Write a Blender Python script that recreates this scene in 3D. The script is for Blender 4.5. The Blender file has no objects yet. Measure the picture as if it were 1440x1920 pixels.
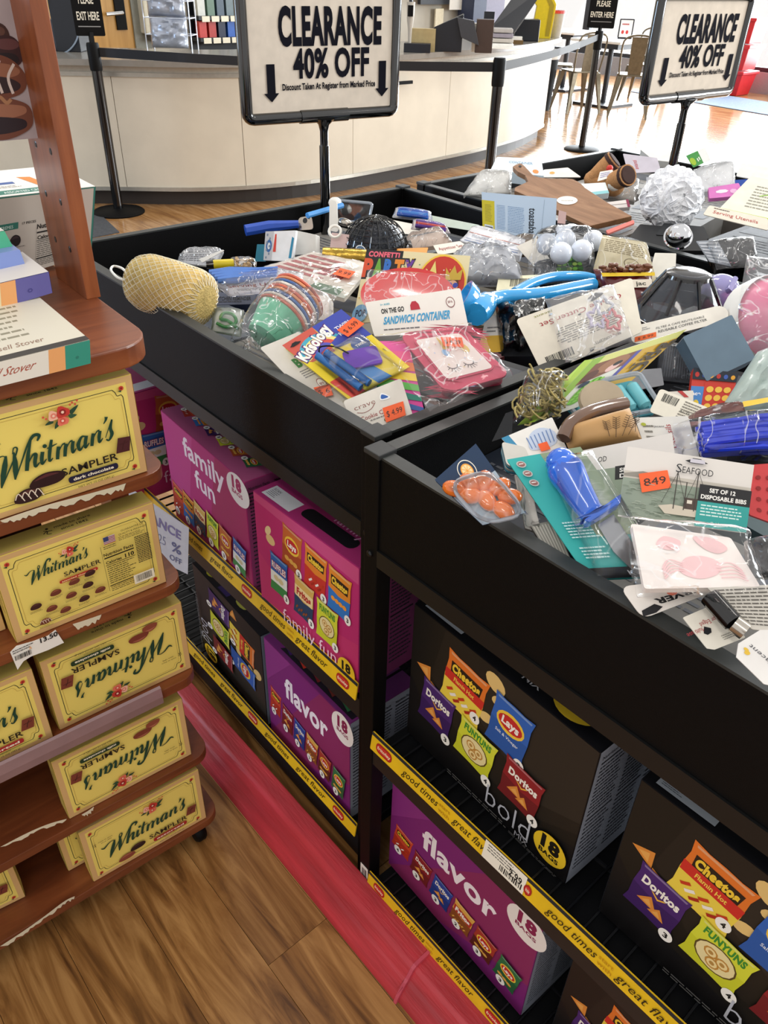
import bpy, bmesh, math, random
from mathutils import Vector, Matrix, noise
from mathutils.geometry import tessellate_polygon
random.seed(7)
SC = bpy.context.scene
COL = SC.collection
# ------------------------------------------------------------------ camera, world, lights, exposure
F_PX, YAW, PITCH, ROLL = 1482.61, 0.835904, 0.602053, 0.030039
CAM = Vector((0.63247, -0.55327, 1.41797))
_f = Vector((-math.sin(YAW) * math.cos(PITCH), math.cos(YAW) * math.cos(PITCH), -math.sin(PITCH)))
_r0 = Vector((math.cos(YAW), math.sin(YAW), 0)); _u0 = _r0.cross(_f)
_r = _r0 * math.cos(ROLL) + _u0 * math.sin(ROLL); _u = -_r0 * math.sin(ROLL) + _u0 * math.cos(ROLL)
cd = bpy.data.cameras.new('camera'); cam = bpy.data.objects.new('camera', cd); COL.objects.link(cam)
cd.sensor_fit = 'HORIZONTAL'; cd.sensor_width = 36.0; cd.lens = 36.0 * F_PX / 1440.0
cd.clip_start = 0.02; cd.clip_end = 100
cam.matrix_world = Matrix(((_r.x, _u.x, -_f.x, CAM.x), (_r.y, _u.y, -_f.y, CAM.y), (_r.z, _u.z, -_f.z, CAM.z), (0, 0, 0, 1)))
SC.camera = cam
w = bpy.data.worlds.new('world'); SC.world = w; w.use_nodes = True
bg = w.node_tree.nodes['Background']; bg.inputs[0].default_value = (1.0, 0.975, 0.95, 1); bg.inputs[1].default_value = 0.74
def area(name, loc, target, sx, sy, power, color):
    l = bpy.data.lights.new(name, 'AREA'); l.shape = 'RECTANGLE'; l.size = sx; l.size_y = sy; l.energy = power; l.color = color
    o = bpy.data.objects.new(name, l); COL.objects.link(o); o.location = loc
    o.rotation_euler = (Vector(target) - Vector(loc)).to_track_quat('-Z', 'Y').to_euler(); return o
area('window_daylight', (-5.5, 13.6, 2.2), (-2.0, 2.0, 0.4), 9.0, 4.2, 2200, (0.90, 0.96, 1.0))
area('side_window_daylight', (4.5, 9.5, 2.4), (-1.0, 1.2, 0.8), 5.0, 3.0, 520, (0.92, 0.97, 1.0))
area('left_window_daylight', (-7.5, -3.6, 1.9), (-.8, .2, .8), 3.4, 2.4, 480, (0.55, 0.74, 1.0))
for i, (lx, ly) in enumerate(((0.9, -1.6), (-1.6, 1.2), (1.0, 2.2), (-3.2, 4.2))):
    area('ceiling_fixture', (lx, ly, 3.1), (lx, ly, 0), 1.2, 0.3, 16, (1.0, 0.95, 0.88))
SC.view_settings.view_transform = 'Standard'; SC.view_settings.look = 'None'
SC.view_settings.gamma = 1.0; SC.view_settings.use_curve_mapping = False
SC.view_settings.exposure = 0.42
# ------------------------------------------------------------------ pixel -> point on a real plane
def ray(px):
    return (_f + _r * ((px[0] - 720) / F_PX) + _u * ((960 - px[1]) / F_PX))
def on(px, z):
    d = ray(px); return CAM + d * ((z - CAM.z) / d.z)
def onp(px, p0, n):
    d = ray(px); return CAM + d * ((Vector(p0) - CAM).dot(n) / d.dot(n))
def vz(P, py):
    "height on the vertical through P whose image row is py"
    lo, hi = -1.0, 3.0
    for _ in range(40):
        m = (lo + hi) / 2; v = Vector((P[0], P[1], m)) - CAM
        y = 960 - F_PX * v.dot(_u) / v.dot(_f)
        if y > py: lo = m
        else: hi = m
    return lo
# ------------------------------------------------------------------ colour and materials
def lin(h):
    h = h.lstrip('#'); v = [int(h[i:i + 2], 16) / 255 for i in (0, 2, 4)]
    return tuple(c / 12.92 if c <= .04045 else ((c + .055) / 1.055) ** 2.4 for c in v)
MATS = {}
def mat(name, color='#808080', rough=.5, metal=0.0, noise_amt=.06, scale=40, bump=0.0, bscale=120, coat=0.0, spec=.5, stretch=None, trans=0, alpha=1, sss=0):
    if name in MATS: return MATS[name]
    m = bpy.data.materials.new(name); m.use_nodes = True; nt = m.node_tree; b = nt.nodes['Principled BSDF']
    c = lin(color)
    b.inputs['Roughness'].default_value = rough; b.inputs['Metallic'].default_value = metal
    b.inputs['Coat Weight'].default_value = coat; b.inputs['Coat Roughness'].default_value = .08
    b.inputs['Specular IOR Level'].default_value = spec
    if trans: b.inputs['Transmission Weight'].default_value = trans
    if alpha < 1: b.inputs['Alpha'].default_value = alpha
    tc = nt.nodes.new('ShaderNodeTexCoord'); mp = nt.nodes.new('ShaderNodeMapping')
    nt.links.new(tc.outputs['Object'], mp.inputs['Vector'])
    if stretch: mp.inputs['Scale'].default_value = stretch
    n = nt.nodes.new('ShaderNodeTexNoise'); n.inputs['Scale'].default_value = scale; n.inputs['Detail'].default_value = 5
    nt.links.new(mp.outputs[0], n.inputs['Vector'])
    r = nt.nodes.new('ShaderNodeValToRGB')
    r.color_ramp.elements[0].position = .3; r.color_ramp.elements[1].position = .7
    r.color_ramp.elements[0].color = tuple(x * (1 - noise_amt) for x in c) + (1,)
    r.color_ramp.elements[1].color = tuple(min(1, x * (1 + noise_amt)) for x in c) + (1,)
    nt.links.new(n.outputs[0], r.inputs[0]); nt.links.new(r.outputs[0], b.inputs['Base Color'])
    if bump:
        n2 = nt.nodes.new('ShaderNodeTexNoise'); n2.inputs['Scale'].default_value = bscale; n2.inputs['Detail'].default_value = 4
        bp = nt.nodes.new('ShaderNodeBump'); bp.inputs['Strength'].default_value = bump; bp.inputs['Distance'].default_value = .004
        nt.links.new(mp.outputs[0], n2.inputs['Vector']); nt.links.new(n2.outputs[0], bp.inputs['Height']); nt.links.new(bp.outputs[0], b.inputs['Normal'])
    MATS[name] = m; return m
def film_mat(name, tint='#ffffff', gloss=.5, haze=.02, bumps=1.0, scale=15, rough=.09):
    "clear wrapping film: see-through with wrinkled highlights"
    if name in MATS: return MATS[name]
    m = bpy.data.materials.new(name); m.use_nodes = True; nt = m.node_tree; N = nt.nodes; L = nt.links; N.clear()
    out = N.new('ShaderNodeOutputMaterial'); tr = N.new('ShaderNodeBsdfTransparent'); tr.inputs[0].default_value = lin(tint) + (1,)
    gl = N.new('ShaderNodeBsdfGlossy'); gl.inputs['Roughness'].default_value = rough; gl.inputs[0].default_value = (1, 1, 1, 1)
    df = N.new('ShaderNodeBsdfDiffuse'); df.inputs[0].default_value = (.85, .87, .9, 1)
    tc = N.new('ShaderNodeTexCoord'); n = N.new('ShaderNodeTexNoise'); n.inputs['Scale'].default_value = scale; n.inputs['Detail'].default_value = 2.5; n.inputs['Distortion'].default_value = 1.2
    L.new(tc.outputs['Object'], n.inputs['Vector'])
    bp = N.new('ShaderNodeBump'); bp.inputs['Strength'].default_value = bumps * .6; bp.inputs['Distance'].default_value = .012
    L.new(n.outputs[0], bp.inputs['Height']); L.new(bp.outputs[0], gl.inputs['Normal'])
    # crease highlights drawn in: gloss raised along thin noise lines, low elsewhere
    w1 = N.new('ShaderNodeMath'); w1.operation = 'SUBTRACT'; w1.inputs[1].default_value = .5; L.new(n.outputs[0], w1.inputs[0])
    w2 = N.new('ShaderNodeMath'); w2.operation = 'ABSOLUTE'; L.new(w1.outputs[0], w2.inputs[0])
    w3 = N.new('ShaderNodeMapRange'); w3.inputs['From Min'].default_value = 0; w3.inputs['From Max'].default_value = .016; w3.inputs['To Min'].default_value = gloss; w3.inputs['To Max'].default_value = 0; L.new(w2.outputs[0], w3.inputs['Value'])
    lw = N.new('ShaderNodeFresnel'); lw.inputs[0].default_value = 1.33
    mu = N.new('ShaderNodeMath'); mu.operation = 'ADD'; mu.use_clamp = True; L.new(lw.outputs[0], mu.inputs[0]); L.new(w3.outputs[0], mu.inputs[1])
    m1 = N.new('ShaderNodeMixShader'); m1.inputs[0].default_value = haze; L.new(tr.outputs[0], m1.inputs[1]); L.new(df.outputs[0], m1.inputs[2])
    m2 = N.new('ShaderNodeMixShader'); L.new(mu.outputs[0], m2.inputs[0]); L.new(m1.outputs[0], m2.inputs[1]); L.new(gl.outputs[0], m2.inputs[2])
    L.new(m2.outputs[0], out.inputs[0]); MATS[name] = m; return m
def wood_mat(name, c1, c2, c3, rough=.35, axis='x', scale=3.0, vary=True):
    if name in MATS: return MATS[name]
    m = bpy.data.materials.new(name); m.use_nodes = True; nt = m.node_tree; N = nt.nodes; L = nt.links; b = N['Principled BSDF']
    tc = N.new('ShaderNodeTexCoord'); mp = N.new('ShaderNodeMapping'); L.new(tc.outputs['Object'], mp.inputs[0])
    s = {'x': (1, 9, 9), 'y': (9, 1, 9), 'z': (9, 9, 1)}[axis]; mp.inputs['Scale'].default_value = tuple(scale * k for k in s)
    oi = N.new('ShaderNodeObjectInfo'); add = N.new('ShaderNodeVectorMath'); add.operation = 'ADD'
    sc = N.new('ShaderNodeMath'); sc.operation = 'MULTIPLY'; sc.inputs[1].default_value = 40 if vary else 0; L.new(oi.outputs['Random'], sc.inputs[0])
    L.new(mp.outputs[0], add.inputs[0]); L.new(sc.outputs[0], add.inputs[1])
    n = N.new('ShaderNodeTexNoise'); n.inputs['Scale'].default_value = 1.1; n.inputs['Detail'].default_value = 8; n.inputs['Distortion'].default_value = 1.4; n.inputs['Roughness'].default_value = .62
    L.new(add.outputs[0], n.inputs['Vector'])
    r = N.new('ShaderNodeValToRGB'); e = r.color_ramp.elements; e[0].position = .3; e[0].color = lin(c1) + (1,); e[1].position = .66; e[1].color = lin(c3) + (1,)
    k = e.new(.48); k.color = lin(c2) + (1,); L.new(n.outputs[0], r.inputs[0])
    if vary:
        hs = N.new('ShaderNodeHueSaturation'); rg = N.new('ShaderNodeMapRange'); rg.inputs['To Min'].default_value = .86; rg.inputs['To Max'].default_value = 1.1
        L.new(oi.outputs['Random'], rg.inputs['Value']); L.new(rg.outputs[0], hs.inputs['Value']); L.new(r.outputs[0], hs.inputs['Color']); L.new(hs.outputs[0], b.inputs['Base Color'])
    else: L.new(r.outputs[0], b.inputs['Base Color'])
    b.inputs['Roughness'].default_value = rough; MATS[name] = m; return m
def ink_mat(name, rough=.45, coat=0.0, spec=.4):
    if name in MATS: return MATS[name]
    m = bpy.data.materials.new(name); m.use_nodes = True; nt = m.node_tree; b = nt.nodes['Principled BSDF']
    a = nt.nodes.new('ShaderNodeAttribute'); a.attribute_name = 'Col'; nt.links.new(a.outputs[0], b.inputs['Base Color'])
    b.inputs['Roughness'].default_value = rough; b.inputs['Coat Weight'].default_value = coat; b.inputs['Coat Roughness'].default_value = .1; b.inputs['Specular IOR Level'].default_value = spec
    MATS[name] = m; return m
INK = ink_mat('printed_ink', .5); MINK = ink_mat('matt_sign_ink', .8, 0, .05)
BLACK = mat('black_powder_coat', '#030304', .55, 0, .2, 160, .12, 700, spec=.17)
BLACKG = mat('black_gloss_plastic', '#050507', .12, 0, .05, spec=.7)
RIM = mat('grey_lit_edge', '#4a4d4c', .5, 0, .12, 60)  # grey stands for light from above on the black bin edges
WHITE = mat('white_card', '#efece4', .45, 0, .02)
FILM = film_mat('clear_film'); FILM2 = film_mat('smooth_clear_plastic', gloss=.12, haze=.01, bumps=.35, scale=9, rough=.05)
FILMW = film_mat('crinkled_clear_film', gloss=.6, haze=.07, bumps=1.6, scale=28, rough=.12)
def solid(col, rough=.45, **k): return mat('colour_%s_%d' % (col.strip('#'), int(rough * 100)), col, rough, **k)
# ------------------------------------------------------------------ mesh builder (world coordinates)
class MB:
    def __init__(s): s.v = []; s.f = []
    def add(s, vs, fs):
        b = len(s.v); s.v += [Vector(v) for v in vs]; s.f += [tuple(b + i for i in f) for f in fs]; return s
    def box(s, a, b, M=None):
        x0, y0, z0 = a; x1, y1, z1 = b
        vs = [Vector(p) for p in ((x0, y0, z0), (x1, y0, z0), (x1, y1, z0), (x0, y1, z0), (x0, y0, z1), (x1, y0, z1), (x1, y1, z1), (x0, y1, z1))]
        if M: vs = [M @ v for v in vs]
        return s.add(vs, [(3, 2, 1, 0), (4, 5, 6, 7), (0, 1, 5, 4), (1, 2, 6, 5), (2, 3, 7, 6), (3, 0, 4, 7)])
    def hexa(s, c):  # 8 corners: bottom 4 then top 4
        return s.add(c, [(3, 2, 1, 0), (4, 5, 6, 7), (0, 1, 5, 4), (1, 2, 6, 5), (2, 3, 7, 6), (3, 0, 4, 7)])
    def tube(s, pts, r, n=8, caps=True, closed=False):
        pts = [Vector(p) for p in pts]; rs = r if isinstance(r, (list, tuple)) else [r] * len(pts)
        rings = []; prev = None; m = len(pts)
        for i, p in enumerate(pts):
            if closed: t = (pts[(i + 1) % m] - pts[i - 1])
            else: t = (pts[min(i + 1, m - 1)] - pts[max(i - 1, 0)])
            t = t.normalized() if t.length > 1e-9 else Vector((0, 0, 1))
            if prev is None: a = t.orthogonal().normalized()
            else:
                a = prev - t * prev.dot(t); a = a.normalized() if a.length > 1e-6 else t.orthogonal().normalized()
            prev = a; b2 = t.cross(a)
            rings.append([p + (a * math.cos(2 * math.pi * k / n) + b2 * math.sin(2 * math.pi * k / n)) * rs[i] for k in range(n)])
        vs = [v for g in rings for v in g]; fs = []
        for i in range(m if closed else m - 1):
            j = (i + 1) % m
            for k in range(n): fs.append((i * n + k, i * n + (k + 1) % n, j * n + (k + 1) % n, j * n + k))
        if caps and not closed: fs += [tuple(range(n))[::-1], tuple((m - 1) * n + k for k in range(n))]
        return s.add(vs, fs)
    def lathe(s, prof, axis0, axisd, n=20, ref=None, arc=1.0):
        "prof: list of (radius, height along axis)"
        d = Vector(axisd).normalized(); a = (ref - d * ref.dot(d)).normalized() if ref else d.orthogonal().normalized(); b = d.cross(a); o = Vector(axis0)
        vs = []; fs = []
        for (r, h) in prof:
            for k in range(n):
                t = 2 * math.pi * arc * k / n; vs.append(o + d * h + (a * math.cos(t) + b * math.sin(t)) * r)
        for i in range(len(prof) - 1):
            for k in range(n if arc == 1 else n - 1): fs.append((i * n + k, i * n + (k + 1) % n, (i + 1) * n + (k + 1) % n, (i + 1) * n + k))
        return s.add(vs, fs)
    def prism(s, poly, vec):
        "poly: 3-D outline (planar); extruded by vec"
        n = len(poly); p = [Vector(q) for q in poly]; vec = Vector(vec)
        tris = tessellate_polygon([p])
        vs = p + [q + vec for q in p]
        fs = [tuple(t)[::-1] for t in tris] + [tuple(i + n for i in t) for t in tris] + [(i, (i + 1) % n, (i + 1) % n + n, i + n) for i in range(n)]
        return s.add(vs, fs)
    def blob(s, c, rx, ry=None, rz=None, n=12, A=None):
        ry = ry or rx; rz = rz or rx; c = Vector(c); vs = []; fs = []; m = n // 2
        for i in range(m + 1):
            ph = math.pi * i / m
            for k in range(n):
                th = 2 * math.pi * k / n; v = Vector((rx * math.sin(ph) * math.cos(th), ry * math.sin(ph) * math.sin(th), rz * math.cos(ph)))
                vs.append(c + (A @ v if A else v))
        for i in range(m):
            for k in range(n): fs.append((i * n + k, (i + 1) * n + k, (i + 1) * n + (k + 1) % n, i * n + (k + 1) % n))
        return s.add(vs, fs)
    def build(s, name, m, parent=None, smooth=False, bevel=0.0, kind=None, label=None, noloc=False):
        off = Vector(parent['_o']) if parent is not None and '_o' in parent else Vector((0, 0, 0))
        me = bpy.data.meshes.new(name); bm = bmesh.new()
        vv = [bm.verts.new(v - off) for v in s.v]
        for f in s.f:
            try: bm.faces.new([vv[i] for i in dict.fromkeys(f)])
            except Exception: pass
        bmesh.ops.remove_doubles(bm, verts=bm.verts, dist=1e-6)
        bmesh.ops.recalc_face_normals(bm, faces=bm.faces)
        if bevel: bmesh.ops.bevel(bm, geom=bm.edges[:], offset=bevel, segments=2, affect='EDGES', profile=.6)
        if smooth:
            for f in bm.faces: f.smooth = True
            for e in bm.edges:
                if len(e.link_faces) == 2 and e.calc_face_angle() > .7: e.smooth = False
        bm.to_mesh(me); bm.free(); me.materials.append(m)
        o = bpy.data.objects.new(name, me); COL.objects.link(o)
        if parent is not None: o.parent = parent
        if kind: o['kind'] = kind
        if label: o['label'] = label
        return o
def thing(name, label, cat, loc=(0, 0, 0), group=None):
    o = bpy.data.objects.new(name, None); COL.objects.link(o); o.location = loc; o['_o'] = tuple(loc)
    o.empty_display_size = .02; o['label'] = label; o['category'] = cat
    if group: o['group'] = group
    return o
def tag(o, label, cat, group=None):
    o['label'] = label; o['category'] = cat
    if group: o['group'] = group
    return o
def struct(o, label=None):
    o['kind'] = 'structure'
    if label: o['label'] = label
    return o
# ------------------------------------------------------------------ frames: flat patches that carry print
class Fr:
    "u,v in 0..W,0..H over a bilinear quad (BL, BR, TR, TL)"
    def __init__(s, BL, BR, TR, TL, W=1.0, H=1.0):
        s.c = [Vector(p) for p in (BL, BR, TR, TL)]; s.W = W; s.H = H
        s.n = (s.c[1] - s.c[0]).cross(s.c[3] - s.c[0]).normalized()
        s.w = (s.c[1] - s.c[0]).length; s.h = (s.c[3] - s.c[0]).length
    def pt(s, u, v, h=0.0):
        u /= s.W; v /= s.H; a, b, c, d = s.c
        return a * (1 - u) * (1 - v) + b * u * (1 - v) + c * u * v + d * (1 - u) * v + s.n * h
    def flip(s):
        a, b, c, d = s.c; return Fr(c, d, a, b, s.W, s.H)
    def lift(s, h):
        return Fr(*[p + s.n * h for p in s.c], s.W, s.H)
def quad(px, z, n=(.3, -.3, .9), W=1.0, H=1.0):
    n = Vector(n).normalized(); cx = sum(p[0] for p in px) / 4; cy = sum(p[1] for p in px) / 4
    p0 = on((cx, cy), z); return Fr(*[onp(p, p0, n) for p in px], W, H)
_TX = {}
def glyphs(s, bold):
    k = (s, bold)
    if k in _TX: return _TX[k]
    cu = bpy.data.curves.new('t', 'FONT'); cu.body = s; cu.size = 1; cu.offset = bold; cu.space_character = 1.0 + max(0, bold - .02) * 3.0; cu.resolution_u = 4 if bold > .025 else 2; cu.dimensions = '2D'; cu.fill_mode = 'BOTH'
    o = bpy.data.objects.new('t', cu); me = bpy.data.meshes.new_from_object(o)
    vs = [(v.co.x, v.co.y) for v in me.vertices]; fs = [tuple(p.vertices) for p in me.polygons]
    bpy.data.objects.remove(o); bpy.data.curves.remove(cu); bpy.data.meshes.remove(me)
    x0 = min([v[0] for v in vs] or [0]); x1 = max([v[0] for v in vs] or [1])
    _TX[k] = (vs, fs, x0, max(1e-4, x1 - x0)); return _TX[k]
class Art:
    "flat coloured print, drawn in the units of a frame"
    def __init__(s, base=.0004, step=.00006): s.v = []; s.f = []; s.c = []; s.h = base; s.st = step; s.T = None
    def _put(s, pts, fs, col):
        b = len(s.v); s.h += s.st
        for p in pts:
            if s.T: p = s.T(p)
            s.v.append((p[0], p[1], s.h))
        cc = lin(col)
        for f in fs: s.f.append(tuple(b + i for i in f)); s.c.append(cc)
    def poly(s, pts, col):
        t = tessellate_polygon([[Vector((p[0], p[1], 0)) for p in pts]]); s._put(pts, [tuple(q) for q in t], col); return s
    def rect(s, x0, y0, x1, y1, col): s._put([(x0, y0), (x1, y0), (x1, y1), (x0, y1)], [(0, 1, 2, 3)], col); return s
    def ell(s, cx, cy, rx, ry=None, col='#ffffff', n=20):
        ry = ry or rx; s._put([(cx + rx * math.cos(2 * math.pi * k / n), cy + ry * math.sin(2 * math.pi * k / n)) for k in range(n)], [tuple(range(n))], col); return s
    def text(s, t, x, y, w, h, col, bold=0.0, rot=0.0, shear=0.0, asp=1.0):
        "w: total width, h: capital height, baseline starts at x,y; asp = metres(v)/metres(u) for rotation"
        vs, fs, x0, tw = glyphs(t, bold); ca, sa = math.cos(rot), math.sin(rot); out = []
        for a, b in vs:
            X = (a - x0) / tw * w; Y = b / .73 * h; X += Y * shear / asp if asp != 1 else Y * shear
            out.append((x + X * ca - Y * sa * asp, y + X * sa / asp + Y * ca))
        s._put(out, fs, col); return s
    def stroke(s, pts, w, col, asp=1.0):
        "ribbon along a smooth line; w number or list; asp: v unit / u unit length"
        P = pts if len(pts) < 3 else smooth(pts, 5); n = len(P)
        ws = [w] * n if not isinstance(w, (list, tuple)) else [w[min(len(w) - 1, int(i / (n - 1) * (len(w) - 1)))] * (1 - (i / (n - 1) * (len(w) - 1)) % 1) + w[min(len(w) - 1, int(i / (n - 1) * (len(w) - 1)) + 1)] * ((i / (n - 1) * (len(w) - 1)) % 1) for i in range(n)]
        L = []; R = []
        for i, p in enumerate(P):
            a = P[max(0, i - 1)]; b = P[min(n - 1, i + 1)]; dx = b[0] - a[0]; dy = (b[1] - a[1]) * asp; l = math.hypot(dx, dy) or 1
            nx, ny = -dy / l * ws[i] / 2, dx / l * ws[i] / 2 / asp
            L.append((p[0] + nx, p[1] + ny)); R.append((p[0] - nx, p[1] - ny))
        s._put(L + R, [(i, i + 1, n + i + 1, n + i) for i in range(n - 1)], col); return s
    def lines(s, x0, y0, x1, y1, k, col, duty=.35, jag=.3):
        "a block of small print as thin word rules"
        rnd = random.Random(int(x0 * 977 + y0 * 313) + k)
        for i in range(k):
            yy = y1 - (y1 - y0) * (i + .5) / k; hh = (y1 - y0) / k * duty; xe = x1 - (x1 - x0) * jag * rnd.random(); x = x0
            pts = []; fs = []
            while x < xe:
                l = (x1 - x0) * (.04 + .12 * rnd.random()); b = len(pts); e = min(x + l, xe)
                pts += [(x, yy), (e, yy), (e, yy + hh), (x, yy + hh)]; fs.append((b, b + 1, b + 2, b + 3)); x = e + (x1 - x0) * .02
            s._put(pts, fs, col); s.h -= s.st
        s.h += s.st; return s
    def bars(s, x0, y0, x1, y1, k=22, col='#222222'):
        x = x0; rnd = random.Random(k + int(x0 * 1000)); pts = []; fs = []; u = (x1 - x0) / (k * 2.0)
        while x < x1 - u:
            l = u * rnd.choice((.5, 1, 1.6)); b = len(pts); pts += [(x, y0), (x + l, y0), (x + l, y1), (x, y1)]; fs.append((b, b + 1, b + 2, b + 3)); x += l + u * rnd.choice((.6, 1, 1.3))
        s._put(pts, fs, col); return s
    def build(s, fr, parent, name='printed_artwork', m=None, label=None, clip=None):
        off = Vector(parent['_o']) if '_o' in parent else Vector((0, 0, 0))
        me = bpy.data.meshes.new(name)
        me.from_pydata([fr.pt(a, b, h) - off for a, b, h in s.v], [], s.f)
        ca = me.color_attributes.new('Col', 'FLOAT_COLOR', 'CORNER'); data = []
        for p, c in zip(me.polygons, s.c): data += [c[0], c[1], c[2], 1.0] * len(p.vertices)
        if len(data) == 4 * len(me.loops): ca.data.foreach_set('color', data)
        me.materials.append(m or INK); o = bpy.data.objects.new(name, me); COL.objects.link(o); o.parent = parent
        if label: o['label'] = label
        return o
def smooth(P, k=6, closed=False):
    out = []; n = len(P); D = len(P[0])
    rng = n if closed else n - 1
    for i in range(rng):
        g = lambda j: P[j % n] if closed else P[max(0, min(n - 1, j))]
        p0, p1, p2, p3 = g(i - 1), g(i), g(i + 1), g(i + 2)
        for t in range(k):
            t /= k
            out.append(tuple(.5 * (2 * p1[d] + (p2[d] - p0[d]) * t + (2 * p0[d] - 5 * p1[d] + 4 * p2[d] - p3[d]) * t * t + (3 * p1[d] - p0[d] - 3 * p2[d] + p3[d]) * t ** 3) for d in range(D)))
    if not closed: out.append(tuple(P[-1]))
    return out
def rrect(x0, y0, x1, y1, r, n=4, asp=1.0):
    out = []; ry = r / asp
    for cx, cy, a0 in ((x1 - r, y1 - ry, 0), (x0 + r, y1 - ry, 90), (x0 + r, y0 + ry, 180), (x1 - r, y0 + ry, 270)):
        for k in range(n + 1):
            t = math.radians(a0 + 90 * k / n); out.append((cx + r * math.cos(t), cy + ry * math.sin(t)))
    return out
def ground_loc(fr):
    c = sum(fr.c, Vector()) / 4; return Vector((c.x, c.y, min(p.z for p in fr.c)))
def slab(root, fr, th, m, name='card', r=.03, outline=None, bevel=0, label=None):
    pts = outline or rrect(0, 0, fr.W, fr.H, r * fr.W, 4, (fr.h / fr.H) / (fr.w / fr.W))
    P = [fr.pt(a, b, 0) for a, b in pts]
    mb = MB(); mb.prism([p - fr.n * th for p in P], fr.n * th); return mb.build(name, m, root, label=label)
def pillow(root, fr, bulge, m, name, thick=None, seed=0, wr=.0, nu=14, nv=12, edge=.0, power=.6, label=None, sides=1):
    "a puffed pack: domed top and nearly flat underside over a frame"
    mb = MB(); top = []; bot = []
    for j in range(nv + 1):
        for i in range(nu + 1):
            u = i / nu; v = j / nv; k = max(0, (1 - (2 * u - 1) ** 4) * (1 - (2 * v - 1) ** 4)) ** power
            w = wr * noise.noise(Vector((u * 6 + seed, v * 6, seed * 3.1))) if wr else 0
            ee = edge * noise.noise(Vector((u * 5, v * 5, seed + 9.0)))
            top.append(fr.pt((u + ee * (1 - k)) * fr.W, (v + ee * (1 - k)) * fr.H, .0008 + bulge * k + w * k)); bot.append(fr.pt((u + ee * (1 - k)) * fr.W, (v + ee * (1 - k)) * fr.H, -(thick or .001) * k))
    nn = nu + 1; vs = top + bot; fs = []; B = len(top)
    for j in range(nv):
        for i in range(nu):
            a = j * nn + i; fs.append((a, a + 1, a + nn + 1, a + nn)); fs.append((B + a + nn, B + a + nn + 1, B + a + 1, B + a))
    for i in range(nu): fs.append((i + 1, i, B + i, B + i + 1)); a = nv * nn + i; fs.append((a, a + 1, B + a + 1, B + a))
    for j in range(nv): a = j * nn; fs.append((a, a + nn, B + a + nn, B + a)); a = j * nn + nu; fs.append((a + nn, a, B + a, B + a + nn))
    mb.add(vs, fs); return mb.build(name, m, root, smooth=True, label=label)
def sticker(root, fr, text='$ 4.99', h=.002, col='#f5622c'):
    f = fr.lift(h); s = slab(root, f, .0004, solid(col, .6), 'price_sticker', r=.02, label='orange price sticker'); A = Art(.0003)
    if text: A.text(text, .12, .3, .76, .42, '#33241e'); A.build(f, root, 'price_figures')
    return s
def subq(fr, u0, v0, u1, v1, h=0, rot=0):
    "a smaller frame inside fr (units of fr)"
    cu, cv = (u0 + u1) / 2, (v0 + v1) / 2; a = (fr.h / fr.H) / (fr.w / fr.W); P = []
    for (u, v) in ((u0, v0), (u1, v0), (u1, v1), (u0, v1)):
        du, dv = u - cu, (v - cv) * a; c, s_ = math.cos(rot), math.sin(rot); P.append(fr.pt(cu + du * c - dv * s_, cv + (du * s_ + dv * c) / a, h))
    return Fr(*P)
# ================================================================== SETTING
floor_m = wood_mat('dark_subfloor', '#4a2c16', '#5b3820', '#6b4428', .4, 'x', 2, False)
PLANK = wood_mat('laminate_plank', '#573518', '#946636', '#b98a52', .3, 'x', 3.0)
fl = struct(MB().box((-14, -4, -.03), (5, 14, -.004)).build('floor', floor_m), 'brown wood plank floor'); fl['_o'] = (0, 0, 0)
PW, PLn = .125, 1.22
far = MB(); knots = 0; near_me = {}
rows = range(int(-1.9 / PW) - 1, int(13.8 / PW))
for r in rows:
    y0 = .02 + r * PW; offx = (r * .4137 % 1) * PLn
    if r == -2 or r == -1: offx = .013 % PLn
    k0 = int((-13.8 - offx) / PLn); x = offx + k0 * PLn
    while x < 4.6:
        near = (-2.6 < x + PLn / 2 < 2.0) and y0 < .0
        if near:
            me = near_me.get('p')
            if me is None:
                o = MB().box((.0003, .0003, -.012), (PLn - .0003, PW - .0003, 0)).build('floor_plank', PLANK, fl, bevel=.0006); near_me['p'] = o.data
            else: o = bpy.data.objects.new('floor_plank', me); COL.objects.link(o); o.parent = fl
            o.location = (x, y0, 0)
        elif y0 > -.3 or x > -2: far.box((x + .001, y0 + .001, -.012), (x + PLn - .001, y0 + PW - .001, 0))
        x += PLn
FARW = wood_mat('polished_far_plank', '#7d5433', '#a37748', '#bd9468', .16, 'x', 1.7, False)
far.build('floor_plank_field', FARW, fl, kind='stuff')
WALLM = mat('painted_wall', '#b9b3a6', .7, 0, .03, 8)
struct(MB().box((-7.15, -4, 0), (-7.0, 7.45, 3.4)).build('wall_back', WALLM))
struct(MB().box((-14, -4.1, 0), (-7.0, -3.95, 3.4)).build('wall_left', WALLM))
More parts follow.
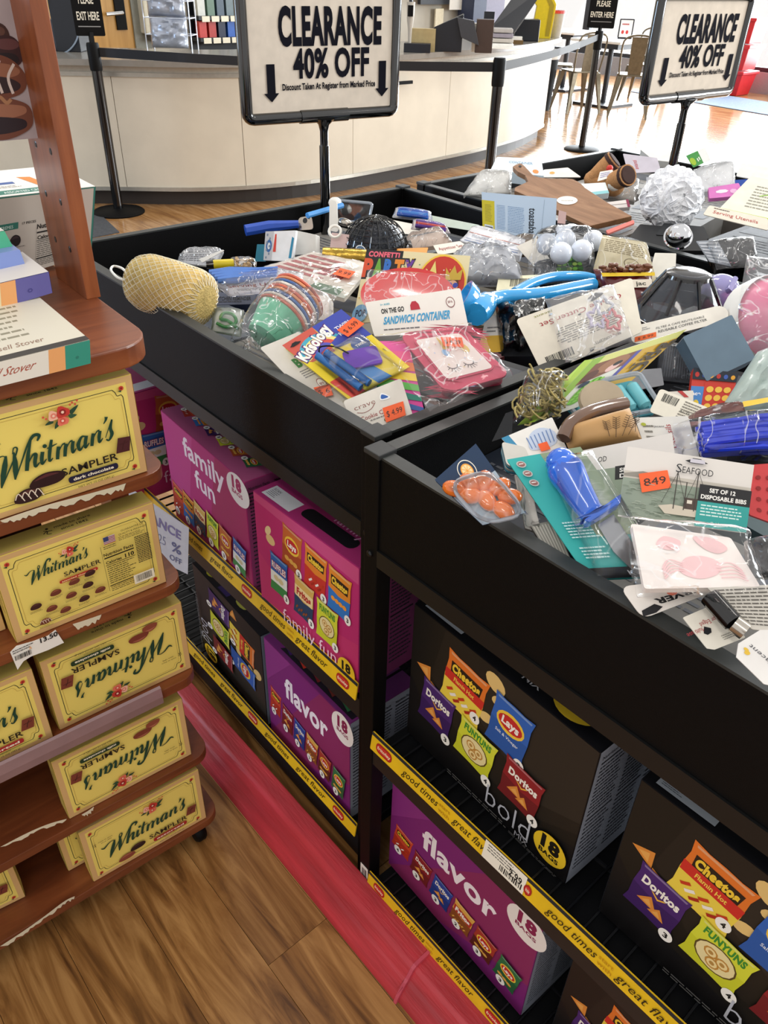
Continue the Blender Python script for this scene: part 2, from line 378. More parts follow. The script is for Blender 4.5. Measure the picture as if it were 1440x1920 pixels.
# window wall: sill, header, mullions, glass
FRM = mat('dark_window_metal', '#2b2e33', .4, .4)
ww = struct(MB().box((-14, 12.55, 0), (5, 12.75, .28)).build('wall_window_sill', mat('grey_sill', '#8d9096', .5))); ww.name = 'wall_front'
struct(MB().box((-14, 12.55, 3.0), (5, 12.75, 3.4)).build('trim_1', WALLM))
for k, (a, b) in enumerate(((-14, -11.2), (-11.2, -9.1), (-9.1, -7.35), (-7.35, -4.75), (-4.75, -2.4), (-2.4, .6), (.6, 5))):
    wr = struct(MB().box((a, 12.6, .28), (a + .07, 12.7, 3.0)).box((b - .07, 12.6, .28), (b, 12.7, 3.0)).box((a + .07, 12.6, .28), (b - .07, 12.7, .34)).box((a + .07, 12.6, 2.94), (b - .07, 12.7, 3.0)).build('window_%d' % (k + 1), FRM)); wr['_o'] = (0, 0, 0)
    MB().box((a + .07, 12.645, .34), (b - .07, 12.655, 2.94)).build('window_pane', FILM2, wr)
# entrance mat
tag(MB().prism([(-6.9, 10.9, .001), (-3.0, 10.2, .001), (-2.7, 11.2, .001), (-6.7, 12.0, .001)], (0, 0, .008)).build('floor_mat', mat('blue_grey_mat', '#6d7c94', .9, 0, .2, 60, .4, 300)), 'blue grey entrance mat lying by the bright windows', 'mat')
tag(MB().prism([(-5.4, 1.0, .001), (-4.2, .5, .001), (-4.30, 1.58, .001), (-4.72, 1.66, .001), (-5.3, 1.75, .001)], (0, 0, .006)).build('dark_floor_mat', mat('charcoal_mat', '#45474b', .95, 0, .2, 60, .4, 300)), 'dark grey carpet mat beside the left stanchion base', 'mat')
# tan door on the back wall
dr = struct(MB().box((-6.99, 2.1, 0), (-6.95, 3.15, 2.1)).build('door_1', wood_mat('tan_door_wood', '#a87a35', '#b98a42', '#c4964e', .45, 'z', .6, False))); dr['_o'] = (0, 0, 0)
h = MB().box((-6.95, 3.0, .92), (-6.93, 3.09, 1.22)).build('handle_plate', BLACK, dr)
MB().tube([(-6.93, 3.03, 1.05), (-6.86, 3.03, 1.05), (-6.86, 2.88, 1.04)], .015, 8).build('lever', mat('chrome', '#c9c9c9', .2, 1), dr)
struct(MB().box((-6.99, 3.15, 0), (-6.93, 3.3, 2.2)).box((-6.99, 1.95, 0), (-6.93, 2.1, 2.2)).build('trim_2', mat('grey_door_trim', '#7f8076', .5)))
# ------------------------------------------------------------------ service counter
cp = smooth([(-5.9, .6), (-5.35, 1.3), (-4.99, 1.82), (-4.62, 2.3), (-4.42, 2.75), (-4.34, 3.25), (-4.36, 3.8), (-4.43, 4.45), (-4.53, 5.15), (-4.75, 5.95), (-5.08, 6.68)], 4)
cp += [(-5.3, 6.88), (-5.75, 6.95)]
def offs(c, d):
    out = []
    for i, p in enumerate(c):
        a = c[max(0, i - 1)]; b = c[min(len(c) - 1, i + 1)]; dx, dy = b[0] - a[0], b[1] - a[1]; l = math.hypot(dx, dy); out.append((p[0] + dy / l * d, p[1] - dx / l * d))
    return out
ctr = thing('service_counter', 'long curved cream service counter with grey top behind the bins', 'counter', (-4.8, 4.0, 0))
CREAM = mat('cream_laminate', '#cfc6b4', .42, 0, .04, 6); GREYT = mat('grey_counter_top', '#8b867e', .22, 0, .05, 30); CHR = mat('brushed_edge_trim', '#aaa79e', .3, .5)
def wallstrip(d0, d1, z0, z1, path=None):
    a = offs(path or cp, d0); b = offs(path or cp, d1); mb = MB(); n = len(a)
    vs = [(p[0], p[1], z0) for p in a] + [(p[0], p[1], z0) for p in b] + [(p[0], p[1], z1) for p in a] + [(p[0], p[1], z1) for p in b]
    fs = []
    for i in range(n - 1): fs += [(n + i, n + i + 1, 3 * n + i + 1, 3 * n + i), (i + 1, i, 2 * n + i, 2 * n + i + 1), (2 * n + i, 3 * n + i, 3 * n + i + 1, 2 * n + i + 1), (i, i + 1, n + i + 1, n + i)]
    fs += [(0, n, 3 * n, 2 * n), (n - 1, 2 * n - 1, 4 * n - 1, 3 * n - 1)]
    return mb.add(vs, fs)
wallstrip(-.08, -.05, 0, .1).build('toe_kick', mat('dark_toe_kick', '#2a2420', .5), ctr)
wallstrip(-.03, .01, .1, .125).build('base_trim', CHR, ctr)
n = len(cp); cuts = [0, 9, 15, 22, 29, 36, n - 1]
for a, b in zip(cuts[:-1], cuts[1:]):
    seg = cp[a:b + 1]
    # leave a 4 mm joint
    p0 = Vector(seg[0]); p1 = Vector(seg[1]); seg = [tuple(p0 + (p1 - p0).normalized() * .004)] + seg[1:]
    wallstrip(-.02, 0, .125, .80, seg).build('front_panel', CREAM, ctr, smooth=True)
wallstrip(-.02, .012, .80, .825).build('chrome_band', CHR, ctr, smooth=True)
wallstrip(-.02, .0, .825, .865).build('upper_band', mat('pale_band', '#b9b2a4', .4), ctr, smooth=True)
wallstrip(-.78, .075, .865, .9).build('counter_top', GREYT, ctr, smooth=True)
wallstrip(-.76, -.74, 0, .865).build('back_panel', CREAM, ctr)
g = onp((765, 160), (-4.37, 3.9, .7), (1, 0, 0)); MB().box((-4.352, g.y - .16, .70), (-4.338, g.y + .02, .722)).build('pull_slot', BLACK, ctr)
# ------------------------------------------------------------------ crowd control stanchions
SC_ = [(-4.76, 1.80), (-2.96, 3.51), (-4.40, 6.46)]
def stanchion(x, y, label):
    t = thing('stanchion_post', label, 'stanchion', (x, y, 0), 'black belt stanchions in front of the counter')
    MB().lathe([(0, 0), (.17, 0), (.172, .008), (.16, .018), (.05, .03), (0, .031)], (x, y, 0), (0, 0, 1), 28).build('base', BLACK, t, smooth=True)
    MB().lathe([(0, .02), (.0315, .02), (.0315, .86), (0, .86)], (x, y, 0), (0, 0, 1), 20).build('pole', BLACKG, t, smooth=True)
    MB().lathe([(0, .85), (.036, .85), (.038, .87), (.038, .985), (.034, 1.0), (0, 1.0)], (x, y, 0), (0, 0, 1), 20).build('belt_head', BLACK, t, smooth=True)
    return t
stanchion(*SC_[0], 'black stanchion with an exit sign in front of the counter left end')
stanchion(*SC_[1], 'black stanchion post standing between the two clearance signs')
stanchion(*SC_[2], 'black stanchion with an enter sign near the cafe chairs')
def belt(a, b, z0, z1, lab, za=None):
    a = Vector((*a, 0)); b = Vector((*b, 0)); d = (b - a).normalized(); a += d * .036; b -= d * .036; nrm = Vector((-d.y, d.x, 0)) * .002; mb = MB(); P = []
    for i in range(9):
        k = i / 8; p = a.lerp(b, k); s = -.02 * math.sin(math.pi * k); P.append(p + Vector((0, 0, s)))
    for i in range(8):
        q, r2 = P[i], P[i + 1]; mb.hexa([q - nrm + Vector((0, 0, z0)), r2 - nrm + Vector((0, 0, z0)), r2 + nrm + Vector((0, 0, z0)), q + nrm + Vector((0, 0, z0)), q - nrm + Vector((0, 0, z1)), r2 - nrm + Vector((0, 0, z1)), r2 + nrm + Vector((0, 0, z1)), q + nrm + Vector((0, 0, z1))])
    return tag(mb.build('stanchion_belt', mat('black_webbing', '#16161a', .7, 0, .1, 200), smooth=True), lab, 'belt')
belt(SC_[0], SC_[1], .925, .975, 'black retractable belt stretched from the exit sign post to the middle post')
belt(SC_[1], SC_[2], .925, .975, 'dark grey belt stretched from the middle post to the enter sign post')
def plate(P, w, hh, words, label, zb, face):
    c = Vector(P); f = Vector(face); f.z = 0; f.normalize(); rt = Vector((-f.y, f.x, 0))
    t = thing('stanchion_sign', label, 'sign', (P[0], P[1], 1.0))
    t['_o'] = (P[0], P[1], 1.0); o = c + Vector((0, 0, zb)) - rt * w / 2
    fr = Fr(o + f * .006, o + rt * w + f * .006, o + rt * w + Vector((0, 0, hh)) + f * .006, o + Vector((0, 0, hh)) + f * .006)
    slab(t, fr, .012, BLACK, 'plate', .05)
    MB().box((P[0] - .012, P[1] - .012, 1.0), (P[0] + .012, P[1] + .012, zb + .02)).build('bracket', BLACK, t)
    A = Art(.001, .0002)
    for i, s in enumerate(words): A.text(s, .5 - .42 * len(s) / 10, .64 - .32 * i, .84 * len(s) / 10, .17, '#d9d4c4', .02)
    A.rect(.12, .18, .88, .2, '#8a8a8a'); A.build(fr, t)
plate((SC_[0][0], SC_[0][1], 0), .17, .26, ('PLEASE', 'EXIT HERE'), 'black sign reading please exit here on the left stanchion', 1.035, CAM - Vector((SC_[0][0], SC_[0][1], 0)))
plate((SC_[2][0], SC_[2][1], 0), .24, .26, ('PLEASE', 'ENTER HERE'), 'black sign reading please enter here on the right stanchion', 1.02, CAM - Vector((SC_[2][0], SC_[2][1], 0)))
# ================================================================== BIN UNITS
BINP = []
def unit(name, label, x0, y0, w, d, rot=0.0, shelves=True, texts=(), SZ=(.466, .103)):
    "origin = front-left outer corner at floor; x along front"
    c, s = math.cos(rot), math.sin(rot)
    def T(x, y, z): return Vector((x0 + x * c - y * s, y0 + x * s + y * c, z))
    def bx(mb, a, b):
        (xa, ya, za), (xb, yb, zb) = a, b
        return mb.hexa([T(xa, ya, za), T(xb, ya, za), T(xb, yb, za), T(xa, yb, za), T(xa, ya, zb), T(xb, ya, zb), T(xb, yb, zb), T(xa, yb, zb)])
    t = thing(name, label, 'display bin', tuple(T(w / 2, d / 2, 0)))
    p = .0254; H = .948; th = .019; zb = .812
    for (a, b) in ((0, 0), (w - p, 0), (0, d - p), (w - p, d - p)):
        bx(MB(), (a, b, .0), (a + p, b + p, H - .004)).build('post', BLACK, t, bevel=.0015)
        bx(MB(), (a - .0015, b - .0015, H - .004), (a + p + .0015, b + p + .0015, H + .003)).build('post_cap', mat('post_cap_plastic', '#2e3031', .5, 0, .1, 90), t, bevel=.0015)
    for (a, b, nm) in (((p, .003, zb), (w - p, .003 + th, H - .004), 'front_panel'), ((p, d - th - .003, zb), (w - p, d - .003, H - .004), 'back_panel'), ((.003, p, zb), (.003 + th, d - p, H - .004), 'side_panel'), ((w - th - .003, p, zb), (w - .003, d - p, H - .004), 'side_panel')):
        bx(MB(), a, b).build(nm, BLACK, t)
        bx(MB(), (a[0], a[1], H - .004), (b[0], b[1], H - .001)).build('rim', mat('bin_rim_lit', '#2b2e2d', .45, 0, .15, 40), t)  # rim greyer than the black panels: top light put into its colour
    bx(MB(), (p, p, zb - .008), (w - p, d - p, zb + .004)).build('bin_floor', BLACK, t)
    m = MB()
    for (a, b) in (((p, 0, zb - .027), (w - p, .02, zb - .001)), ((p, d - .02, zb - .027), (w - p, d, zb - .001)), ((0, p, zb - .027), (.02, d - p, zb - .001)), ((w - .02, p, zb - .027), (w, d - p, zb - .001))): bx(m, a, b)
    m.build('lower_rail', mat('dark_rail', '#08090a', .45, 0, .15, 90), t)
    mb = MB()
    for xx in (w - p / 2,):
        o = T(xx, 0, zb - .012); mb.lathe([(0, 0), (.005, 0), (.005, .002), (.003, .004), (0, .004)], o, T(xx, -1, 0) - T(xx, 0, 0), 10)
    o = T(p / 2, 0, zb - .012); mb.lathe([(0, 0), (.005, 0), (.005, .002), (.003, .004), (0, .004)], o, T(0, -1, 0) - T(0, 0, 0), 10)
    mb.build('bolt', mat('dark_bolt', '#2a2a2c', .3, .8), t)
    if shelves:
        for zi, z in enumerate(SZ):
            k = bx(MB(), (p, .002, z - (.045 if zi == 0 else .064)), (w - p, .02, z - .002)).build('shelf_rail', mat('shelf_rail_black', '#141518', .4, 0, .1, 80), t)
            bx(MB(), (p, d - .02, z - .03), (w - p, d, z - .002)).build('shelf_rail', BLACK, t)
            mb = MB(); r = .0022; x = p + .02
            while x < w - p: mb.tube([T(x, .01, z), T(x, d - .01, z)], r, 5); x += .028
            for yy in [.012 + .1 * q for q in range(int(d / .1) + 1)]: mb.tube([T(p, yy, z - .004), T(w - p, yy, z - .004)], .003, 5)
            mb.build('wire_deck', mat('black_wire', '#141519', .35, .2), t)
            if not (zi == 0 and x0 < -.9 and y0 < .5): bx(MB(), (p + .001, .021, z - .012), (w - p - .001, d - .021, z - .008)).build('shelf_pan', mat('black_shelf_pan', '#0a0b0e', .5, spec=.2), t)
            # yellow shelf strip
            f = Fr(T(p + .002, -.006, z + .001), T(w - p - .002, -.006, z + .001), T(w - p - .002, -.001, z + .036), T(p + .002, -.001, z + .036), w - 2 * p - .004, .034)
            slab(t, f, .002, mat('yellow_strip', '#e8bd1e', .35, 0, .08, 30), 'shelf_strip', .002)
            A = Art(); A.rect(0, .028, f.W, .034, '#20242c')
            for (kd, pa, pb) in (texts[zi] if texts else ()):
                xa = onp(pa, T(0, 0, 0), T(0, 1, 0) - T(0, 0, 0)); xb = onp(pb, T(0, 0, 0), T(0, 1, 0) - T(0, 0, 0))
                ex = T(1, 0, 0) - T(0, 0, 0); ua = (xa - T(p, 0, 0)).dot(ex); ub = (xb - T(p, 0, 0)).dot(ex)
                if kd == 'logo':
                    A.poly(rrect(ua, .006, ub, .024, .008), '#a8201e'); A.poly(rrect(ua + .002, .009, ub - .002, .021, .005), '#c9302a'); A.text('fritolay', ua + .003, .012, ub - ua - .006, .006, '#f3e3c0', .02)
                elif kd == 'gt': A.text('good times', ua, .009, ub - ua, .014, '#2b2208', .0, shear=.35)
                elif kd == 'gf': A.text('great flavor', ua, .009, ub - ua, .014, '#2b2208', .0, shear=.35)
                elif kd == 'sw': A.text('start', ua, .016, ub - ua, .006, '#c08d12', .01); A.text('with', ua, .006, ub - ua, .006, '#c08d12', .01)
                elif kd == 'tag': A.rect(ua, .001, ub, .033, '#efe9da'); A.bars(ua + .03, .005, ua + .07, .015, 16); A.lines(ua + .006, .016, ua + .06, .03, 3, '#555555'); A.text('2.99', ua + (ub - ua) * .62, .012, (ub - ua) * .3, .012, '#1c1c1c', .02)
            A.build(f, t, 'strip_print')
    BINP.append((x0, y0, w, d))
    return t, T
TA = ([('gt', (352, 1020), (384, 1050)), ('gf', (400, 1070), (442, 1112)), ('logo', (459, 1130), (478, 1152)), ('gt', (494, 1167), (538, 1205)), ('sw', (543, 1210), (555, 1222)), ('gf', (559, 1225), (615, 1275)), ('logo', (634, 1297), (657, 1322))],
      [('gt', (373, 1270), (410, 1305)), ('gf', (421, 1318), (460, 1357)), ('logo', (472, 1378), (489, 1396)), ('gt', (503, 1410), (545, 1455)), ('gf', (560, 1475), (611, 1527)), ('logo', (627, 1545), (647, 1568))])
TB = ([('logo', (708, 1385), (737, 1412)), ('gt', (757, 1432), (822, 1492)), ('sw', (826, 1498), (846, 1518)), ('gf', (852, 1522), (925, 1588)), ('tag', (910, 1578), (988, 1648)), ('logo', (986, 1650), (1000, 1664)), ('gt', (1028, 1692), (1120, 1776)), ('sw', (1126, 1783), (1153, 1808)), ('gf', (1160, 1812), (1290, 1935))],
      [('logo', (703, 1640), (723, 1662)), ('gt', (744, 1686), (798, 1740)), ('sw', (802, 1745), (816, 1760)), ('gf', (824, 1765), (890, 1838)), ('logo', (915, 1870), (945, 1905))])
UA, TAf = unit('dump_bin_stand', 'black bin stand at left holding the loofah and party goods above pink chip boxes', -1.003, 0.0118, 1.003, .937, -.0118, True, TA)
UB, TBf = unit('dump_bin_stand', 'black bin stand at right holding seafood bibs above black chip boxes', .0118, -.0254, 1.05, .937, 0, True, TB, (.4365, .066))
UC, _ = unit('dump_bin_stand', 'black bin stand behind with the cutting board and white bath pouf', -.992, .998, 1.003, .90, 0, True)
UD, _ = unit('dump_bin_stand', 'black bin stand at far right behind the seafood bin', .03, .985, 1.0, .92, 0, True)
# barcode label on the middle post
t = thing('barcode_sticker', 'small white barcode sticker at the foot of the middle black post', 'label', (.02, -.028, .1))
f = Fr((.0150, -.0262, .048), (.0345, -.0262, .048), (.0345, -.0262, .098), (.0150, -.0262, .098)); slab(t, f, .0005, WHITE, 'label_paper', .02)
A = Art(); A.bars(.2, .25, .85, .85, 12); A.build(f, t)
# red plastic base skirts
REDP = mat('scuffed_red_plastic', '#b4323c', .38, 0, .28, 5, .25, 30, stretch=(1, 7, 7)); REDT = REDP
prof = [(-.028, .0), (-.028, .072), (-.064, .069), (-.070, .064), (-.080, .045), (-.085, .039), (-.100, .012), (-.104, 0)]
def skirt(xa, xb, dy=0, zs=1.0, lab='', endcap=False):
    t = thing('plastic_base_skirt', lab, 'base', ((xa + xb) / 2, -.06, 0)); P = [Vector((xa, y + dy, z * zs)) for y, z in prof]
    MB().prism(P, (xb - xa, 0, 0)).build('skirt', REDP, t, bevel=.002)
    if endcap: MB().prism([Vector((xa - .004, y * 1.06 + dy + .001, z * zs * 1.1)) for y, z in prof], (.006, 0, 0)).build('end_lip', mat('lit_pink_lip', '#c24a5c', .35), t)  # lip pinker than the skirt: the lit edge is put into its colour
    return t
skirt(-1.0, -.66, .012, 1.0, 'red plastic base skirt at the far left end beneath the bin stand')
skirt(-.60, .196, 0, 1.0, 'long scuffed red plastic base skirt beneath the pink chip boxes', True)
skirt(.2, .375, .004, .93, 'short red plastic base skirt piece right of the middle post', True)
skirt(.385, 1.05, -.004, .95, 'red plastic base skirt beneath the right shelf at the bottom edge', True)

# ================================================================== CANDY RACK (left)
RA = math.radians(3.0); RU = Vector((math.sin(RA), math.cos(RA), 0)); RN = Vector((math.cos(RA), -math.sin(RA), 0)); RO = Vector((-.237, -.163, 0)); ZV = Vector((0, 0, 1))
def RL(s, t, z): return RO + RU * s - RN * t + ZV * z
def rackpt(px, t=0.0): return onp(px, RL(0, t, 0), RN)
RW = wood_mat('cherry_laminate', '#5a2d19', '#743c20', '#884c2a', .33, 'y', 1.6, False); RWV = wood_mat('cherry_laminate_upright', '#67341a', '#7f4322', '#93532d', .33, 'z', 1.6, False)
rack = thing('wooden_display_rack', 'cherry wood display rack of stepped shelves holding the yellow candy boxes', 'rack', tuple(RL(-.4, .15, 0)))
SHZ = (.858, .666, .471, .278, .100)
def shelf_outline(s1, t0, t1, r, z, s0=-1.0):
    P = [(s0, t1), (s0, t0)]
    for k in range(7):
        a = math.radians(90 * k / 6); P.append((s1 - r + r * math.sin(a), t0 + r - r * math.cos(a)))
    P.append((s1, t1)); return [RL(s, t, z) for s, t in P]
SHT = .0185
for k, z in enumerate(SHZ):
    MB().prism(shelf_outline(.0, -.004, .24, .03, z - SHT), (0, 0, SHT - .0005)).build('shelf', RW, rack, bevel=.001)
TOPZ = 1.04
MB().prism(shelf_outline(.006, -.012, .40, .05, TOPZ - .026), (0, 0, .026)).build('top_shelf', RW, rack, bevel=.002)
MB().hexa([RL(-1.0, .22, .05), RL(-.13, .22, .05), RL(-.13, .235, .05), RL(-1, .235, .05), RL(-1.0, .22, 1.01), RL(-.13, .22, 1.01), RL(-.13, .235, 1.01), RL(-1, .235, 1.01)]).build('back_panel', mat('dark_cherry_panel', '#3a1812', .5), rack)
# upright post on the shelf
a = on((163, 562), TOPZ); sA = (a - RO).dot(RU); tA = -(a - RO).dot(RN)
b = on((190, 578), TOPZ); sB = sA + .0195
MB().hexa([RL(sA, tA, TOPZ), RL(sB, tA, TOPZ), RL(sB, tA + .115, TOPZ), RL(sA, tA + .115, TOPZ), RL(sA, tA, 1.95), RL(sB, tA, 1.95), RL(sB, tA + .115, 1.95), RL(sA, tA + .115, 1.95)]).build('upright_panel', RWV, rack, bevel=.001)
MB().hexa([RL(sA - .01, tA + .04, .5), RL(sB, tA + .04, .5), RL(sB, tA + .1, .5), RL(sA - .01, tA + .1, .5), RL(sA - .01, tA + .04, TOPZ - .026), RL(sB, tA + .04, TOPZ - .026), RL(sB, tA + .1, TOPZ - .026), RL(sA - .01, tA + .1, TOPZ - .026)]).build('lower_upright', RWV, rack)
for z in (1.10, 1.16, 1.22):
    for dt in (.03, .085):
        MB().lathe([(0, .0006), (.0032, .0006), (.0045, .0), (.0045, -.001)], RL(sA, tA + dt, z), -RU, 12).build('shelf_pin_hole', mat('pin_hole_metal', '#2c2a2a', .3, .7), rack)
for (s, t) in ((-.035, .04), (-.5, .04), (-.035, .2)):
    MB().lathe([(0, -.011), (.02, -.011), (.024, -.006), (.024, .006), (.02, .011), (0, .011)], RL(s, t, .0245), RU, 16).build('caster_wheel', BLACK, rack, smooth=True)
    MB().box(tuple(RL(s, t, .045) - Vector((.012, .012, 0))), tuple(RL(s, t, .045) + Vector((.012, .012, .036)))).build('caster_bracket', mat('chrome', '#c9c9c9', .2, 1), rack)
# clear price channel along the third shelf
pc = [rackpt((0, 1448), -.006), rackpt((303, 1303), -.006)]
s1 = (pc[1] - RO).dot(RU)
MB().prism([RL(-1.0, -.0045, .447), RL(-1.0, -.009, .449), RL(-1.0, -.011, .465), RL(-1.0, -.009, .482), RL(-1.0, -.0045, .484)], RU * (s1 + 1.0)).build('price_channel', mat('mauve_price_channel', '#8d7072', .18, 0, .1, 14, coat=.4), rack, smooth=False)
# worn edges: exposed particle board
fr = Fr(RL(-1, -.0046, 0), RL(0, -.0046, 0), RL(0, -.0046, 1.1), RL(-1, -.0046, 1.1), 1.0, 1.1)
def r2(px):
    p = rackpt(px, -.0046); return (1 + (p - RO).dot(RU), p.z)
def chip(line, w):
    A = Art(.0003)
    rnd = random.Random(len(line) + int(line[0][0])); L_ = []; D_ = []
    P = smooth(line, 8)
    for i, p in enumerate(P):
        u, v = r2(p); e = min(1, i / 3, (len(P) - 1 - i) / 3); L_.append((u, v)); D_.append((u, v - w * e * (.45 + .75 * rnd.random())))
    A.poly(L_ + D_[::-1], '#d8cfb4'); A.build(fr, rack, 'worn_edge')
chip([(0, 976), (40, 962), (90, 946), (150, 930), (205, 915), (236, 906)], .009)
chip([(136, 1170), (158, 1163), (190, 1152)], .011)
chip([(0, 1588), (50, 1562), (90, 1545), (125, 1535)], .008)
chip([(0, 1774), (40, 1748), (80, 1720), (120, 1690), (140, 1680)], .009)
chip([(153, 1527), (165, 1520), (176, 1512)], .01)
# torn price label
tg = thing('torn_price_label', 'torn white paper price label hanging from the second yellow box shelf', 'label', tuple(rackpt((60, 1215), -.007)))
P = [rackpt(p, -.007) for p in ((19, 1223), (31, 1211), (60, 1203), (90, 1192), (104, 1181), (120, 1205), (90, 1219), (58, 1231), (44, 1240), (33, 1256))]
MB().prism(P, -RN * .0004).build('label_paper', WHITE, tg)
f = Fr(rackpt((20, 1248), -.0075), rackpt((118, 1205), -.0075), rackpt((112, 1178), -.0075), rackpt((14, 1222), -.0075)); A = Art()
A.text('13.50', .6, .62, .34, .3, '#161616', .03); A.lines(.08, .6, .5, .9, 2, '#444444'); A.bars(.1, .18, .42, .5, 18); A.text('A', .38, .52, .05, .2, '#e0a05a', .02); A.build(f, tg)
# ------------------------------------------------------------------ yellow candy boxes
YEL = mat('yellow_box_card', '#e6cd62', .38, 0, .03, 10); TAN = '#d2aa72'
def flower(A, x, y, s=1.0, flip=1):
    A.poly(smooth([(x - 13 * s, y - 1 * s), (x - 22 * s, y - 6 * s), (x - 12 * s, y - 6 * s)], 3, True), '#27452f'); A.poly(smooth([(x + 9 * s, y + 4 * s), (x + 21 * s, y + 9 * s), (x + 12 * s, y - 1 * s)], 3, True), '#27452f'); A.poly(smooth([(x + 7 * s, y), (x + 17 * s, y - 3 * s), (x + 9 * s, y - 6 * s)], 3, True), '#2f5237'); A.poly(smooth([(x - 8 * s, y - 5 * s), (x - 12 * s, y - 14 * s), (x - 4 * s, y - 9 * s)], 3, True), '#27452f')
    for (dx, dy, r, c) in ((-10, 3, 6.5, '#f0b79c'), (-1, -6, 6.5, '#e0705a'), (1, 5, 7.5, '#c43a30')):
        A.poly([(x + (dx + r * (1 + .16 * math.cos(5 * k)) * math.cos(k * 2 * math.pi / 16)) * s, y + (dy + r * (1 + .16 * math.cos(5 * k)) * math.sin(k * 2 * math.pi / 16)) * s) for k in range(16)], c)
        A.ell(x + dx * s, y + dy * s, r * .55 * s, None, {'#f0b79c': '#e2806c', '#e0705a': '#cf5444', '#c43a30': '#8e2420'}[c], 10); A.ell(x + dx * s, y + dy * s, r * .25 * s, None, '#f2c9b0', 8)
    for dx, dy in ((14, 14), (17, 11), (20, 15), (11, 12), (-19, 2), (-22, 5)): A.ell(x + dx * s, y + dy * s, 1.5 * s, None, '#d0563f', 8)
def script_name(A, x, y, k, col='#17402f'):
    "brush-script word built from strokes; k = mm per unit, x-height 1"
    def S(p, w, sh=.26): A.stroke([(x + (a + b * sh) * k, y + (b + .10 * a) * k) for a, b in p], [q * k for q in w], col)
    S([(-.75, 1.35), (-.45, 1.15), (-.1, 1.45), (.25, 1.5), (.42, 1.3)], (.05, .16, .1, .06, .05)); S([(.42, 1.45), (.38, .9), (.30, .3), (.22, -.45)], (.1, .3, .3, .08))
    S([(.22, -.45), (.55, .3), (.95, 1.2), (1.05, 1.65), (.85, 1.75), (.8, 1.4)], (.06, .08, .1, .1, .08, .06)); S([(.86, 1.5), (.95, .9), (1.0, .3), (1.0, -.25)], (.08, .28, .3, .08))
    S([(1.0, -.25), (1.3, .6), (1.6, 1.5), (1.95, 2.05), (2.3, 1.95), (2.2, 1.65)], (.06, .08, .12, .2, .2, .1)); S([(1.85, 2.0), (1.72, 1.2), (1.68, .6), (1.66, .02)], (.06, .2, .24, .22))
    S([(1.68, .35), (1.95, .85), (2.15, .85), (2.12, .4), (2.18, .08), (2.42, .25)], (.06, .1, .22, .22, .16, .05))
    S([(2.55, .85), (2.52, .4), (2.58, .08), (2.82, .3)], (.22, .22, .16, .05)); A.ell(x + (2.66 + .3) * k, y + 1.42 * k, .13 * k, None, col, 10)
    S([(3.05, 1.4), (2.98, .7), (3.0, .1), (3.2, .2)], (.16, .22, .16, .05)); S([(2.8, .95), (3.1, .98), (3.4, 1.02)], (.06, .1, .05))
    def hump(a): S([(a, .8), (a - .02, .4), (a - .02, 0)], (.2, .22, .2)); S([(a, .4), (a + .22, .82), (a + .4, .82)], (.05, .08, .16))
    hump(3.5); hump(3.95); S([(4.38, .8), (4.36, .4), (4.42, .06), (4.62, .25)], (.2, .22, .16, .05))
    S([(5.15, .78), (4.9, .85), (4.72, .45), (4.85, .04), (5.08, .3), (5.2, .8)], (.08, .14, .24, .16, .06, .06)); S([(5.2, .82), (5.16, .4), (5.2, .06), (5.42, .28)], (.2, .22, .16, .05))
    hump(5.62); S([(6.05, .8), (6.02, .4), (6.08, .06), (6.28, .25)], (.2, .22, .16, .05))
    S([(6.38, 1.55), (6.36, 1.35), (6.24, 1.15)], (.22, .14, .04)); S([(6.45, .2), (6.75, 1.25), (6.72, .7), (6.85, .3), (6.7, -.05), (6.5, .08)], (.05, .07, .2, .24, .12, .1))
def praline(A, x, y, w, h, c='#4a2018', hi='#7d4534', stripes=False):
    A.poly(smooth([(x - w, y - h * .5), (x - w * .7, y + h * .5), (x, y + h), (x + w * .8, y + h * .6), (x + w, y - h * .3), (x + w * .5, y - h), (x - w * .5, y - h)], 4, True), c)
    A.poly(smooth([(x - w * .7, y + h * .2), (x, y + h * .8), (x + w * .7, y + h * .4), (x, y + h * .35)], 3, True), hi)
    if stripes:
        for k in range(4): A.stroke([(x - w * .9 + k * w * .45, y - h * .2), (x - w * .6 + k * w * .45, y + h * .6), (x - w * .3 + k * w * .45, y - h * .7)], w * .07, '#e8d9c4')
def brownie(A, x, y, s, c='#5b2a24'): A.poly([(x - s, y - s * .9), (x + s * .6, y - s), (x + s, y + s * .8), (x - s * .5, y + s)], c); A.stroke([(x - s * .2, y - s * .6), (x, y), (x + s * .3, y + s * .5)], s * .1, '#3f1a18'); A.stroke([(x - s * .5, y + s * .1), (x + s * .6, y + s * .2)], s * .08, '#3f1a18')
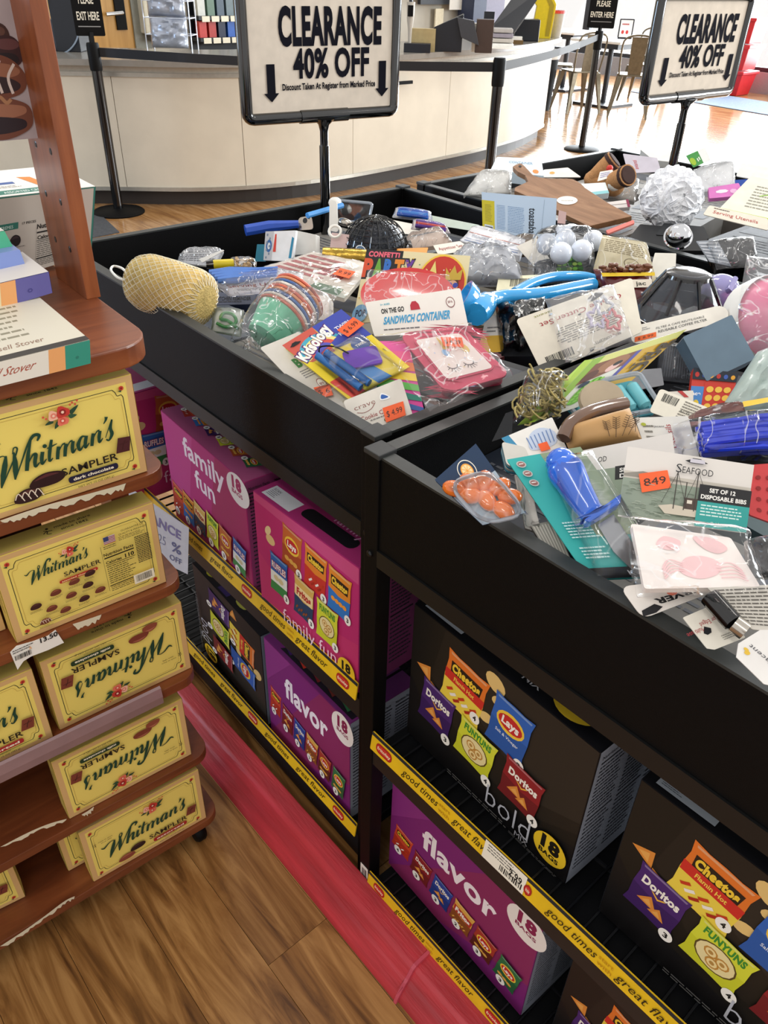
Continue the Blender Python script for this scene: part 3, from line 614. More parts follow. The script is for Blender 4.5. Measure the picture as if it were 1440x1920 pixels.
def candy_front(kind):
    A = Art(.0004)
    A.rect(.5, .5, 213.5, 139.5, TAN); A.rect(9, 8, 205, 132, '#ead36c')
    for ins, wd, col in ((15, .9, '#2c3327'), (18.5, .4, '#b89a4a')):
        A.stroke([(ins + 12, ins - 1), (214 - ins - 12, ins - 1)], wd, col); A.stroke([(ins + 12, 141 - ins), (214 - ins - 12, 141 - ins)], wd, col)
        A.stroke([(ins, ins + 12), (ins, 140 - ins - 12)], wd, col); A.stroke([(214 - ins, ins + 12), (214 - ins, 140 - ins - 12)], wd, col)
        for sx, sy in ((0, 0), (1, 0), (0, 1), (1, 1)):
            X = lambda v: (214 - v) if sx else v
            Y = lambda v: (140 - v) if sy else v
            A.stroke([(X(ins), Y(ins + 12)), (X(ins + 2), Y(ins + 8)), (X(ins + 7), Y(ins + 8)), (X(ins + 9), Y(ins + 3)), (X(ins + 12), Y(ins - 1))], wd, col)
    for X, Y in ((16, 14), (198, 14), (16, 126), (198, 126)): A.ell(X, Y, 3.2, None, '#c23b2e', 8); A.ell(X, Y, 1.3, None, '#7d1f1c', 8); A.poly([(X - 5, Y - 3), (X - 1, Y - 5), (X, Y - 2)], '#2c4a30')
    if kind == 'back':
        script_name(A, 36, 88, 11); A.text('SAMPLER', 78, 78, 50, 7, '#222018', .01); flower(A, 92, 114, .62)
        A.poly(rrect(70, 70, 122, 75, 2), '#b5322a'); A.text('assorted chocolates', 73, 71.2, 46, 2.6, '#f2dca0', .02)
        for i, (x, y) in enumerate(((34, 50), (62, 60), (88, 66), (110, 70), (52, 38), (80, 47), (104, 53), (40, 22), (68, 28), (95, 34), (118, 38))): praline(A, x, y, 7.5, 4.5, '#6d3527' if i % 3 else '#3a1c1a', '#95553c' if i % 3 else '#5a322c', i == 7); A.lines(x - 9, y - 10, x + 9, y - 6.5, 2, '#5c5230')
        A.rect(136, 106, 152, 118, '#c9c3cc'); [A.rect(136, 106 + k * 2.4, 152, 107.2 + k * 2.4, '#a8483c') for k in range(5)]; A.rect(136, 111, 143, 118, '#34406e')
        A.lines(134, 98, 154, 104, 2, '#39341f'); A.text('GUARANTEE OF', 161, 118, 32, 3, '#39341f'); A.text('QUALITY & FRESHNESS', 157, 113, 40, 3, '#39341f'); A.lines(156, 104, 196, 111, 3, '#4b4428')
        A.text('Nutrition Facts', 132, 88, 42, 5, '#161409', .03); A.rect(132, 84, 174, 86, '#161409'); A.text('Calories', 133, 75, 22, 4.5, '#161409', .03); A.text('110', 160, 75, 13, 6, '#161409', .04); A.rect(132, 72.5, 174, 73.5, '#161409'); A.lines(133, 40, 174, 71, 9, '#3c3620'); A.rect(132, 37, 174, 38.5, '#161409'); A.lines(133, 27, 174, 36, 3, '#3c3620')
        A.lines(177, 56, 198, 102, 16, '#4c452a', .6, .02); A.rect(166, 24, 196, 40, '#efe7cf'); A.bars(169, 27, 193, 38, 26)
        A.stroke([(130, 106), (130, 30)], .5, '#5a5230'); return A
    ym = 50
    script_name(A, 34, ym, 20.5)
    if kind in ('milk', 'milk2'): praline(A, 55, 20, 12, 7, '#8f4a35', '#b06a50'); praline(A, 74, 30, 16, 7, '#7d3b2b', '#a5604a')
    elif kind == 'dark': praline(A, 62, 22, 17, 9, '#2d1618', '#5a3430', True); praline(A, 88, 36, 22, 9, '#2a1114', '#55282a')
    else: praline(A, 62, 22, 15, 7, '#8a4534', '#ad6650'); praline(A, 84, 34, 14, 7, '#2a1416', '#4e2c2c')
    A.text('SAMPLER', 106, 33, 72, 10.5, '#221d14', .015)
    pc_ = {'milk': '#1f3a24', 'milk2': '#1f3a24', 'dark': '#1d1d3a', 'mix': '#a8262a'}[kind]; pt_ = {'milk': 'milk chocolate', 'milk2': 'milk chocolate', 'dark': 'dark chocolate', 'mix': 'assorted'}[kind]
    A.poly(rrect(112, 20, 176, 29, 3.5), pc_); A.text(pt_, 118, 22.5, 52, 4.2, '#f3ead2', .03)
    A.text('assortment', 132, 15.5, 24, 2.4, '#3a331c'); A.text('NET WT 10 OZ (283 g)', 122, 10.3, 46, 2.8, '#3a331c')
    flower(A, 122, 112, 1.0); brownie(A, 187, 52, 11, '#4a2024' if kind == 'dark' else '#7a3a2c')
    A.text('made to share', 24, 98, 24, 3, '#39341f'); A.text('since 1842', 28, 93, 18, 3, '#39341f')
    A.stroke([(14, 96), (17, 99), (20, 97)], .9, '#23301f'); A.stroke([(15, 93), (18, 96), (19, 92)], .9, '#23301f'); return A
def candy_top(flip):
    A = Art(.0004); A.rect(.5, .5, 213.5, 31.5, '#c9b45e'); A.rect(.5, .5, 213.5, 4, TAN)
    A.text('made to share', 86, 17, 48, 5, '#4a442c', .01); A.text('since 1842', 92, 9, 36, 5, '#4a442c', .01); A.stroke([(70, 12), (75, 15), (82, 14)], 1.2, '#3c3a28'); A.stroke([(72, 18), (76, 15), (74, 10), (79, 8)], 1.2, '#3c3a28'); A.ell(77, 20, 2, None, '#3c3a28', 8)
    return A
def boxcorners(BR, a, w, h, d, roll=0.0):
    u = Vector((math.sin(a), math.cos(a), 0)); nn = Vector((math.cos(a), -math.sin(a), 0)); B = Vector(BR)
    up = Vector((0, 0, 1)); return [B - u * w, B, B - nn * d, B - u * w - nn * d, B - u * w + up * h, B + up * h, B - nn * d + up * h, B - u * w - nn * d + up * h]
def printed_box(name, label, cat, c, m, front=None, top=None, left=None, right=None, dims=(1, 1, 1), flip=False, group=None, flap=True, topflip=None):
    "c: 8 corners - bottom FL FR BR BL, top FL FR BR BL (front face = FL-FR)"
    base = (c[0] + c[1] + c[2] + c[3]) / 4; t = thing(name, label, cat, tuple(base), group)
    MB().hexa(c).build('carton', m, t, bevel=.0012)
    W, H, D = dims
    F = Fr(c[0], c[1], c[5], c[4], W, H)
    if front: front.build(F.flip() if flip else F, t, 'front_artwork')
    if top:
        G = Fr(c[4], c[5], c[6], c[7], W, D); top.build(G.flip() if (flip if topflip is None else topflip) else G, t, 'top_artwork')
    if right: right.build(Fr(c[1], c[2], c[6], c[5], D, H), t, 'side_artwork')
    if left: left.build(Fr(c[3], c[0], c[4], c[7], D, H), t, 'side_artwork')
    return t, F
def side_tan(): A = Art(.0004); A.rect(.4, .5, 31.6, 139.5, '#ddc266'); A.lines(6, 40, 26, 100, 8, '#7a6a3a'); return A
WG = 'yellow candy boxes on the stepped shelves'
def candy(BR, a, kind, flip, label, w=.214):
    return printed_box('candy_box', label, 'candy box', boxcorners(BR, math.radians(a), w, .140, .036), YEL, candy_front(kind), candy_top(flip), side_tan(), side_tan(), (214, 140, 32), flip, WG)
candy((-.243, -.189, .8585), 3, 'dark', False, 'big yellow dark chocolate sampler box on the topmost candy shelf')
candy((-.245, -.188, .6665), 2.6, 'back', False, 'yellow candy box turned to show its nutrition facts back')
candy((-.251, -.168, .4715), 3, 'milk', True, 'upside-down yellow milk chocolate box standing behind the mauve price channel')
candy((-.248, -.194, .2785), 3.4, 'milk2', True, 'upside-down yellow milk chocolate box alone on the fourth shelf')
candy((-.240, -.190, .1005), 4, 'mix', False, 'yellow sampler box standing upright on the lowest rack shelf')
p = rackpt((96, 1369), .008); candy((p.x, p.y, .4715), 3, 'mix', False, 'yellow sampler box with red band at the left edge on the third shelf')
p = rackpt((24, 1208), .03); candy((p.x - .012, p.y, .6665), 3, 'mix', False, 'yellow box peeking out behind the nutrition facts box')
candy((-.287, -.215, .1005), 4, 'mix', False, 'yellow box tucked behind the lowest rack shelf box')
p = rackpt((22, 1620), .05); candy((p.x, p.y, .1005), 8, 'mix', False, 'yellow box barely showing at the far left of the lowest shelf')
# ------------------------------------------------------------------ boxes on the top shelf
def pxbox(name, label, px, p0, nn, depth, m, front=None, top=None, right=None, dims=(1, 1, 1), cat='box', tilt=0, group=None):
    nn = Vector(nn).normalized(); f = [onp(q_, p0, nn) for q_ in px]; bk = -nn * depth + Vector((0, 0, tilt))
    c = [f[0], f[1], f[1] + bk, f[0] + bk, f[3], f[2], f[2] + bk, f[3] + bk]
    return printed_box(name, label, cat, c, m, front, top, None, right, dims)
CARDW = mat('white_box_card', '#dcd5c8', .4, 0, .03, 10)
# white and teal flat box
A = Art(); A.rect(0, 0, 1, 1, '#d6cfc2'); A.rect(.72, 0, .83, 1, '#d9995f'); A.rect(.83, 0, 1, 1, '#2f8571'); A.text('Russell Stover', .20, .38, .42, .36, '#a04a38', 0, shear=.1); A.ell(.91, .4, .012, .07, '#276f5f', 6)
T_ = Art(); T_.rect(0, 0, 1, 1, '#cfc8b6'); T_.lines(.3, .25, .8, .85, 7, '#8a8470'); T_.rect(.0, 0, 1, .07, '#3a3531'); T_.text('Russell Stover', .35, .14, .4, .07, '#8a6a58', 0, shear=.2)
p0 = on((170, 681), TOPZ); pxbox('candy_box', 'flat white candy box with orange and teal end on the top rack shelf', ((-130, 757), (170, 681), (168, 637), (-130, 710)), p0, RN, .185, CARDW, A, T_, group='flat gift boxes on the top rack shelf')
R_ = Art(); R_.rect(0, 0, 1, 1, '#39408c')
A = Art(); A.rect(0, 0, 1, 1, '#5a5590'); A.rect(0, 0, .5, 1, '#d9c9a0'); A.rect(.48, 0, .64, 1, '#d99a60'); A.ell(.78, .4, .03, .1, '#3f3a78', 6); A.ell(.78, .4, .012, .04, '#5a5590', 6)
T2 = Art(); T2.rect(0, 0, 1, 1, '#dcd6cf')
pp = on((97, 551), TOPZ + .03); p0b = Vector((p0.x - .205, p0.y, 0))
pxbox('candy_box', 'purple flat candy box with an orange band on the rack shelf', ((-90, 606), (98, 549), (91, 510), (-90, 552)), pp, RN, .10, solid('#4d55a0', .4), A, T2, R_)
A = Art(); A.rect(0, 0, 1, 1, '#7a8cc4'); A.text('x', .6, .3, .05, .3, '#a9b6dd')
pp2 = onp((50, 505), pp - RN * .05, RN)
pxbox('candy_box', 'pale blue candy box resting on the purple box', ((-90, 540), (50, 505), (37, 468), (-90, 492)), pp2, RN, .05, solid('#7f90c8', .35), A, None, None)
A = Art(); A.rect(0, 0, 1, 1, '#4fae86'); A.text('k', .6, .3, .08, .4, '#9fdcc0')
pxbox('candy_box', 'green candy box on top of the pale blue box', ((-90, 488), (27, 467), (8, 433), (-90, 450)), pp2 - RN * .02, RN, .04, solid('#55b48c', .35), A, T2, None)
# large white box of cremes
A = Art(); A.rect(0, 0, 1, 1, '#b3a99d'); A.rect(.985, 0, 1, 1, '#2c6f62'); A.rect(0, .985, 1, 1, '#2c6f62'); A.rect(.2, .6, .38, .68, '#2d6a5c'); A.text('CREMES', .24, .615, .1, .04, '#c8dcd0'); A.text('17 PIECES', .41, .64, .11, .03, '#3b3733', .02)
A.text('Nutrition Facts', .53, .55, .28, .06, '#1d1b19', .03); A.rect(.53, .49, .85, .51, '#1d1b19'); A.text('Calories', .535, .41, .14, .05, '#1d1b19', .02); A.rect(.53, .39, .85, .397, '#1d1b19'); A.lines(.535, .17, .84, .38, 8, '#5a534b'); A.rect(.53, .15, .85, .165, '#1d1b19'); A.lines(.535, .05, .84, .14, 4, '#5a534b'); A.stroke([(.525, .57), (.525, .03)], .002, '#6a635a')
praline(A, .355, .46, .045, .07, '#1d1416', '#37282a'); praline(A, .37, .22, .05, .07, '#3a2020', '#5e3838'); A.lines(.29, .36, .44, .38, 1, '#4a443c'); A.lines(.3, .11, .45, .14, 1, '#4a443c')
T3 = Art(); T3.rect(0, 0, 1, 1, '#f2efe8'); T3.rect(.1, .06, .7, .2, '#2f7d6c'); T3.text('ASSORTED CREMES', .3, .09, .36, .07, '#dfe9e2', .02); T3.rect(.2, .42, .48, .5, '#3f5f9f'); T3.poly([(.62, .28), (.7, .28), (.66, .62), (.56, .66)], '#e08a3c'); T3.lines(.25, .27, .55, .36, 2, '#a9a49a')
R3 = Art(); R3.rect(0, 0, 1, 1, '#2c6f62')
pw0 = on((60, 514), TOPZ + .002)
pxbox('candy_box', 'large white box of assorted cremes behind the upright rack post', ((-60, 545), (171, 476), (179, 350), (-60, 377)), pw0, RN, .17, CARDW, A, T3, R3)
pst = thing('chocolate_poster', 'poster photo of four chocolates on pale mauve above the white box', 'poster', tuple(pw0 - RN * .12 + ZV * .2))
pp = RL(0, tA + .07, 1.2)
fr = Fr(*[onp(q_, pp, RN) for q_ in ((-220, 283), (82, 258), (38, -18), (-220, -10))], 302, 268)
slab(pst, fr, .004, mat('poster_card', '#a79a9c', .4), 'poster_board', .002)
A = Art()
def choc(P, c, hi, lo):
    A.poly(smooth(P, 5, True), c); cx = sum(p[0] for p in P) / len(P); cy = sum(p[1] for p in P) / len(P)
    A.poly(smooth([(cx + (p[0] - cx) * .8, cy + (p[1] - cy) * .35 + 12) for p in P], 4, True), hi); A.poly(smooth([(cx + (p[0] - cx) * .85 - 6, cy + (p[1] - cy) * .4 - 14) for p in P], 4, True), lo)
choc([(170, 200), (210, 218), (250, 212), (262, 190), (250, 165), (200, 160), (165, 170)], '#3b211c', '#5a3a30', '#241315')
choc([(230, 190), (262, 192), (282, 176), (284, 150), (262, 136), (232, 145), (224, 170)], '#35191b', '#5b3434', '#1d0f14')
choc([(175, 150), (215, 162), (258, 150), (284, 120), (276, 92), (240, 80), (190, 84), (165, 110)], '#6a3a28', '#8d5a42', '#2d1a1d')
A.stroke([(232, 150), (222, 125), (230, 90)], 6, '#c9b7ae'); A.stroke([(262, 142), (246, 118), (252, 88)], 6, '#c9b7ae')
choc([(170, 70), (205, 86), (250, 78), (282, 62), (284, 30), (262, 12), (220, 2), (170, 14)], '#6b3d2d', '#96634b', '#26181f')
A.stroke([(200, 78), (222, 84), (236, 72), (246, 78)], 7, '#a0714f'); A.build(fr, pst, 'poster_print')
# ================================================================== CHIP BOXES
def xf(cx, cy, r):
    c, s = math.cos(r), math.sin(r); return lambda p: (cx + p[0] * c - p[1] * s, cy + p[0] * s + p[1] * c)
def chip_(A, x, y, r, col='#e6c273', e=.7, rot=0):
    A.poly([(x + r * math.cos(t) * math.cos(rot) - r * e * math.sin(t) * math.sin(rot), y + r * math.cos(t) * math.sin(rot) + r * e * math.sin(t) * math.cos(rot)) for t in [2 * math.pi * k / 14 for k in range(14)]], col)
def tri_(A, x, y, s, rot=0, col='#d98a3a'):
    f = xf(x, y, rot); A.poly([f((-s, -s * .5)), f((s, -s * .6)), f((s * .1, s * .9))], col); A.poly([f((-s * .5, -s * .3)), f((s * .5, -s * .4)), f((0, s * .4))], '#e6a654')
def bag(A, cx, cy, w, h, rot, kind, num=None, npos=(.42, -.42)):
    f = xf(cx, cy, rot)
    def G(pts, col): A.poly([f((a * w, b * h)) for a, b in pts], col)
    def T(s, x, y, tw, th, col, bold=.03, sh=0): 
        o = f((x * w, y * h)); A.text(s, o[0], o[1], tw * w, th * h, col, bold, rot, sh)
    K = {'doritos': ('#47246b', '#38195a'), 'doritosred': ('#8e1f26', '#701a20'), 'doritosblue': ('#25439a', '#1d3580'), 'cheetoshot': ('#e2762a', '#ecd04a'), 'cheetos': ('#e0812a', '#c8352a'), 'puffs': ('#e08a2c', '#2f76c4'), 'funyuns': ('#d5d83a', '#c9cc2e'), 'lays': ('#2f62b8', '#2757a5'), 'laysbbq': ('#c8682e', '#a94a24'), 'ruffles': ('#2b66b0', '#3a8a48'), 'fritos': ('#e0a94a', '#8a4a22'), 'fritostwist': ('#d9b05a', '#27405f'), 'laysred': ('#a8362a', '#5c2018'), 'laysgreen': ('#2f7044', '#255c38'), 'cheetosred': ('#d0472a', '#b3301f')}[kind]
    G([(-.5, .5), (-.25, .47), (0, .48), (.25, .47), (.5, .5), (.46, .3), (.48, 0), (.46, -.3), (.5, -.5), (.25, -.47), (0, -.48), (-.25, -.47), (-.5, -.5), (-.46, -.3), (-.48, 0), (-.46, .3)], K[0])
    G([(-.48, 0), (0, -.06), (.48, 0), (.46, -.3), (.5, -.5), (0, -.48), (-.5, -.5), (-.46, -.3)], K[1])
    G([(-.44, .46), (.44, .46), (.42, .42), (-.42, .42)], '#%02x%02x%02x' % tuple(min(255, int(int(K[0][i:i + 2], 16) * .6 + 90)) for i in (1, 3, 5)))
    if kind.startswith('doritos'):
        T('Doritos', -.36, .12, .74, .17, '#f4efe4', .045); G([(-.14, .1), (.16, .1), (.02, 0)], '#e8b23c'); G([(-.09, .1), (.11, .1), (.02, .04)], K[0])
        for (a, b, s) in ((-.1, -.16, .2), (.12, -.24, .17)): tri_(A, *f((a * w, b * h)), s * w, rot)
    elif kind.startswith('cheetos'):
        if kind == 'cheetoshot': G([(-.48, .12), (.48, .12), (.47, -.06), (-.47, -.06)], '#cc2f25'); T('Flamin Hot', -.25, -.01, .5, .08, '#f2cf55', .02)
        G([(-.36, .12), (.36, .12), (.38, .32), (-.38, .32)], '#2a1c12'); T('Cheetos', -.34, .15, .68, .15, '#f2c93a', .06)
        for k in range(7): a = f(((-.3 + .1 * k) * w, (-.22 - .06 * (k % 3)) * h)); A.stroke([(a[0] - w * .06, a[1] - h * .03), a, (a[0] + w * .08, a[1] + h * .05)], w * .06, ('#c63c1e', '#f1eae0', '#a82a1a')[k % 3])
    elif kind == 'puffs':
        G([(-.36, .1), (.36, .1), (.38, .32), (-.38, .32)], '#2a1c12'); T('Cheetos', -.34, .14, .68, .15, '#f2c93a', .06)
        for k in range(4): chip_(A, *f(((-.25 + .17 * k) * w, -.2 * h)), w * .09, '#ef9a36', .8)
    elif kind == 'funyuns':
        T('FUNYUNS', -.36, .24, .72, .16, '#3b8a34', .05)
        for r_, c_ in ((.36, '#5e4a22'), (.33, '#e9d9a0'), ): A.poly([f((r_ * w * math.cos(t), -.08 * h + r_ * .9 * w * math.sin(t))) for t in [2 * math.pi * k / 16 for k in range(16)]], c_)
        for a, b in ((-.1, -.02), (.12, -.06), (0, -.2)):
            for r_, c_ in ((.12, '#c08a3c'), (.09, '#eed79a'), (.045, '#b58a46')): A.poly([f((a * w + r_ * w * math.cos(t), b * h + r_ * w * math.sin(t))) for t in [2 * math.pi * k / 10 for k in range(10)]], c_)
    elif kind.startswith('lays'):
        A.poly([f((.36 * w * math.cos(t), .1 * h + .2 * h * math.sin(t))) for t in [2 * math.pi * k / 16 for k in range(16)]], '#efc742')
        A.poly([f((.31 * w * math.cos(t), .1 * h + .14 * h * math.sin(t))) for t in [2 * math.pi * k / 16 for k in range(16)]], '#c4292a'); T('Lays', -.22, .04, .44, .14, '#f6f1e6', .04)
        if kind == 'lays': T('Salt & Vinegar', -.3, -.2, .6, .06, '#e6ecf6', .01)
        else:
            for a in (-.22, 0, .2): chip_(A, *f((a * w, -.28 * h)), w * .12, '#dba64a')
    elif kind == 'ruffles':
        G([(-.47, .02), (.47, .06), (.47, -.22), (-.47, -.26)], '#e9ece6'); G([(-.48, .3), (.48, .36), (.46, .12), (-.46, .06)], '#22549e'); T('RUFFLES', -.4, .12, .8, .17, '#c6312c', .07); T('RUFFLES', -.4, .125, .8, .16, '#f3f0ea', .02)
        for a in (-.14, .12): chip_(A, *f((a * w, -.1 * h)), w * .15, '#d8c99a')
    elif kind.startswith('fritos'):
        G([(-.42, -.02), (.42, -.02), (.46, .26), (-.46, .26)], '#f0d9a0' if kind == 'fritostwist' else '#b5352a'); T('Fritos', -.36, .04, .72, .18, '#b5302a' if kind == 'fritostwist' else '#f4efe4', .06)
        for k in range(6): a = f(((-.32 + .12 * k) * w, (-.3 - .05 * (k % 2)) * h)); A.stroke([(a[0] - w * .05, a[1] - h * .05), a, (a[0] + w * .05, a[1] + h * .04)], w * .06, '#8f4a22' if kind == 'fritostwist' else '#e0a94a')
    if num:
        x, y = f((npos[0] * w, npos[1] * h)); r_ = 9 if h > 50 else 6.5
        A.ell(x, y, r_ * .95, r_ * 1.05, '#f4f1ea'); A.text(str(num), x - r_ * .32, y - r_ * .45, r_ * .62, r_ * .9, '#1a1818', .04)
GRY = mat('grey_printed_side', '#6f7480', .5, 0, .1, 30)
def nutri_side(col='#747a86', W=200, H=245):
    A = Art(.0004); A.rect(.5, .5, W - .5, H - .5, col)
    for x in (8, 70, 134): A.text('Nutrition Facts', x, H - 18, 50, 6, '#1b1c22', .02); A.rect(x, H - 26, x + 54, H - 23, '#1b1c22'); A.lines(x, H - 120, x + 54, H - 30, 13, '#22242c', .4, .2); A.rect(x, H - 126, x + 54, H - 123, '#1b1c22'); A.lines(x, 20, x + 54, H - 130, 11, '#30323a', .35, .2)
    return A
def bold_front():
    A = Art(.0004); A.rect(.5, .5, 294.5, 244.5, '#0c0b0e')
    A.poly([(1, 120), (60, 50), (180, 30), (294, 75), (294, 244), (1, 244)], '#16130f'); A.poly([(40, 150), (120, 60), (230, 60), (294, 100), (294, 244), (60, 244)], '#1f1a15'); A.poly([(120, 150), (230, 90), (294, 120), (294, 244), (150, 244)], '#2a241e')
    tri_(A, 30, 150, 16, -.5); tri_(A, 46, 128, 13, .6); chip_(A, 147, 223, 17, '#e3c079', .75, -.5); chip_(A, 158, 200, 14, '#e3c079', .6, .4); chip_(A, 140, 158, 12, '#e3c079', .7, .4)
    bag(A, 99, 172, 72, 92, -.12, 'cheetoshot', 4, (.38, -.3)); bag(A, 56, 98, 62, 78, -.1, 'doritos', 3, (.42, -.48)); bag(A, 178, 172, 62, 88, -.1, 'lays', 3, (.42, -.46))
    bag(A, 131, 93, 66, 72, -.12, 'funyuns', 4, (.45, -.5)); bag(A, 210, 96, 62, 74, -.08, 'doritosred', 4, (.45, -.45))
    A.text('bold', 161, 17, 74, 40, '#b9bcc6', -.012); A.text('MIX', 214, 8, 22, 10, '#b9bcc6', 0)
    A.ell(267, 41, 25, 25, '#e8c22a', 28); A.text('18', 253, 38, 28, 22, '#14120c', .06); A.text('BAGS', 252, 26, 30, 8, '#14120c', .04); A.lines(90, 3, 200, 12, 2, '#6a6a6a', .4, .1); A.lines(205, 2, 290, 7, 2, '#6a6a6a', .4, .1); return A
def bold_top(W=295, D=200):
    A = Art(.0004); A.rect(.5, .5, W - .5, D - .5, '#08080f'); A.rect(12, 8, 78, 34, '#aeb6c0'); A.text('UNLOCK', 16, 24, 22, 5, '#3a4048', .01); A.lines(16, 11, 40, 22, 4, '#4a5058'); 
    A.text('bold', 120, 30, 70, 30, '#9a9da8', -.01); A.text('MIX', 172, 14, 26, 11, '#c8cad2', .01); A.ell(240, 40, 32, 32, '#d8b628', 24); A.text('BAGS', 222, 24, 38, 11, '#14120c', .03); A.text('18', 226, 40, 30, 22, '#14120c', .05); return A
def fam_row(A, xs, y, dx=0, kinds=None, s=1.0, nums=None):
    for i, (x, k) in enumerate(zip(xs, kinds)): bag(A, x, y[i] if isinstance(y, (list, tuple)) else y, 42 * s, 64 * s, -.15, k, (nums or [3] * 9)[i], (-.1, -.5))
def fam1_front():
    A = Art(.0004); A.rect(.5, .5, 294.5, 244.5, '#b32a78'); A.poly([(150, 60), (294, 20), (294, 244), (200, 244)], '#a3245f'); A.poly([(1, 90), (70, 60), (120, 244), (1, 244)], '#be4089')
    A.text('family', 78, 190, 148, 42, '#f2e6f0', .02); A.text('fun', 112, 140, 72, 40, '#f2e6f0', .02)
    A.ell(272, 218, 36, 30, '#e6dfdb', 28); A.text('18', 254, 218, 30, 22, '#a2245c', .07); A.text('BAGS', 252, 206, 34, 8, '#a2245c', .03)
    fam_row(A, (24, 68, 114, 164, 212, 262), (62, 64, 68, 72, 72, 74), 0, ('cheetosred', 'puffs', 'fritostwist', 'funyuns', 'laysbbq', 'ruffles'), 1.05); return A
def fam_top(W=295, D=200):
    A = Art(.0004); A.rect(.5, .5, W - .5, D - .5, '#a8517f'); 
    for i, k in enumerate(('cheetosred', 'puffs', 'doritos', 'funyuns', 'laysbbq', 'laysgreen')): bag(A, 40 + i * 43, 50, 30, 34, -.3, k, 3, (-.5, -.3))
    A.poly(rrect(95, 62, 215, 92, 14), '#120c18'); return A
def fam2_front():
    A = Art(.0004); A.rect(.5, .5, 294.5, 244.5, '#bb2a6e'); A.poly([(1, 1), (294, 1), (294, 100), (120, 70), (1, 130)], '#c2336e'); A.poly([(1, 244), (294, 244), (294, 215), (1, 230)], '#c84b80')
    chip_(A, 46, 172, 14, '#e3c58a'); chip_(A, 40, 188, 12, '#ead2a0', .6, .8)
    bag(A, 112, 184, 58, 82, -.12, 'laysbbq', 3, (.4, -.42)); bag(A, 180, 178, 62, 82, -.1, 'cheetos', 3, (.42, -.45)); bag(A, 246, 172, 60, 84, -.08, 'puffs', 3, (.42, -.42))
    bag(A, 70, 112, 54, 80, -.08, 'ruffles', 3, (.44, -.44)); bag(A, 146, 104, 58, 80, -.1, 'fritostwist', 3, (.42, -.42)); bag(A, 214, 96, 60, 78, -.06, 'funyuns', 3, (.42, -.42))
    A.text('family fun', 80, 26, 160, 30, '#f6d7e8', -.008); A.text('MIX', 218, 12, 26, 10, '#f6d7e8'); A.ell(268, 34, 24, None, '#e8c22a', 24); A.text('18', 256, 32, 24, 18, '#14120c', .05); return A
def fam2_top():
    A = Art(.0004); A.rect(.5, .5, 294.5, 199.5, '#9c2a68'); A.rect(14, 8, 96, 42, '#c9ccd4'); A.text('SCAN', 20, 30, 20, 6, '#4a5058', .01); A.lines(20, 12, 46, 28, 4, '#4a5058'); A.poly(rrect(110, 18, 250, 46, 13), '#0e0a12'); A.text('family', 165, 50, 80, 26, '#d9a0c4', 0); return A
def flavor_front():
    A = Art(.0004); A.rect(.5, .5, 294.5, 244.5, '#7d2472'); A.poly([(1, 1), (120, 1), (294, 90), (294, 244), (200, 244)], '#8a2a5e'); A.poly([(1, 140), (100, 244), (1, 244)], '#8c3080')
    A.text('flavor', 72, 148, 152, 50, '#f4ecf2', .03)
    A.ell(272, 215, 34, 34, '#f0e9e4', 28); A.text('18', 256, 214, 32, 24, '#8a1f4e', .06); A.text('BAGS', 254, 202, 36, 8, '#8a1f4e', .03)
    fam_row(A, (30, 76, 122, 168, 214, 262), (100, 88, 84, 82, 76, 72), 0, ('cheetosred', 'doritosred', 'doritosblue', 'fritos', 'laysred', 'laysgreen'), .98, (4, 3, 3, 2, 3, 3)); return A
def flavor_top():
    A = Art(.0004); A.rect(.5, .5, 294.5, 199.5, '#6a2468')
    A.poly([(50, 10), (290, 10), (290, 90), (90, 90)], '#15101c')
    for i, k in enumerate(('doritos', 'cheetosred', 'doritosred', 'laysred', 'laysgreen')): bag(A, 70 + i * 48, 40, 34, 44, -.3, k, 3, (-.5, -.2))
    return A
def chips(x, y, z, fA, tA, m, sideA, label, w=.295, h=.245, d=.19, a=90, group=None, TT=None, ny=1):
    a = math.radians(a); c = boxcorners((x + w, y, z), a, w, h, d)
    return printed_box('chip_multipack_box', label, 'chip box', c, m, fA, tA, sideA, sideA, (295, 245, 200), False, group or 'chip multipack boxes on the wire shelves')
PINK = mat('magenta_box_card', '#b02c74', .36, 0, .03, 10); PURP = mat('purple_box_card', '#742468', .4, 0, .03, 10); BLKB = mat('black_box_card', '#0b0b10', .35, 0, .05, 10)
NS = nutri_side('#666c78'); NL = nutri_side('#8d93a0')
def pchips(BLp, BRp, z, h, d, fA, tA, m, sA, label, wfix=None, ang=None):
    P = on(BLp, z); Q = on(BRp, z); P.z = Q.z = z
    if wfix: e = Vector((math.cos(ang), math.sin(ang), 0)) if ang is not None else (Q - P).normalized(); Q = P + e * wfix
    e = (Q - P); bk = Vector((-e.y, e.x, 0)).normalized() * d; up = Vector((0, 0, h))
    return printed_box('chip_multipack_box', label, 'chip box', [P, Q, Q + bk, P + bk, P + up, Q + up, Q + bk + up, P + bk + up], m, fA, tA, sA, sA, (295, 245, 200), False, 'chip multipack boxes on the wire shelves')
A_ = bold_front(); A_.v = [(295 * v / 245, 245 * (1 - u / 295), hh) for (u, v, hh) in A_.v]
RT = Art(.0004); RT.rect(.5, .5, 294.5, 199.5, '#0a0a12'); RT.ell(60, 20, 16, 12, '#c9c42e', 10); RT.ell(190, 20, 20, 8, '#b8b84a', 10); RT.rect(110, 5, 150, 25, '#3a2a6a')
R = math.radians
pchips((332, 972), (491, 1140), .4702, .250, .16, fam1_front(), fam_top(), PINK, nutri_side('#8a3a6a'), 'pink family fun chip box with a row of small bags along its bottom', .315, R(-3.2))
pchips((493, 1142), (663, 1268), .4702, .252, .18, fam2_front(), fam2_top(), PINK, nutri_side('#8a3a6a'), 'pink family fun mix chip box with six large bags next to the middle post', .262, R(1.0))
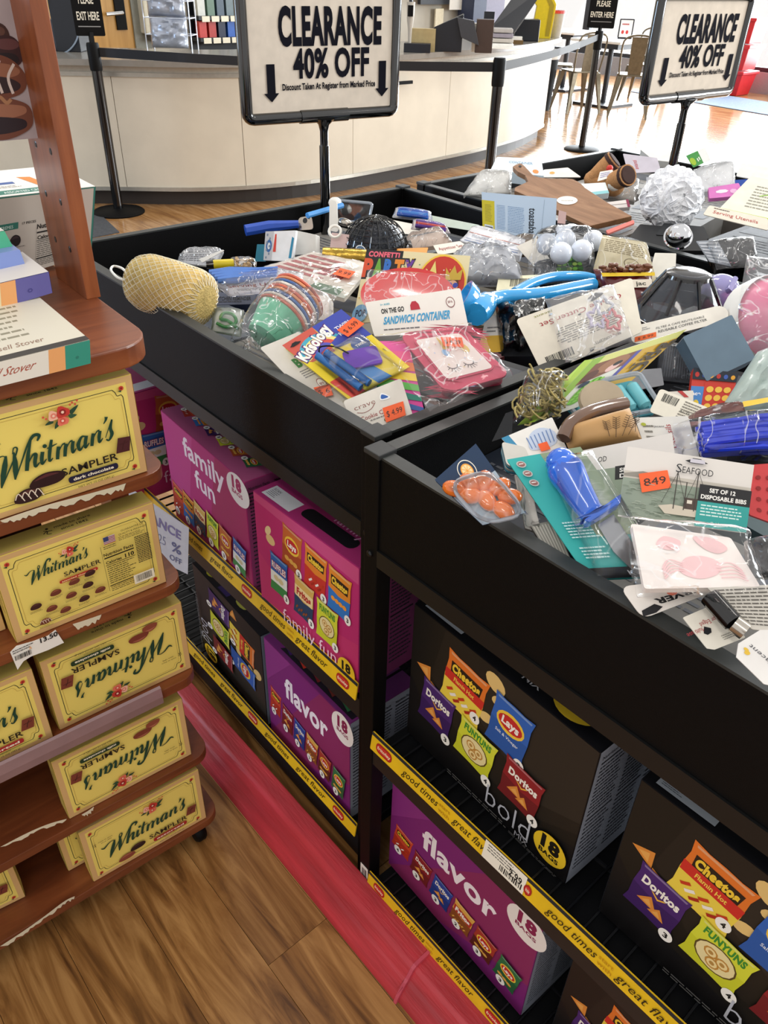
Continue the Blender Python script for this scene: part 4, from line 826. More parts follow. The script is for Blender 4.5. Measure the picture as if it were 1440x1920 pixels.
pchips((383, 1215), (508, 1365), .1072, .252, .16, A_, RT, BLKB, NS, 'black bold mix chip box turned sideways on the lower left shelf', .283, R(-3))
pchips((509, 1367), (655, 1547), .1072, .262, .15, flavor_front(), flavor_top(), PURP, NL, 'purple flavor chip box left of the middle post on the lower shelf', .268, R(-1.5))
pchips((763, 1370), (1059, 1657), .4405, .262, .19, bold_front(), bold_top(), BLKB, NL, 'black bold mix chip box right of the middle post on the upper shelf')
chips(.420, .026, .4405, bold_front(), bold_top(), BLKB, NS, 'black bold mix chip box at the right edge of the upper shelf', .31, .262)
pchips((729, 1618), (976, 1904), .070, .256, .19, flavor_front(), flavor_top(), PURP, NL, 'purple flavor chip box with white 18 bags circle on the lower right shelf')
chips(.410, .022, .070, bold_front(), bold_top(), BLKB, NS, 'black bold mix chip box at the bottom right corner', .30, .25)
# boxes deeper on the shelves
_p = onp((287, 826), Vector((-.745, 0, 0)), Vector((1, 0, 0))); _y = _p.y + .295 - .070
printed_box('chip_multipack_box', 'pink chip box turned sideways behind the left pink box, partly hidden by candy', 'chip box', boxcorners((-.745, _y, .4702), math.radians(0.5), .295, .245, .19), PINK, fam2_front(), fam2_top(), nutri_side('#8a3a6a'), nutri_side('#8a3a6a'), (295, 245, 200), False, 'chip multipack boxes on the wire shelves')
chips(-.70, .56, .4702, fam1_front(), fam_top(), PINK, nutri_side('#a04070'), 'pink chip box behind the family fun boxes at the back of the shelf', .29, .245, .17, a=89)
chips(-.46, .50, .1072, flavor_front(), flavor_top(), PURP, NL, 'purple flavor box at the back of the lower left shelf', .29, .245, .17, a=89)
chips(.06, .42, .4405, fam1_front(), fam_top(), PINK, NS, 'pink chip box with grey printed side behind the black box', .29, .245, .17, a=60)
chips(.10, .43, .070, flavor_front(), flavor_top(), PURP, NS, 'purple chip box deep behind the lower right flavor box', .29, .245, .17, a=80)
chips(.46, .42, .070, bold_front(), bold_top(), BLKB, NS, 'black chip box deep at the back of the lower right shelf', .29, .245, .17)
# paper sale sign hanging at the left stand
p0 = Vector((-.60, -.045, .5)); nn = Vector((.25, -1, 0)).normalized()
fr = Fr(*[onp(q_, p0, nn) for q_ in ((215, 1010), (352, 1077), (354, 990), (222, 900))])
st = thing('paper_sale_sign', 'white paper clearance 25 % off sign clipped to the left stand', 'sign', tuple(ground_loc(fr))); slab(st, fr, .0006, mat('blue_white_paper', '#dfe3ee', .5), 'paper', .004)
A = Art(); A.text('CLEARANCE', .02, .66, .88, .17, '#8c86b8', .03); A.text('25', .6, .36, .1, .18, '#8c93b4', -.01); A.text('%', .78, .34, .13, .2, '#6f76a0', .02); A.text('OFF', .76, .14, .16, .12, '#6f76a0', .01); A.build(fr, st)
# ================================================================== MERCHANDISE IN THE BINS
UPC = (.32, -.30, .90); FACE = (.55, -.5, .67); FLAT = (.08, -.08, .99)
def mk(name, label, cat, fr, group=None): return thing(name, label, cat, tuple(ground_loc(fr)), group)
def item(name, label, cat, px, z, n=UPC, color='#eee9df', art=None, th=.0012, film=None, fm=None, r=.03, m=None, fd=.02, outline=None, W=1.0, H=1.0, part='card', rough=.45):
    fr = quad(px, z, n, W, H); t = mk(name, label, cat, fr); slab(t, fr, th, m or solid(color, rough), part, r, outline)
    if art: art.build(fr, t)
    if film is not None: pillow(t, film if isinstance(film, Fr) else fr, fd, fm or FILM, 'clear_film', wr=.006, seed=px[0][0] * .1, edge=.04)
    return t, fr
def hole(A, x, y, w, h): A.poly([(x - w, y), (x - w * .5, y + h * .6), (x - w * .35, y + h), (x + w * .35, y + h), (x + w * .5, y + h * .6), (x + w, y), (x + w * .5, y - h * .5), (x - w * .5, y - h * .5)], '#15161a')
# ---- bin A ----------------------------------------------------------
# loofah in a net
a = on((272, 528), .965); b = on((368, 560), .955); ax = (b - a).normalized(); t = thing('net_loofah', 'cream cylindrical loofah sponge in a white net bag at the left of the bin', 'loofah', tuple((a + b) / 2 - ZV * .045))
r0 = .046; L0 = (b - a).length
prof_ = [(0, -.028), (r0 * .55, -.024), (r0 * .85, -.012), (r0, .008), (r0 * 1.02, L0 * .5), (r0, L0 - .004), (r0 * .9, L0 + .014), (r0 * .5, L0 + .022), (0, L0 + .016)]
MB().lathe(prof_, a, ax, 28).build('loofah_body', mat('loofah_cream', '#d9bc74', .8, 0, .16, 60, .9, 260), t, smooth=True)
mb = MB(); side = ax.orthogonal().normalized(); up_ = ax.cross(side)
for dr in (1, -1):
    for k in range(26):
        pts = []
        for i in range(29):
            h_ = -.0275 + (L0 + .0485) * i / 28
            rr = 0
            for (ra, ha), (rb_, hb) in zip(prof_[:7], prof_[1:8]):
                if ha <= h_ <= hb: rr = ra + (rb_ - ra) * (h_ - ha) / (hb - ha)
            rr = rr * 1.03 + .0014
            th_ = 2 * math.pi * k / 26 + dr * i * .095; pts.append(a + ax * h_ + (side * math.cos(th_) + up_ * math.sin(th_)) * rr)
        mb.tube(pts, .0006, 3, False)
mb.build('net', mat('white_net', '#eee6cf', .5), t)
c0 = a - ax * .032; MB().lathe([(0, 0), (.009, .002), (.010, .012), (.006, .02), (0, .022)], c0 - ax * .006, ax, 10).build('net_clip', WHITE, t, smooth=True)
lp = [on(p, .965) for p in ((242, 518), (230, 504), (214, 499), (208, 506), (220, 520), (236, 526))]
MB().tube(smooth([tuple(p) for p in lp], 4), .0022, 6).build('hanging_loop', WHITE, t, smooth=True)
# silver pouch behind loofah
A = Art(); A.lines(.1, .2, .9, .8, 4, '#40424a')
item('foil_pouch', 'crumpled silver foil pouch behind the loofah sponge', 'pouch', ((330, 492), (405, 500), (420, 470), (345, 474)), .925, UPC, '#b9bcc2', A, .004, True, FILMW)
f = quad(((372, 486), (380, 492), (420, 470), (418, 468)), .955, (.2, -.6, .4)); t = mk('card_tip', 'pointed white card tip sticking up behind the loofah', 'card', f); slab(t, f, .001, WHITE, 'card', .01)
a = on((400, 496), .935); b = on((438, 494), .935); t = thing('yellow_marker', 'yellow barrelled marker lying against the bin back panel', 'marker', tuple(a)); MB().tube([a, b], .009, 14).build('barrel', solid('#d8c21e', .3), t, smooth=True); MB().tube([a - (b - a) * .35, a], [.007, .009], 12).build('cap', BLACKG, t, smooth=True)
# snack bag beside marker
fr = quad(((425, 512), (480, 514), (482, 487), (432, 487)), .91, UPC); t = mk('pasta_bag', 'clear bag of beige pasta shapes behind the striped card pack', 'bag', fr); mb = MB()
rnd = random.Random(3)
for k in range(26): mb.blob(fr.pt(.1 + .8 * rnd.random(), .15 + .7 * rnd.random(), .004 + .006 * rnd.random()), .006, .004, .004, 6)
mb.build('pasta_shapes', solid('#c9a878', .6), t, smooth=True, kind='stuff'); pillow(t, fr, .016, FILM, 'clear_film', wr=.004)
# serving utensils blue pack
A = Art(); A.text('Serving Utensils', .12, .40, .8, .16, '#9a2f36', .0); A.lines(.2, .2, .8, .32, 2, '#8a8a90')
t, fr = item('utensil_pack', 'blue serving utensils in a clear pack with curved white card beside the loofah', 'utensil pack', ((430, 556), (548, 545), (570, 512), (385, 520)), .935, (.2, -.3, .92), '#e4e2e6', A, .001)
mb = MB()
for k in range(4):
    pa = fr.pt(.05, .95 - k * .13, .012); pb = fr.pt(.75, 1.0 - k * .13, .014); mb.tube([pa, pa.lerp(pb, .3), pa.lerp(pb, .7), pb], [.006, .009, .004, .003], 8)
mb.build('blue_spoons', solid('#4f7fd0', .25, coat=.5), t, smooth=True); pillow(t, fr, .02, FILMW, 'clear_film', wr=.006, edge=.05)
A = Art(); A.text('KITCHEN REMINDER', .1, .35, .8, .3, '#26262e', .02); A.lines(.1, .1, .8, .3, 1, '#44444c')
item('dark_label_card', 'dark blue patterned label card under the blue utensil pack', 'card', ((395, 572), (478, 570), (480, 548), (398, 548)), .90, UPC, '#525a72', A)
# clear pack with green clip
fr = quad(((395, 622), (452, 632), (458, 582), (400, 580)), .915, UPC); t = mk('clip_pack', 'clear blister with curled green clip between loofah and cup stack', 'blister pack', fr); slab(t, fr, .001, solid('#b9bdb8'), 'card')
MB().tube(smooth([tuple(fr.pt(u, v, .006)) for u, v in ((.2, .3), (.5, .2), (.8, .4), (.7, .7), (.4, .75), (.3, .5), (.55, .45), (.9, .2))], 4), .003, 7).build('green_clip', solid('#3d8a4c', .35), t, smooth=True); pillow(t, fr, .015, FILM2, 'clear_shell')
# stack of party cups
a = on((494, 634), .928); b = on((556, 562), .968); ax = (b - a).normalized(); t = thing('party_cup_stack', 'bagged stack of mint paper cups with red and blue rims', 'cup stack', tuple(a - ZV * .04))
L0 = (b - a).length * .52
MB().lathe([(0, 0), (.029, 0), (.043, L0), (.041, L0), (.027, .004), (0, .004)], a, ax, 32).build('cup', solid('#72c9a4', .4), t, smooth=True, label='mint green outer cup')
for k in range(9):
    o = a + ax * (L0 + .0062 * k); MB().lathe([(.042, 0), (.046, .0003), (.0472, .0022), (.046, .0042), (.042, .0044), (.038, .001)], o, ax, 32).build('cup', solid(('#d8705a', '#f0ebe0', '#4a6fae', '#e79a6a')[k % 4], .4), t, smooth=True)
f = quad(((418, 655), (598, 652), (632, 556), (508, 520)), .955, (.45, -.4, .75)); pillow(t, f, .035, FILMW, 'clear_film', wr=.01, seed=4, edge=.06)
fr = quad(((548, 598), (617, 600), (617, 556), (560, 548)), .93, (.4, -.6, .6)); t = mk('white_carton', 'small plain white carton behind the mint cup stack', 'carton', fr); slab(t, fr, .03, WHITE, 'carton', .01)
# striped card pack (red and white)
A = Art(); A.rect(.0, 0, 1, .1, '#d8dcd4'); A.rect(.62, .02, .93, .2, '#7d9682')
for k in range(5): A.poly([(.06, .3 + k * .13), (.62, .28 + k * .13), (.64, .34 + k * .13), (.07, .37 + k * .13)], '#b56a6c')
A.text('for Kids', .52, .42, .3, .16, '#b0606a', .05); A.text('Pops', .55, .6, .25, .14, '#b0606a', .05)
t, fr = item('striped_card_pack', 'flat pack of red and white striped paper lying behind the cups', 'card pack', ((470, 508), (645, 560), (700, 495), (588, 472)), .94, (.12, -.2, .95), '#e9e3da', A, .008, True, FILM, .02, fd=.006)
sticker(t, subq(fr, .72, .4, .92, .6, .008), '9.99', .001)
# gold roll
a = on((606, 478), .95); b = on((692, 482), .95); t = thing('gold_ribbon_roll', 'gold metallic roll lying at the sign pole base', 'roll', tuple((a + b) / 2 - ZV * .014)); MB().tube([a, b], .015, 16).build('roll', mat('gold_foil', '#a88a3a', .25, .8, .25, 50, .5, 90), t, smooth=True)
f = Fr(b + Vector((-.03, -.012, .005)), b + Vector((0, -.012, .005)), b + Vector((0, -.006, .02)), b + Vector((-.03, -.006, .02))); A = Art(); A.ell(.5, .5, .5, .5, '#e6e6e2'); A.ell(.5, .5, .42, .42, '#3c5878'); A.text('gift', .2, .35, .6, .3, '#f0f0ee', .02); A.build(f, t, 'round_seal')
# confetti party card
A = Art(); A.rect(0, 0, 1, 1, '#e7dcae'); A.rect(.0, .62, .36, 1, '#17171a'); A.text('CONFETTI', .03, .90, .30, .07, '#e8667a', .05)
for i, (ch, c_) in enumerate(zip('PARTY', ('#d9532c', '#6aa83a', '#2f6fc4', '#e58a2c', '#6a3a9a'))): A.text(ch, .0 + i * .098, .63, .1, .25, '#1a1a1c', .10); A.text(ch, .0 + i * .098, .64, .09, .23, c_, .06)
rnd = random.Random(11)
for k in range(46): A.rect(*(lambda x, y: (x, y, x + .012, y + .014))(rnd.random() * .98, rnd.random() * .9), rnd.choice(('#5a8a6a', '#c85a4a', '#4a70b0', '#d8b030')))
A.ell(.76, .48, .235, .5, '#efc843', 32); A.ell(.76, .48, .22, .47, '#c53422', 32)
for k in range(30): A.ell(.6 + rnd.random() * .33, .2 + rnd.random() * .55, .006, .012, rnd.choice(('#f2c94c', '#6aa0d8', '#f4efe4')), 6)
for x, sk in ((.66, '#d9a27c'), (.87, '#e0ab86')): A.ell(x, .47, .058, .14, '#54301c', 16); A.ell(x, .43, .052, .12, sk, 16); A.ell(x - .026, .47, .025, .045, '#3a48a8', 12); A.ell(x + .028, .46, .025, .045, '#3a48a8', 12)
A.poly([(.60, .5), (.68, .86), (.73, .5)], '#e8d67a'); A.rect(.63, .6, .71, .66, '#2c2c30'); A.poly([(.8, .55), (.79, .76), (.83, .66), (.87, .8), (.9, .66), (.95, .75), (.94, .55)], '#c9a83a')
A.ell(.06, .12, .07, .12, '#6fa3c8', 20); A.text('POP', .02, .08, .09, .09, '#16264a', .04)
t, fr = item('party_decoration_pack', 'confetti party card showing two masked children above the red plates', 'party pack', ((660, 608), (868, 585), (882, 480), (688, 466)), .965, (.5, -.6, .6), '#e7dcae', A, .002)
sticker(t, subq(fr, .73, .2, .93, .36, .004), '$ 5.99')
fr = quad(((688, 562), (845, 560), (850, 528), (695, 520)), .985, (.4, -.4, .8)); t = mk('red_plate_pack', 'glossy red party plates in clear wrap below the party lettering', 'plates', fr)
c_ = fr.pt(.42, -.1); MB().lathe([(0, .0), (.052, .0), (.074, .012), (.076, .016), (.072, .014), (.052, .004), (0, .004)], on((764, 566), .972), Vector((.16, -.18, .95)), 36).build('plate', solid('#c81f1e', .22, coat=.6), t, smooth=True)
f = quad(((675, 600), (860, 590), (842, 515), (690, 505)), .993, (.45, -.5, .75)); pillow(t, f, .012, FILM, 'clear_film', wr=.005, seed=3)
# kidsology kite card
A = Art(); A.rect(0, 0, 1, 1, '#e8d63c'); A.rect(0, .0, 1, .62, '#e9cf2e'); A.poly([(0, .70), (.1, .62), (.45, .60), (.5, 1), (0, 1)], '#c8584a'); A.poly([(.5, .62), (1, .55), (1, 1), (.5, 1)], '#3c4aa8')
for r_, c_ in ((.34, '#4aa8c0'), (.28, '#f0e088'), (.22, '#d0524a'), (.15, '#5a58b8')): A.poly([(.36 + r_ * math.cos(q_), .66 + r_ * .75 * math.sin(q_)) for q_ in [math.pi * .12 + math.pi * .9 * k / 14 for k in range(15)]], c_)
A.text('Kidsology', .02, .655, .70, .14, '#5a2a6a', .10, rot=.30); A.text('Kidsology', .03, .662, .68, .13, '#f3f1ea', .05, rot=.30)
A.text('TWIRL', .70, .80, .26, .05, '#e8e8f4', .02); A.text('RIBBON', .68, .72, .3, .05, '#e8e8f4', .02); A.ell(.78, .52, .13, .09, '#2a4a8a', 20); A.text('TWIRL', .7, .5, .16, .035, '#f0e8d0', .02)
for k, c_ in enumerate(('#d84a3c', '#e8dc4c', '#4a8ac8', '#e8d040')): A.poly([(.05 + k * .22, .0), (.27 + k * .22, .0), (.22 + k * .2, .3), (.02 + k * .2, .3)], c_)
hole(A, .14, .92, .09, .03)
t, fr = item('ribbon_toy_card', 'colourful ribbon twirler toy on a yellow red and blue card', 'toy', ((655, 750), (768, 688), (640, 580), (529, 648)), .975, (.38, -.42, .82), '#e8d63c', A, .002, r=.08)
MB().tube([fr.pt(.18, .62, .010), fr.pt(.22, .02, .010)], .0055, 12).build('blue_wand', solid('#2766a8', .25), t, smooth=True)
MB().tube([fr.pt(.3, .60, .010), fr.pt(.36, .02, .010)], .0055, 12).build('blue_wand', solid('#2766a8', .25), t, smooth=True)
f = subq(fr, .38, .22, .84, .46, .008, -.4); slab(t, f, .004, solid('#6a35b0', .35), 'purple_ribbon', .1)
MB().tube(smooth([tuple(fr.pt(u, v, .012)) for u, v in ((.2, .6), (.3, .68), (.44, .6), (.5, .44))], 4), .0012, 5).build('black_cord', BLACK, t)
f = subq(fr, .1, -.02, .9, .64, .004, .0); pillow(t, f, .015, FILM2, 'clear_shell')
sticker(t, subq(fr, .7, .66, 1.02, .8, .004, .15), '$ 6.99')
# white card pack below it
A = Art(); A.text('B', .35, .66, .14, .1, '#3c7a44', .05); A.lines(.3, .52, .6, .62, 4, '#77777c'); A.ell(.5, .42, .09, .06, '#8a4a4a', 20); A.ell(.5, .42, .08, .052, '#e8e4dc', 20); A.text('BPA', .45, .405, .1, .03, '#8a4a4a', .02)
t, fr = item('white_card_pack', 'white card blister pack half hidden under the ribbon toy card', 'blister pack', ((628, 800), (700, 762), (560, 622), (487, 652)), .945, (.38, -.42, .82), '#d3cfc6', A, .002, r=.06)
f = subq(fr, .05, .02, .95, .38, .004); pillow(t, f, .014, FILM2, 'clear_shell'); sticker(t, Fr(*[onp(q_, fr.pt(.5, .5, .004), fr.n) for q_ in ((599, 748), (625, 742), (618, 722), (588, 728))]), '$ 6')
# rainbow card
A = Art()
for k, c_ in enumerate(('#e0449a', '#e8508a', '#e87a3c', '#e8c83c', '#5aa84c', '#2f7a6a', '#3a5a9a', '#7a3a7a')): A.poly([(0, 1 - k * .125), (1, 1 - k * .14), (1, .86 - k * .125), (0, .87 - k * .125)], c_)
t, fr = item('rainbow_card_pack', 'rainbow striped card in clear wrap left of the pink container', 'card pack', ((716, 775), (800, 790), (765, 640), (690, 640)), .955, (.35, -.4, .85), '#c43a8a', A, .002)
# sandwich container
fr = quad(((836, 733), (953, 701), (862, 612), (752, 628)), .985, (.42, -.52, .74)); t = mk('sandwich_container', 'pink lunch container with eyelash picture hanging from a white header card', 'container', fr)
PK = solid('#cc3a5c', .25, coat=.4); asp = fr.h / fr.w
P = [fr.pt(a_, b_) for a_, b_ in rrect(0, 0, 1, 1, .16, 6, asp)]
MB().prism([p - fr.n * .034 for p in P], fr.n * .030).build('container_body', PK, t, bevel=.002)
P = [fr.pt(a_, b_) for a_, b_ in rrect(-.03, -.03, 1.03, 1.03, .17, 6, asp)]; MB().prism([p - fr.n * .006 for p in P], fr.n * .006).build('lid_rim', PK, t, bevel=.0015)
P = [fr.pt(a_, b_) for a_, b_ in rrect(.1, .12, .92, .92, .13, 6, asp)]; MB().prism(P, fr.n * .003).build('lid_panel', PK, t, bevel=.001)
A = Art(.0036); A.poly(rrect(.13, .15, .88, .86, .06), '#eddcd6'); 
for x in (.36, .62):
    for k in range(6): q_ = math.pi * (1.15 + .14 * k); A.stroke([(x + .07 * math.cos(q_), .34 + .07 * math.sin(q_)), (x + .12 * math.cos(q_), .34 + .12 * math.sin(q_))], .008, '#3a2c34')
    A.stroke([(x - .08, .34), (x - .04, .29), (x + .04, .29), (x + .08, .34)], .012, '#3a2c34')
A.ell(.42, .56, .05, .06, '#8fb4dc', 12); A.ell(.5, .62, .045, .05, '#e8a8b0', 12); A.poly([(.43, .62), (.53, .62), (.48, .86)], '#d8b45c'); A.ell(.74, .58, .06, .09, '#e0c070', 10); A.ell(.6, .6, .04, .04, '#f0c8b8', 10)
for k in range(12): A.ell(.2 + .06 * k % .62, .22 + (.37 * k) % .6, .01, .012, ('#e8a0a8', '#b8c8e8', '#e8d090')[k % 3], 6)
A.build(fr, t)
sticker(t, Fr(*[onp(q_, fr.pt(.5, .5, .006), fr.n) for q_ in ((832, 650), (870, 652), (866, 634), (826, 633))]), '$ 4.29')
hf = quad(((702, 631), (880, 620), (863, 540), (684, 567)), 1.0, (.45, -.62, .64)); slab(t, hf, .0008, WHITE, 'header_card', .02)
A = Art(); A.text('ON THE GO', .14, .62, .24, .13, '#1c1c20', .04, shear=.05); A.text('SANDWICH CONTAINER', .13, .32, .70, .20, '#3fa0d0', .04, shear=.15); A.text('3+ AGES', .15, .84, .1, .05, '#58b0c8', .02); A.lines(.12, .12, .5, .18, 1, '#66666a', .5, 0)
A.poly([(.45, .62), (.455, .75), (.48, .84), (.52, .84), (.545, .75), (.55, .62)], '#b8283a'); A.ell(.87, .7, .045, .13, '#8a5a5a', 20); A.ell(.87, .7, .038, .11, '#efece4', 20); A.text('BPA', .845, .68, .05, .06, '#8a5a5a', .02); A.build(hf, t, 'header_print')
f = quad(((806, 772), (962, 706), (884, 606), (700, 632)), 1.0, (.42, -.5, .76)); pillow(t, f, .012, FILM, 'clear_film', wr=.009, seed=8, edge=.05, nu=20, nv=20)
# cookie cutter card at near corner
A = Art(); A.text('crave', .12, .66, .36, .13, '#8a4a44', -.012); A.stroke([(.14, .6), (.25, .54), (.38, .57), (.46, .66)], .012, '#8a4a44'); A.text('Cookie Cutter Set', .16, .36, .74, .11, '#9a2f30', .0); A.lines(.3, .26, .8, .32, 1, '#8a8680', .5, 0)
A.poly(smooth([(.62, .84), (.57, .68), (.74, .66)], 4, True), '#f0f0f0'); A.poly(smooth([(.62, .8), (.59, .70), (.71, .69)], 4, True), '#2a5fae'); A.ell(.55, .2, .035, .04, '#5a5226', 12); A.ell(.55, .2, .02, .024, '#e9e2a0', 10)
t, fr = item('cookie_cutter_card', 'white cookie cutter card with bright orange price in the near corner', 'card', ((672, 822), (776, 785), (752, 709), (643, 752)), .938, (.5, -.5, .7), '#ddd7cc', A, .0012, r=.05)
sticker(t, Fr(*[onp(q_, fr.pt(.5, .5, .002), fr.n) for q_ in ((724, 793), (761, 779), (756, 753), (717, 766))]), '$ 4.99')
item('purple_bag_strip', 'purple grey plastic bag edge right of the cookie cutter card', 'bag', ((752, 790), (800, 770), (770, 700), (735, 712)), .925, (.3, -.3, .9), '#4d4468', None, .004, True, FILM)
# crinkled clear pack
fr = quad(((862, 538), (985, 538), (960, 480), (850, 476)), .95, (.25, -.3, .9)); t = mk('crinkle_wrap_pack', 'crinkled silvery clear pack right of the party card', 'wrapped pack', fr); pillow(t, fr, .03, solid('#aeb1b8', .35), 'white_contents', seed=2, wr=.012); pillow(t, fr.lift(.004), .036, FILMW, 'clear_film', wr=.02, seed=5, nu=22, nv=18)
# blue translucent scoop
BLT = mat('translucent_blue_plastic', '#3ab0f4', .06, 0, .03, 10, coat=.8, trans=.2); t = thing('blue_snorkel_scoop', 'translucent bright blue plastic scoop lying across the bin', 'scoop', tuple(on((990, 555), .95)))
P = [(892, 590, .99), (912, 568, .992), (940, 557, .992), (985, 554, .99), (1030, 549, .985), (1075, 540, .98), (1112, 533, .975)]
MB().tube(smooth([tuple(on((x, y), z)) for x, y, z in P], 5), [.018, .020, .021, .021, .020, .018, .015, .013, .012, .011] + [.011] * 25, 12).build('handle', BLT, t, smooth=True)
MB().tube(smooth([tuple(on((x, y), z)) for x, y, z in ((965, 549, .985), (1000, 530, .985), (1040, 519, .98), (1090, 518, .975), (1115, 524, .97))], 5), .009, 10).build('upper_loop', BLT, t, smooth=True)
MB().lathe([(0, 0), (.018, .002), (.030, .014), (.034, .03), (.031, .03), (.026, .016), (0, .006)], on((893, 582), .985), Vector((-.5, -.5, .4)), 22).build('scoop_bowl', BLT, t, smooth=True)
A = Art(); A.bars(.3, .3, .75, .8, 22); item('barcode_card', 'white and yellow card with a barcode under the blue scoop', 'card', ((930, 545), (1010, 548), (1015, 515), (935, 518)), .945, UPC, '#efe9c8', A)
# black bag pack with yellow card foot
fr = quad(((940, 668), (1028, 668), (1022, 556), (928, 568)), .955, (.5, -.5, .7)); t = mk('black_bag_pack', 'shiny black bag pack under the blue scoop', 'bag', fr); pillow(t, fr, .022, mat('black_shiny_bag', '#08080b', .12, 0, .1, 20, .9, 60, coat=.6), 'bag_body', wr=.02, seed=6, nu=20, nv=18)
A = Art(); A.rect(0, 0, 1, .45, '#e0b22e'); A.lines(.2, .5, .8, .7, 2, '#6a6a6a'); item('white_yellow_card', 'white and yellow card corner beside the pink container', 'card', ((895, 662), (942, 660), (945, 590), (912, 592)), .945, (.5, -.5, .7), '#eae6dc', A)
# upside-down cookie cutter card + clear bag of cutters
A = Art(); A.text('Cookie Cutter Set', .12, .2, .72, .09, '#a8323a', .0); A.lines(.2, .38, .85, .68, 8, '#77736a', .4, .3); A.bars(.66, .76, .92, .9, 22); A.text('BRITE CONCEPTS', .2, .84, .25, .05, '#3a3a3e', 0); A.ell(.5, .95, .02, .02, '#17171a', 8); A.ell(.5, .3, .015, .015, '#17171a', 8)
A.poly(smooth([(.26, .1), (.36, .16), (.4, .1), (.32, .04)], 3, True), '#141418'); A.text('jacent', .7, .06, .16, .04, '#8a8a30', 0)
t, fr = item('cookie_cutter_card', 'cream cookie cutter card lying upside down beside the black bag', 'card', ((1185, 520), (967, 599), (1018, 702), (1205, 622)), .985, (.42, -.5, .75), '#e9e3d2', A, .0012, r=.03)
fr = quad(((1060, 680), (1190, 640), (1150, 535), (1020, 560)), 1.0, (.42, -.5, .75)); t = mk('cutter_bag', 'clear bag of pastel cookie cutters over the upside-down card', 'bag', fr)
mb = MB()
for k, (u, v) in enumerate(((.75, .65), (.8, .4), (.6, .5))): MB().tube([tuple(fr.pt(u + .1 * math.cos(q_) * (1 + .3 * math.cos(5 * q_)), v + .14 * math.sin(q_) * (1 + .3 * math.cos(5 * q_)), .006)) for q_ in [2 * math.pi * j / 20 for j in range(20)]], .0025, 5, closed=True).build('cookie_cutter', solid(('#c8ccd8', '#e0888c', '#cfc8e0')[k], .3), t)
pillow(t, fr, .018, film_mat('bright_wrap', gloss=.6, haze=.12, bumps=1.2, scale=13), 'clear_film', wr=.01, seed=9, edge=.05, nu=18, nv=18)
# light bulb balls pack
fr = quad(((985, 520), (1120, 520), (1110, 432), (1000, 440)), .965, (.35, -.4, .85)); t = mk('ball_pack', 'clear pack of frosted plastic balls beside the white cardboard sleeve', 'pack', fr); FB = mat('frosted_ball', '#dfe6f2', .15, 0, .02, 10, coat=.6)
for (x, y) in ((1025, 458), (1060, 450), (1052, 475), (1090, 470), (1112, 452)): MB().blob(on((x, y), .985), .021, n=16).build('ball', FB, t, smooth=True)
pillow(t, fr, .045, FILM, 'clear_film', wr=.01, seed=12)
item('white_sleeve_card', 'white card corner poking out left of the frosted ball pack', 'card', ((1010, 508), (1040, 500), (1005, 445), (968, 462)), .95, (.4, -.5, .75), '#e2ddd2', None)
A = Art(); A.lines(.1, .55, .9, .9, 7, '#8a7c5c', .4, .1); A.ell(.62, .35, .14, .14, '#8a7c5c', 20); A.ell(.62, .35, .12, .12, '#e2d8b8', 20); A.lines(.54, .32, .7, .38, 2, '#8a7c5c'); A.lines(.3, .12, .9, .16, 1, '#8a7c5c')
item('cream_info_card', 'cream card with small print and round stamp behind the almond pouch', 'card', ((1112, 505), (1232, 530), (1212, 455), (1130, 440)), .975, (.45, -.5, .72), '#e2d8b8', A, .0012, True, FILM, fd=.01)
item('blank_white_card', 'blank white card standing behind the dark basket', 'card', ((1215, 520), (1266, 520), (1268, 475), (1228, 474)), .955, (.45, -.6, .65), '#f0ede2', None)
# almond pouch
fr = quad(((1145, 590), (1225, 585), (1222, 505), (1112, 505)), .965, (.45, -.5, .74)); t = mk('almond_pouch', 'dark red snack pouch with yellow band showing brown almonds', 'pouch', fr)
pillow(t, fr, .02, solid('#5c1518', .25, coat=.5), 'pouch_body', wr=.006, seed=2); A = Art(.024); A.rect(.02, .68, .98, .76, '#e6c22a'); A.rect(.4, .42, .92, .6, '#e6dccb'); A.text('jac', .6, .47, .2, .09, '#4a4a40', .03); A.ell(.48, .5, .03, .04, '#a8b83a', 8); A.build(fr, t)
rnd = random.Random(5)
mb = MB()
for k in range(22): mb.blob(fr.pt(.1 + .82 * rnd.random(), .8 + .16 * rnd.random(), .018 + .005 * rnd.random()), .009, .005, .004, 7, Matrix.Rotation(rnd.random() * 3, 3, 'Z'))
mb.build('almonds', mat('almond_brown', '#6a3d22', .5, 0, .2, 90), t, smooth=True, kind='stuff')
# dark translucent basket
c_ = on((1272, 594), .955); SM = mat('smoke_clear_plastic', '#5c6068', .05, 0, .02, 10, coat=.8, alpha=.42); t = thing('coffee_filter_basket', 'smoky see-through cone basket with black ribs standing on the pile', 'basket', tuple(c_))
hh = vz(c_, 509) - c_.z; rt = .033; rb = .078
MB().lathe([(rb, 0), (rb * .97, hh * .12), (rt * 1.05, hh * .93), (rt * .9, hh), (0, hh * 1.0)], c_, (0, 0, 1), 36).build('basket_wall', SM, t, smooth=True)
MB().lathe([(rb * 1.04, .0), (rb * 1.04, .004), (rb * .98, .006), (rb * .84, hh * .32), (rb * .82, hh * .32), (rb * .9, 0)], c_, (0, 0, 1), 36).build('base_band', BLACKG, t, smooth=True)
MB().lathe([(rt * 1.12, hh * .88), (rt * 1.06, hh * .96), (rt * .8, hh * 1.0), (0, hh * 1.005)], c_, (0, 0, 1), 28).build('top_ring', BLACKG, t, smooth=True)
